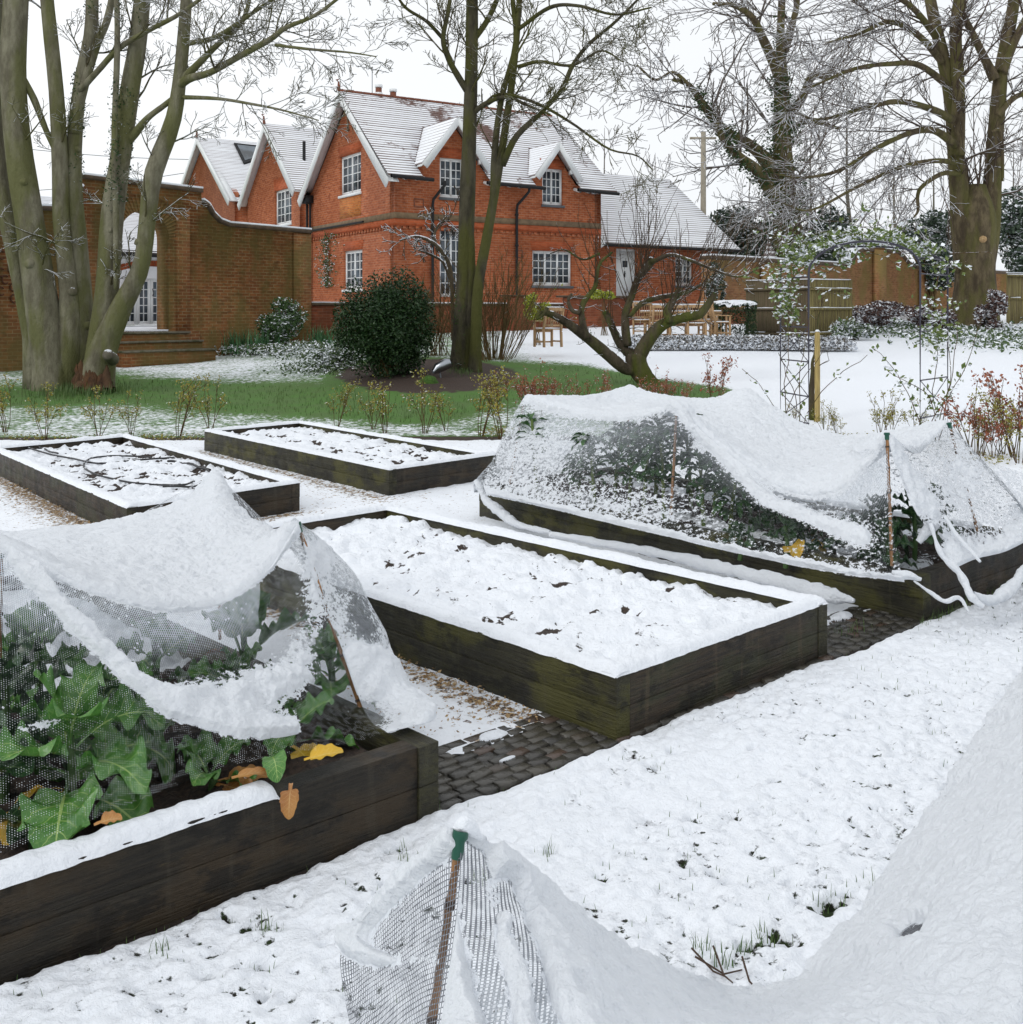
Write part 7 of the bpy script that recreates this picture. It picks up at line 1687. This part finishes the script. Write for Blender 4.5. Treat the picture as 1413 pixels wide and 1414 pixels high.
# ================================================================== CANES AND NETS
def cane_thing(top, foot, r, label, cap=True, group='bamboo canes holding up the nets'):
    top = np.array(top); foot = np.array(foot); r_ = empty('bamboo_cane', foot, 0, label, 'cane', group); L_ = np.linalg.norm(top - foot); n = max(12, int(L_ / .02))
    t = np.linspace(0, 1, n); p = (top - foot) * t[:, None] + rng.normal(0, r * .12, (n, 3)); rr = r * (1 + .0 * t); nodes = [.12, .34, .55, .74, .9]
    for k in nodes: rr = rr + r * .28 * np.exp(-((t - k) / .008) ** 2)
    V, Fq = tubes_mesh([(p, rr, 10)]); mkmesh('stick', V, Fq, 'cane', r_, True)
    T = [(np.array([(top - foot) * (k - .006), (top - foot) * (k + .006)]), np.full(2, r * 1.3), 10) for k in nodes]; V, Fq = tubes_mesh(T); mkmesh('node', V, Fq, 'cane_node', r_, True)
    if cap:
        d = (top - foot) / L_; e = top - foot; T = [(np.array([e - d * .034, e - d * .026, e - d * .009, e - d * .004, e + d * .006]), np.array([r * 1.35, r * 1.45, r * 1.4, r * 2.0, r * 1.9]), 14)]
        V, Fq = tubes_mesh(T); mkmesh('cane_cap', V, Fq, 'green_plastic', r_, True)
    return r_
def patch(ctrl, n, m, wr_=.012, ws=6, wseed=0):
    """ctrl rows of (px,py,d); returns grid (n,m,3), plus params"""
    A = np.array([[P(*p) for p in row] for row in ctrl]); A = catmull(A, n); A = np.swapaxes(catmull(np.swapaxes(A, 0, 1), m), 0, 1)
    V_, U_ = np.meshgrid(np.linspace(0, 1, n), np.linspace(0, 1, m), indexing='ij')
    e = np.clip(np.minimum.reduce([V_, 1 - V_, U_, 1 - U_]) / .08, 0, 1)
    Nn = np.cross(np.gradient(A, axis=0), np.gradient(A, axis=1)); Nn /= np.linalg.norm(Nn, axis=2, keepdims=True) + 1e-9
    w_ = fbm(A[..., 0] + wseed, A[..., 2] + A[..., 1] * .5, s=ws, o=3) - .5; A = A + Nn * (w_ * wr_ * 2 * e)[..., None]
    return A, U_, V_, Nn
def netpart(root, A, U_, V_, snow, frost, mat, name='mesh_fabric', thick=.016):
    n, m = U_.shape; o = np.array(root.location)
    su = np.concatenate([[0], np.cumsum(np.linalg.norm(np.diff(A[n // 2], axis=0), axis=1))]); sv = np.concatenate([[0], np.cumsum(np.linalg.norm(np.diff(A[:, m // 2], axis=0), axis=1))])
    su2 = np.concatenate([np.zeros((n, 1)), np.cumsum(np.linalg.norm(np.diff(A, axis=1), axis=2), axis=1)], 1) ; 
    sv2 = np.concatenate([np.zeros((1, m)), np.cumsum(np.linalg.norm(np.diff(A, axis=0), axis=2), axis=0)], 0); uv = np.stack([.3 * su[None, :] + .7 * su2, .3 * sv[:, None] + .7 * sv2], -1)
    mkmesh(name, (A - o).reshape(-1, 3), gridfaces(n, m), mat, root, True, uv=uv.reshape(-1, 2), attrs={'snow': snow, 'frost': frost})
    # thick snow resting on it, where it lies heavy
    if thick:
        Nn = np.cross(np.gradient(A, axis=0), np.gradient(A, axis=1)); Nn /= np.linalg.norm(Nn, axis=2, keepdims=True) + 1e-9; Nn = np.where(Nn[..., 2:3] < 0, -Nn, Nn)
        nn = fbm(A[..., 0], A[..., 1] * 1, A[..., 2], s=22, o=4) ; k = np.clip((snow + .5 * (nn - .5) - .66) / .30, 0, 1) * np.clip(np.minimum.reduce([V_, 1 - V_, U_, 1 - U_]) / .02, 0, 1) ** .5
        B = A + Nn * (k * thick * (.15 + 1.7 * nn))[..., None] + np.array([0, 0, 1]) * (k * thick * .6 * fbm(A[..., 0], A[..., 1], A[..., 2], s=55, o=2))[..., None] - Nn * (.004 * (k <= 0))[..., None]
        q = gridfaces(n, m); kk = (k > 0).ravel(); q = q[kk[q].any(1)]
        if len(q): mkmesh('snow_cover', (B - o).reshape(-1, 3), q, 'net_snow', root, True)
mk_snow('net_snow', (.87, .90, .94), 1.5)
_t = M['net_snow'].node_tree; _n = N(_t); _tl = _n.n('ShaderNodeBsdfTranslucent'); _tl.inputs[0].default_value = (.80, .85, .90, 1); _mx = _n.n('ShaderNodeMixShader'); _mx.inputs[0].default_value = .14
_n.l(_t.nodes['Principled BSDF'].outputs[0], _mx.inputs[1]); _n.l(_tl.outputs[0], _mx.inputs[2]); _n.l(_mx.outputs[0], _t.nodes['Material Output'].inputs['Surface'])
def PX(A): return CX + F * A[..., 0] / A[..., 1], HY + F * (EH - A[..., 2]) / A[..., 1]
def gb_(px, py, cx_, cy_, rx, ry, ang=0):
    c, s = math.cos(ang), math.sin(ang); dx, dy = px - cx_, py - cy_; return np.exp(-((dx * c + dy * s) / rx) ** 2 - ((-dx * s + dy * c) / ry) ** 2)
def seg_(px, py, pts, w):
    r = np.full(px.shape, 1e9)
    for a, b in zip(pts[:-1], pts[1:]): r = np.minimum(r, near_seg(px, py, a, b))
    return np.exp(-(r / w) ** 2)
# ---- net over the lower left bed
nA = empty('garden_net', P(200, 1000, 3.6), 0, 'snow laden crop net sagging over the cabbages at the lower left', 'netting')
top = [[(-150, 700, 5.3), (-20, 738, 5.3), (90, 733, 5.3), (190, 716, 5.2), (262, 690, 5.15), (297, 652, 5.1), (325, 700, 4.9), (352, 726, 4.65), (382, 742, 4.35), (398, 730, 4.15)],
       [(-130, 725, 4.6), (-10, 752, 4.7), (90, 748, 4.7), (190, 742, 4.6), (262, 735, 4.6), (300, 725, 4.6), (330, 735, 4.5), (356, 742, 4.4), (384, 742, 4.2), (404, 726, 4.05)],
       [(-100, 745, 4.0), (0, 764, 4.1), (100, 776, 4.1), (200, 782, 4.1), (262, 785, 4.1), (310, 780, 4.1), (340, 772, 4.1), (364, 762, 4.1), (390, 744, 4.05), (408, 724, 3.98)],
       [(-70, 765, 3.3), (0, 750, 3.4), (95, 800, 3.35), (185, 832, 3.4), (250, 840, 3.5), (305, 832, 3.6), (345, 810, 3.7), (372, 785, 3.8), (395, 748, 3.9), (412, 720, 3.95)]]
A, U_, V_, _ = patch(top, 170, 330, .014, 5)
sn = np.full(U_.shape, 1.25) - .25 * np.clip((V_ - .96) / .04, 0, 1) * (U_ < .95)
netpart(nA, A, U_, V_, sn, .5 + 0 * sn, 'net_frosted', 'top_sheet', .020)
front = [top[3],
         [(-70, 850, 3.15), (0, 845, 3.2), (95, 868, 3.2), (185, 888, 3.28), (250, 890, 3.38), (305, 880, 3.5), (345, 865, 3.6), (372, 850, 3.7), (405, 830, 3.8), (438, 815, 3.88)],
         [(-70, 960, 2.95), (0, 950, 3.0), (95, 950, 3.05), (185, 960, 3.12), (250, 965, 3.2), (305, 960, 3.3), (355, 940, 3.42), (400, 920, 3.55), (440, 900, 3.7), (472, 895, 3.8)],
         [(-70, 1090, 2.8), (0, 1075, 2.85), (95, 1050, 2.92), (185, 1035, 3.0), (250, 1030, 3.08), (305, 1025, 3.15), (370, 1010, 3.3), (425, 1000, 3.42), (465, 990, 3.55), (495, 975, 3.7)],
         [(-70, 1215, 2.60), (0, 1180, 2.64), (95, 1145, 2.72), (185, 1108, 2.86), (255, 1080, 2.98), (320, 1058, 3.08), (390, 1042, 3.2), (450, 1032, 3.3), (500, 1022, 3.4), (535, 1010, 3.5)]]
A, U_, V_, _ = patch(front, 260, 330, .010, 7, 3)
px, py = PX(A)
fold = seg_(px, py, [(25, 772), (90, 845), (170, 925), (240, 975), (330, 1005), (400, 1005)], 11 + 5 * vn(px / 35, py / 35)) * (.62 + .5 * vn(px / 14, py / 14))
heavy = gb_(px, py, 370, 945, 105, 42, -.25) + .8 * gb_(px, py, 300, 985, 90, 20, .15) + .55 * gb_(px, py, 430, 860, 30, 60, .4) + .6 * gb_(px, py, 265, 958, 60, 22, .2)
edge_ = np.clip(1 - V_ / .05, 0, 1)
sn = .05 + .22 * np.clip((.36 - V_) / .2, 0, 1) + 1.15 * fold + .74 * np.clip(heavy, 0, 1) + .42 * gb_(px, py, 450, 780, 40, 60, 0) + .5 * gb_(px, py, 60, 1000, 60, 14, -.3) + edge_ * .65 - .6 * gb_(px, py, 340, 855, 34, 38, 0) - .4 * gb_(px, py, 395, 800, 10, 22, .5) - .5 * gb_(px, py, 460, 930, 20, 40, 0)
sn = np.where(V_ > .80, np.minimum(sn, .30), sn)
fr = .02 + .62 * np.clip((.36 - V_) / .2, 0, 1) * (U_ < .72) + .16 * gb_(px, py, 430, 800, 60, 100) - .05 * (V_ > .75)
netpart(nA, A, U_, V_, sn, fr, 'net_frosted', 'front_sheet', .018)
side = [[(412, 720, 3.95), (405, 716, 4.15), (385, 738, 4.45), (352, 724, 4.75), (297, 652, 5.1)],
        [(438, 815, 3.88), (478, 780, 4.25), (455, 790, 4.7), (430, 780, 5.2), (390, 745, 5.6)],
        [(472, 895, 3.8), (528, 868, 4.1), (500, 840, 4.6), (470, 820, 5.1), (430, 800, 5.6)],
        [(505, 985, 3.68), (556, 945, 3.92), (525, 910, 4.4), (500, 880, 4.9), (460, 850, 5.5)],
        [(535, 1012, 3.52), (602, 990, 3.64), (575, 960, 4.1), (545, 925, 4.7), (500, 890, 5.4)]]
A, U_, V_, _ = patch(side, 200, 150, .012, 8, 9); px, py = PX(A)
sn = .45 + .20 * np.clip((py - 760) / 200, 0, 1) + .65 * gb_(px, py, 520, 935, 40, 26, .3) + .6 * seg_(px, py, [(500, 900), (560, 950), (600, 990)], 14) + .4 * gb_(px, py, 440, 770, 20, 30) - .35 * gb_(px, py, 500, 860, 14, 40, -.3) - .55 * gb_(px, py, 500, 985, 28, 22) - .3 * gb_(px, py, 400, 800, 12, 30)
netpart(nA, A, U_, V_, sn, .30 + 0 * sn, 'net_frosted', 'side_sheet', .016)
WP_ = lambda x, y, z: (CX + F * x / y, HY + F * (EH - z) / y, y)
tb_ = [top[0][i] for i in (0, 1, 2, 3, 5)]; qa, qb = np.array(aW) + (aL - aN), aL; bo_ = [WP_(*(qa * (1 - t) + qb * t), .27) for t in np.linspace(-.2, 1, 5)]
md_ = [WP_(*(np.array(P(*a)) * .5 + np.array(P(*b)) * .5 + (0, .05, 0))) for a, b in zip(tb_, bo_)]
A, U_, V_, _ = patch([tb_, md_, bo_], 110, 200, .012, 6, 22); netpart(nA, A, U_, V_, .44 + 0 * V_, .15 + 0 * V_, 'net_frosted', 'back_sheet', .014)
cane_thing(P(411, 724, 3.97), P(506, 1002, 3.80), .0075, 'leaning bamboo cane showing through the lower left net', True)
cane_thing(P(297, 660, 5.1), (P(297, 660, 5.1)[0] + .02, 5.12, .1), .0075, 'hidden cane under the tall snow peak of the lower left net', True, None)
cane_thing(P(1, 756, 3.4), (P(1, 756, 3.4)[0] - .02, 3.42, .1), .0075, 'cane at the left picture edge lifting the net', True, None)
# ---- big net over the long right bed
nC = empty('garden_net', P(1000, 700, 7), 0, 'long snow covered crop net draped over the leeks and kale on the right', 'netting')
topC = [[(868, 533, 9.45), (905, 546, 9.2), (945, 553, 9.0), (990, 552, 8.85), (1030, 538, 8.7), (1065, 562, 8.3), (1110, 588, 7.9), (1170, 604, 7.4), (1240, 598, 7.0), (1285, 590, 6.75), (1310, 582, 6.5)],
        [(822, 545, 9.1), (860, 560, 8.9), (915, 560, 8.6), (975, 570, 8.3), (1020, 580, 8.0), (1060, 600, 7.7), (1110, 620, 7.4), (1165, 625, 7.0), (1225, 615, 6.7), (1265, 606, 6.5), (1290, 605, 6.35)],
        [(775, 548, 8.8), (820, 562, 8.5), (880, 566, 8.1), (945, 580, 7.7), (995, 608, 7.4), (1045, 635, 7.1), (1100, 655, 6.8), (1155, 655, 6.5), (1205, 638, 6.3), (1240, 620, 6.15), (1265, 625, 6.15)],
        [(725, 546, 8.6), (775, 563, 8.3), (850, 575, 7.8), (910, 566, 7.35), (935, 553, 7.2), (965, 590, 7.05), (1030, 645, 6.7), (1100, 682, 6.4), (1160, 678, 6.15), (1200, 635, 5.95), (1225, 597, 5.85)]]
A, U_, V_, _ = patch(topC, 150, 420, .02, 3.5, 5); px, py = PX(A)
sn = 1.25 - .30 * np.clip((V_ - .93) / .07, 0, 1) - .75 * np.clip(1 - np.hypot((px - 1200) / 45, (py - 625) / 30), 0, 1) - .35 * gb_(px, py, 1090, 612, 40, 4, -.2)
netpart(nC, A, U_, V_, sn, .75 + 0 * sn, 'net_fine', 'top_sheet', .022)
frC = [topC[3],
       [(700, 590, 8.45), (760, 610, 8.1), (840, 615, 7.55), (900, 612, 7.1), (935, 610, 6.98), (975, 640, 6.85), (1035, 680, 6.5), (1100, 708, 6.2), (1165, 705, 5.98), (1205, 680, 5.82), (1228, 660, 5.78)],
       [(680, 635, 8.3), (745, 655, 7.9), (825, 665, 7.3), (890, 672, 6.95), (930, 680, 6.78), (985, 700, 6.6), (1040, 722, 6.25), (1105, 738, 5.98), (1170, 738, 5.8), (1210, 735, 5.7), (1234, 730, 5.68)],
       [(668, 665, 8.25), (735, 685, 7.75), (815, 703, 7.15), (880, 718, 6.78), (930, 730, 6.58), (985, 744, 6.3), (1045, 757, 6.03), (1110, 768, 5.8), (1172, 776, 5.62), (1215, 784, 5.54), (1245, 792, 5.52)],
       [(672, 684, 8.15), (735, 697, 7.7), (815, 716, 7.0), (880, 732, 6.65), (930, 743, 6.45), (985, 757, 6.2), (1045, 770, 5.95), (1110, 784, 5.72), (1172, 795, 5.56), (1215, 800, 5.5), (1250, 804, 5.48)]]
A, U_, V_, _ = patch(frC, 240, 460, .012, 6, 7); px, py = PX(A)
hem = np.clip((V_ - .80) / .08, 0, 1) * np.clip((.99 - V_) / .04, 0, 1)
sn = .25 + .14 * np.clip((V_ - .45) / .3, 0, 1) + .85 * hem * np.interp(px, [700, 1100, 1160, 1260], [1, .95, .55, .8]) * (.8 + .4 * vn(px / 30, py / 30)) + .16 * gb_(px, py, 820, 690, 160, 32, .1) + .25 * gb_(px, py, 720, 620, 60, 70) + .10 * gb_(px, py, 900, 700, 70, 22, .2) \
    + .80 * seg_(px, py, [(935, 560), (985, 615), (1060, 690), (1120, 716), (1190, 740)], 11) + .6 * np.clip(1 - V_ / .07, 0, 1) + .14 * gb_(px, py, 1190, 725, 60, 50, 0) + .15 * gb_(px, py, 780, 600, 70, 50) - .4 * gb_(px, py, 1080, 725, 50, 14, .25)
fr = .30 + .30 * np.clip((.45 - V_) / .3, 0, 1) + .3 * gb_(px, py, 760, 610, 70, 50) + .62 * gb_(px, py, 1180, 655, 50, 38, 0) - .18 * gb_(px, py, 1070, 720, 80, 26, .2)
netpart(nC, A, U_, V_, sn, np.clip(fr - .27, .0, .9), 'net_fine', 'front_sheet', .020)
# left end
leC = [[(725, 546, 8.6), (775, 546, 8.85), (822, 543, 9.1), (868, 533, 9.45)], [(702, 590, 8.45), (760, 590, 8.9), (815, 595, 9.3), (880, 580, 9.7)], [(680, 635, 8.3), (740, 630, 9.0), (800, 635, 9.5), (880, 620, 9.9)], [(656, 664, 8.5), (735, 660, 9.1), (800, 665, 9.6), (880, 650, 10)], [(655, 680, 8.5), (735, 680, 9.1), (800, 680, 9.7), (880, 665, 10.1)]]
A, U_, V_, _ = patch(leC, 110, 110, .012, 6, 2); netpart(nC, A, U_, V_, .36 + .3 * V_, .05 + 0 * V_, 'net_fine', 'end_sheet', .014)
def WP(x, y, z): return (CX + F * x / y, HY + F * (EH - z) / y, y)
b0, b1 = cL + E1 * 1.60, cR + E1 * .05; nb_ = len(topC[0]); bot = [WP(*(b0 * (1 - t) + b1 * t), .27) for t in np.linspace(0, 1, nb_)]
mid_ = [tuple(np.array(P(*a)) * .5 + np.array(P(*b)) * .5) for a, b in zip(topC[0], bot)]
A, U_, V_, _ = patch([topC[0], [WP(*m_) for m_ in mid_], bot], 120, 330, .015, 5, 21); netpart(nC, A, U_, V_, .34 + .2 * (fbm(A[..., 0], A[..., 1], A[..., 2], s=3, o=2) - .5), .1 + 0 * V_, 'net_fine', 'back_sheet', .014)
# right end: two falls of netting
reC = [[(1225, 597, 5.85), (1262, 618, 6.05), (1290, 602, 6.3), (1310, 581, 6.5)], [(1240, 650, 5.78), (1290, 665, 5.95), (1315, 650, 6.2), (1345, 622, 6.4)], [(1262, 700, 5.70), (1315, 715, 5.85), (1350, 700, 6.1), (1385, 665, 6.35)],
       [(1290, 745, 5.62), (1335, 752, 5.8), (1375, 742, 6.05), (1415, 705, 6.4)], [(1318, 785, 5.52), (1352, 770, 5.72), (1392, 760, 5.98), (1440, 735, 6.35)]]
A, U_, V_, _ = patch(reC, 200, 170, .022, 5, 4); px, py = PX(A)
sn = .36 + .5 * seg_(px, py, [(1225, 600), (1270, 680), (1320, 760), (1345, 800)], 10) + .55 * np.clip((V_ - .60) / .3, 0, 1) * (px > 1300) + .30 * gb_(px, py, 1330, 660, 40, 60) + .35 * gb_(px, py, 1260, 700, 30, 30, .5) - .5 * gb_(px, py, 1300, 735, 14, 30, -.5)
netpart(nC, A, U_, V_, sn, .05 + .0 * (px > 1280), 'net_fine', 'end_sheet', .018)
bkC = [[(1310, 581, 6.5), (1335, 615, 6.6), (1375, 640, 6.7), (1440, 660, 6.9)], [(1345, 622, 6.4), (1365, 650, 6.5), (1400, 680, 6.6), (1450, 700, 6.8)], [(1385, 665, 6.35), (1405, 690, 6.45), (1425, 715, 6.55), (1470, 740, 6.8)], [(1440, 735, 6.35), (1450, 745, 6.4), (1460, 760, 6.5), (1490, 775, 6.7)]]
A, U_, V_, _ = patch(bkC, 90, 90, .015, 5, 8); netpart(nC, A, U_, V_, .44 + .2 * V_, .1 + 0 * V_, 'net_fine', 'end_sheet', .014)
# gathered snowy folds of net lying over the boards
def roll(root, pts, r, nm='net_fold', n=70, mat='net_snow'):
    p = catmull([P(*a) for a in pts], n); r = catmull(np.array(r)[:, None] / F * p[0, 1], n)[:, 0] if np.ndim(r) else np.full(n, r)
    V, Fq = tubes_mesh([(p, r, 22)]); nrm = V - np.repeat(p, 22, axis=0); V = V + nrm * (1.3 * (fbm(V[:, 0], V[:, 1], V[:, 2], s=20, o=4) - .5))[:, None]
    return mkmesh(nm, V - np.array(root.location), Fq, mat, root, True)
roll(nC, [(1345, 818, 5.45), (1362, 828, 5.5), (1385, 822, 5.6), (1405, 800, 5.75), (1425, 770, 6.0)], [2.04, 6.12, 8.16, 6.8, 4.76])
roll(nC, [(1285, 722, 5.60), (1300, 765, 5.55), (1325, 790, 5.5), (1340, 822, 5.42), (1358, 838, 5.40)], [2.04, 3.4, 4.76, 5.44, 4.08])
roll(nC, [(1262, 802, 5.50), (1285, 818, 5.46), (1305, 830, 5.42), (1325, 826, 5.42), (1338, 845, 5.38)], [1.36, 2.72, 2.72, 3.4, 1.36])
roll(nC, [(1304, 712, 5.75), (1322, 740, 5.68), (1342, 762, 5.6), (1354, 776, 5.55)], [2.04, 2.72, 2.72, 1.36])
roll(nC, [(658, 664, 8.5), (672, 690, 8.4), (690, 706, 8.2), (715, 724, 7.9), (760, 735, 7.6)], [4.76, 5.44, 6.12, 4.76, 2.72])
roll(nC, [(1232, 790, 5.54), (1255, 795, 5.50), (1272, 800, 5.5)], [4.08, 5.44, 2.72]); roll(nC, [(1268, 748, 5.8), (1285, 728, 5.8), (1296, 722, 5.8)], [4.08, 7.48, 4.08])
roll(nC, [(760, 738, 7.4), (900, 762, 6.75), (1020, 790, 6.2), (1140, 820, 5.75), (1180, 830, 5.65)], [4, 6, 7, 8, 3], 'net_hem')
cane_thing(P(725, 549, 8.6), P(704, 668, 8.4), .0095, 'bamboo cane at the back left corner of the big net')
cane_thing(P(935, 556, 7.2), P(927, 712, 7.05), .0095, 'bamboo cane in the middle of the near side of the big net')
cane_thing(P(1225, 599, 5.85), P(1232, 782, 5.72), .0085, 'reddish bamboo cane nearest the corner of the long bed')
cane_thing(P(868, 536, 9.45), (P(868, 536, 9.45)[0], 9.45, .1), .009, 'cane under the farthest snow peak of the big net', True, None)
cane_thing(P(1030, 541, 8.7), (P(1030, 541, 8.7)[0], 8.7, .1), .009, 'cane under the middle snow peak of the big net', True, None)
cane_thing(P(1311, 585, 6.48), P(1352, 740, 6.3), .0085, 'leaning cane under the right peak of the big net')
# ---- foreground net at the bottom right
nG = empty('garden_net', P(900, 1500, 1.6), 0, 'close black mesh net heaped with snow across the bottom right corner', 'netting')
g_ = [[(637, 1146, 1.56), (680, 1172, 1.6), (730, 1210, 1.66), (790, 1262, 1.78), (860, 1315, 1.95), (940, 1350, 2.2), (1040, 1372, 2.62), (1120, 1330, 2.82), (1200, 1240, 3.1), (1290, 1110, 3.55), (1360, 1000, 4.2), (1413, 925, 4.9), (1490, 830, 6)],
      [(634, 1230, 1.5), (680, 1245, 1.52), (735, 1270, 1.56), (800, 1310, 1.62), (880, 1360, 1.75), (970, 1395, 1.9), (1060, 1400, 2.1), (1150, 1360, 2.3), (1240, 1280, 2.5), (1320, 1170, 2.8), (1390, 1070, 3.2), (1450, 980, 3.7), (1540, 880, 4.4)],
      [(622, 1330, 1.42), (680, 1340, 1.40), (745, 1360, 1.40), (820, 1390, 1.42), (910, 1430, 1.48), (1010, 1450, 1.55), (1110, 1440, 1.65), (1210, 1400, 1.8), (1300, 1320, 1.95), (1380, 1230, 2.15), (1450, 1140, 2.4), (1520, 1060, 2.7), (1620, 960, 3.1)],
      [(606, 1440, 1.34), (680, 1460, 1.28), (760, 1480, 1.26), (850, 1510, 1.26), (950, 1540, 1.3), (1060, 1560, 1.34), (1170, 1550, 1.4), (1280, 1510, 1.5), (1380, 1440, 1.6), (1470, 1350, 1.75), (1540, 1270, 1.95), (1620, 1180, 2.15), (1720, 1060, 2.4)]]
A, U_, V_, _ = patch(g_, 360, 760, .022, 7, 11); px, py = PX(A)
sn = 1.06 + .2 * (fbm(A[..., 0], A[..., 1], A[..., 2], s=7, o=3) - .5) - .30 * np.clip(1 - V_ / .05, 0, 1) * (px > 1090) - .85 * seg_(px, py, [(655, 1190), (665, 1300), (690, 1420)], 26) - .80 * seg_(px, py, [(700, 1230), (735, 1330), (760, 1420)], 16) - .30 * seg_(px, py, [(640, 1160), (650, 1230)], 12) - .55 * np.clip(1 - V_ / .03, 0, 1) * (px > 1000) \
    - .60 * gb_(px, py, 1060, 1348, 50, 20, -.3) - .95 * gb_(px, py, 1262, 1285, 24, 11, -.5)  - .3 * gb_(px, py, 1278, 1200, 12, 10) - .2 * seg_(px, py, [(1300, 1120), (1413, 960)], 14)
sn += .25 * (vn(px / 22, py / 22) - .5)
netpart(nG, A, U_, V_, sn, .16 + .2 * np.clip((py - 1280) / 120, 0, 1) * (px < 800), 'net_black', 'snow_sheet', .016)
gl = [[(637, 1146, 1.56), (610, 1163, 1.60), (575, 1192, 1.66), (535, 1230, 1.72), (500, 1268, 1.76), (478, 1292, 1.78)],
      [(634, 1230, 1.5), (600, 1250, 1.56), (565, 1265, 1.62), (530, 1282, 1.68), (500, 1305, 1.73), (470, 1318, 1.76)],
      [(622, 1330, 1.42), (590, 1345, 1.48), (558, 1352, 1.55), (528, 1350, 1.62), (498, 1352, 1.68), (472, 1352, 1.72)],
      [(606, 1440, 1.34), (580, 1450, 1.40), (555, 1455, 1.47), (530, 1450, 1.55), (505, 1440, 1.62), (484, 1430, 1.68)],
      [(600, 1560, 1.26), (575, 1570, 1.32), (550, 1575, 1.4), (530, 1570, 1.48), (508, 1560, 1.56), (490, 1550, 1.62)]]
A, U_, V_, _ = patch(gl, 240, 200, .010, 9, 13); px, py = PX(A)
sn = .10 + 1.05 * seg_(px, py, [(637, 1150), (590, 1185), (540, 1232), (490, 1290)], 20) + .95 * gb_(px, py, 505, 1318, 40, 17, .3) + .30 * gb_(px, py, 600, 1300, 14, 90, .1) + .35 * gb_(px, py, 570, 1325, 30, 10) - .1 * (py > 1350)
netpart(nG, A, U_, V_, sn, .12 + 0 * sn, 'net_black', 'open_sheet', .016)
cane_thing(P(636, 1152, 1.55), P(583, 1440, 1.47) if 0 else (P(583, 1440, 1.44)[0] - .10, 1.36, 0.0), .0062, 'closest bamboo cane with a dark green cap topped by snow')
o = roll(nG, [(628, 1146, 1.555), (640, 1140, 1.555), (652, 1146, 1.56), (664, 1158, 1.57)], [4, 10, 9, 4], 'snow_cover', 40, 'snow')
# dead twigs by the net edge
mb = MB()
for pts in (((955, 1328), (985, 1344), (1003, 1352)), ((960, 1340), (1000, 1348), (1025, 1342)), ((1025, 1340), (1035, 1358), (1045, 1368)), ((985, 1325), (1000, 1350), (1012, 1360))):
    q_ = [(*PG(a, b, .03), .035 + .03 * (i == 0)) for i, (a, b) in enumerate(pts)]; mb.tube(q_, [.0028, .0025, .0018], 5)
tag(mb.build('dead_twigs', 'cane_node', None, True), 'few dead twigs lying on the snow at the edge of the near net', 'twigs')
# clumps of bare wet soil and grass tufts at the net edge
bp = []
for (px_1, py_1) in ((1150, 1262), (1030, 1330), (970, 1330), (1000, 1350), (1210, 1240), (1055, 1310), (565, 1205), (755, 1198), (225, 1330), (370, 1300), (660, 1235)):
    for k in range(16): x, y = PG(px_1 + rng.normal() * 9, py_1 + rng.normal() * 5); bp.append((x, y, .02))
blades(bp, .045, 'grass_tuft', 'green grass tufts beside the holes in the snow', wid=.0016)
bp = []
for k in range(500): x, y = AB(4.75 + rng.random() * 2.2, .02 + rng.random() * .05); bp.append((x, y, -.01))
for (px_1, py_1, sx) in ((600, 1128, 5), (365, 975, 8), (665, 935, 3), (1160, 880, 20)):
    for k in range(25): x, y = PG(px_1 + rng.normal() * sx, py_1 + rng.normal() * 2); bp.append((x, y, 0))
blades(bp, .07, 'edge_grass', 'bright green grass along the foot of the long bed', wid=.002)
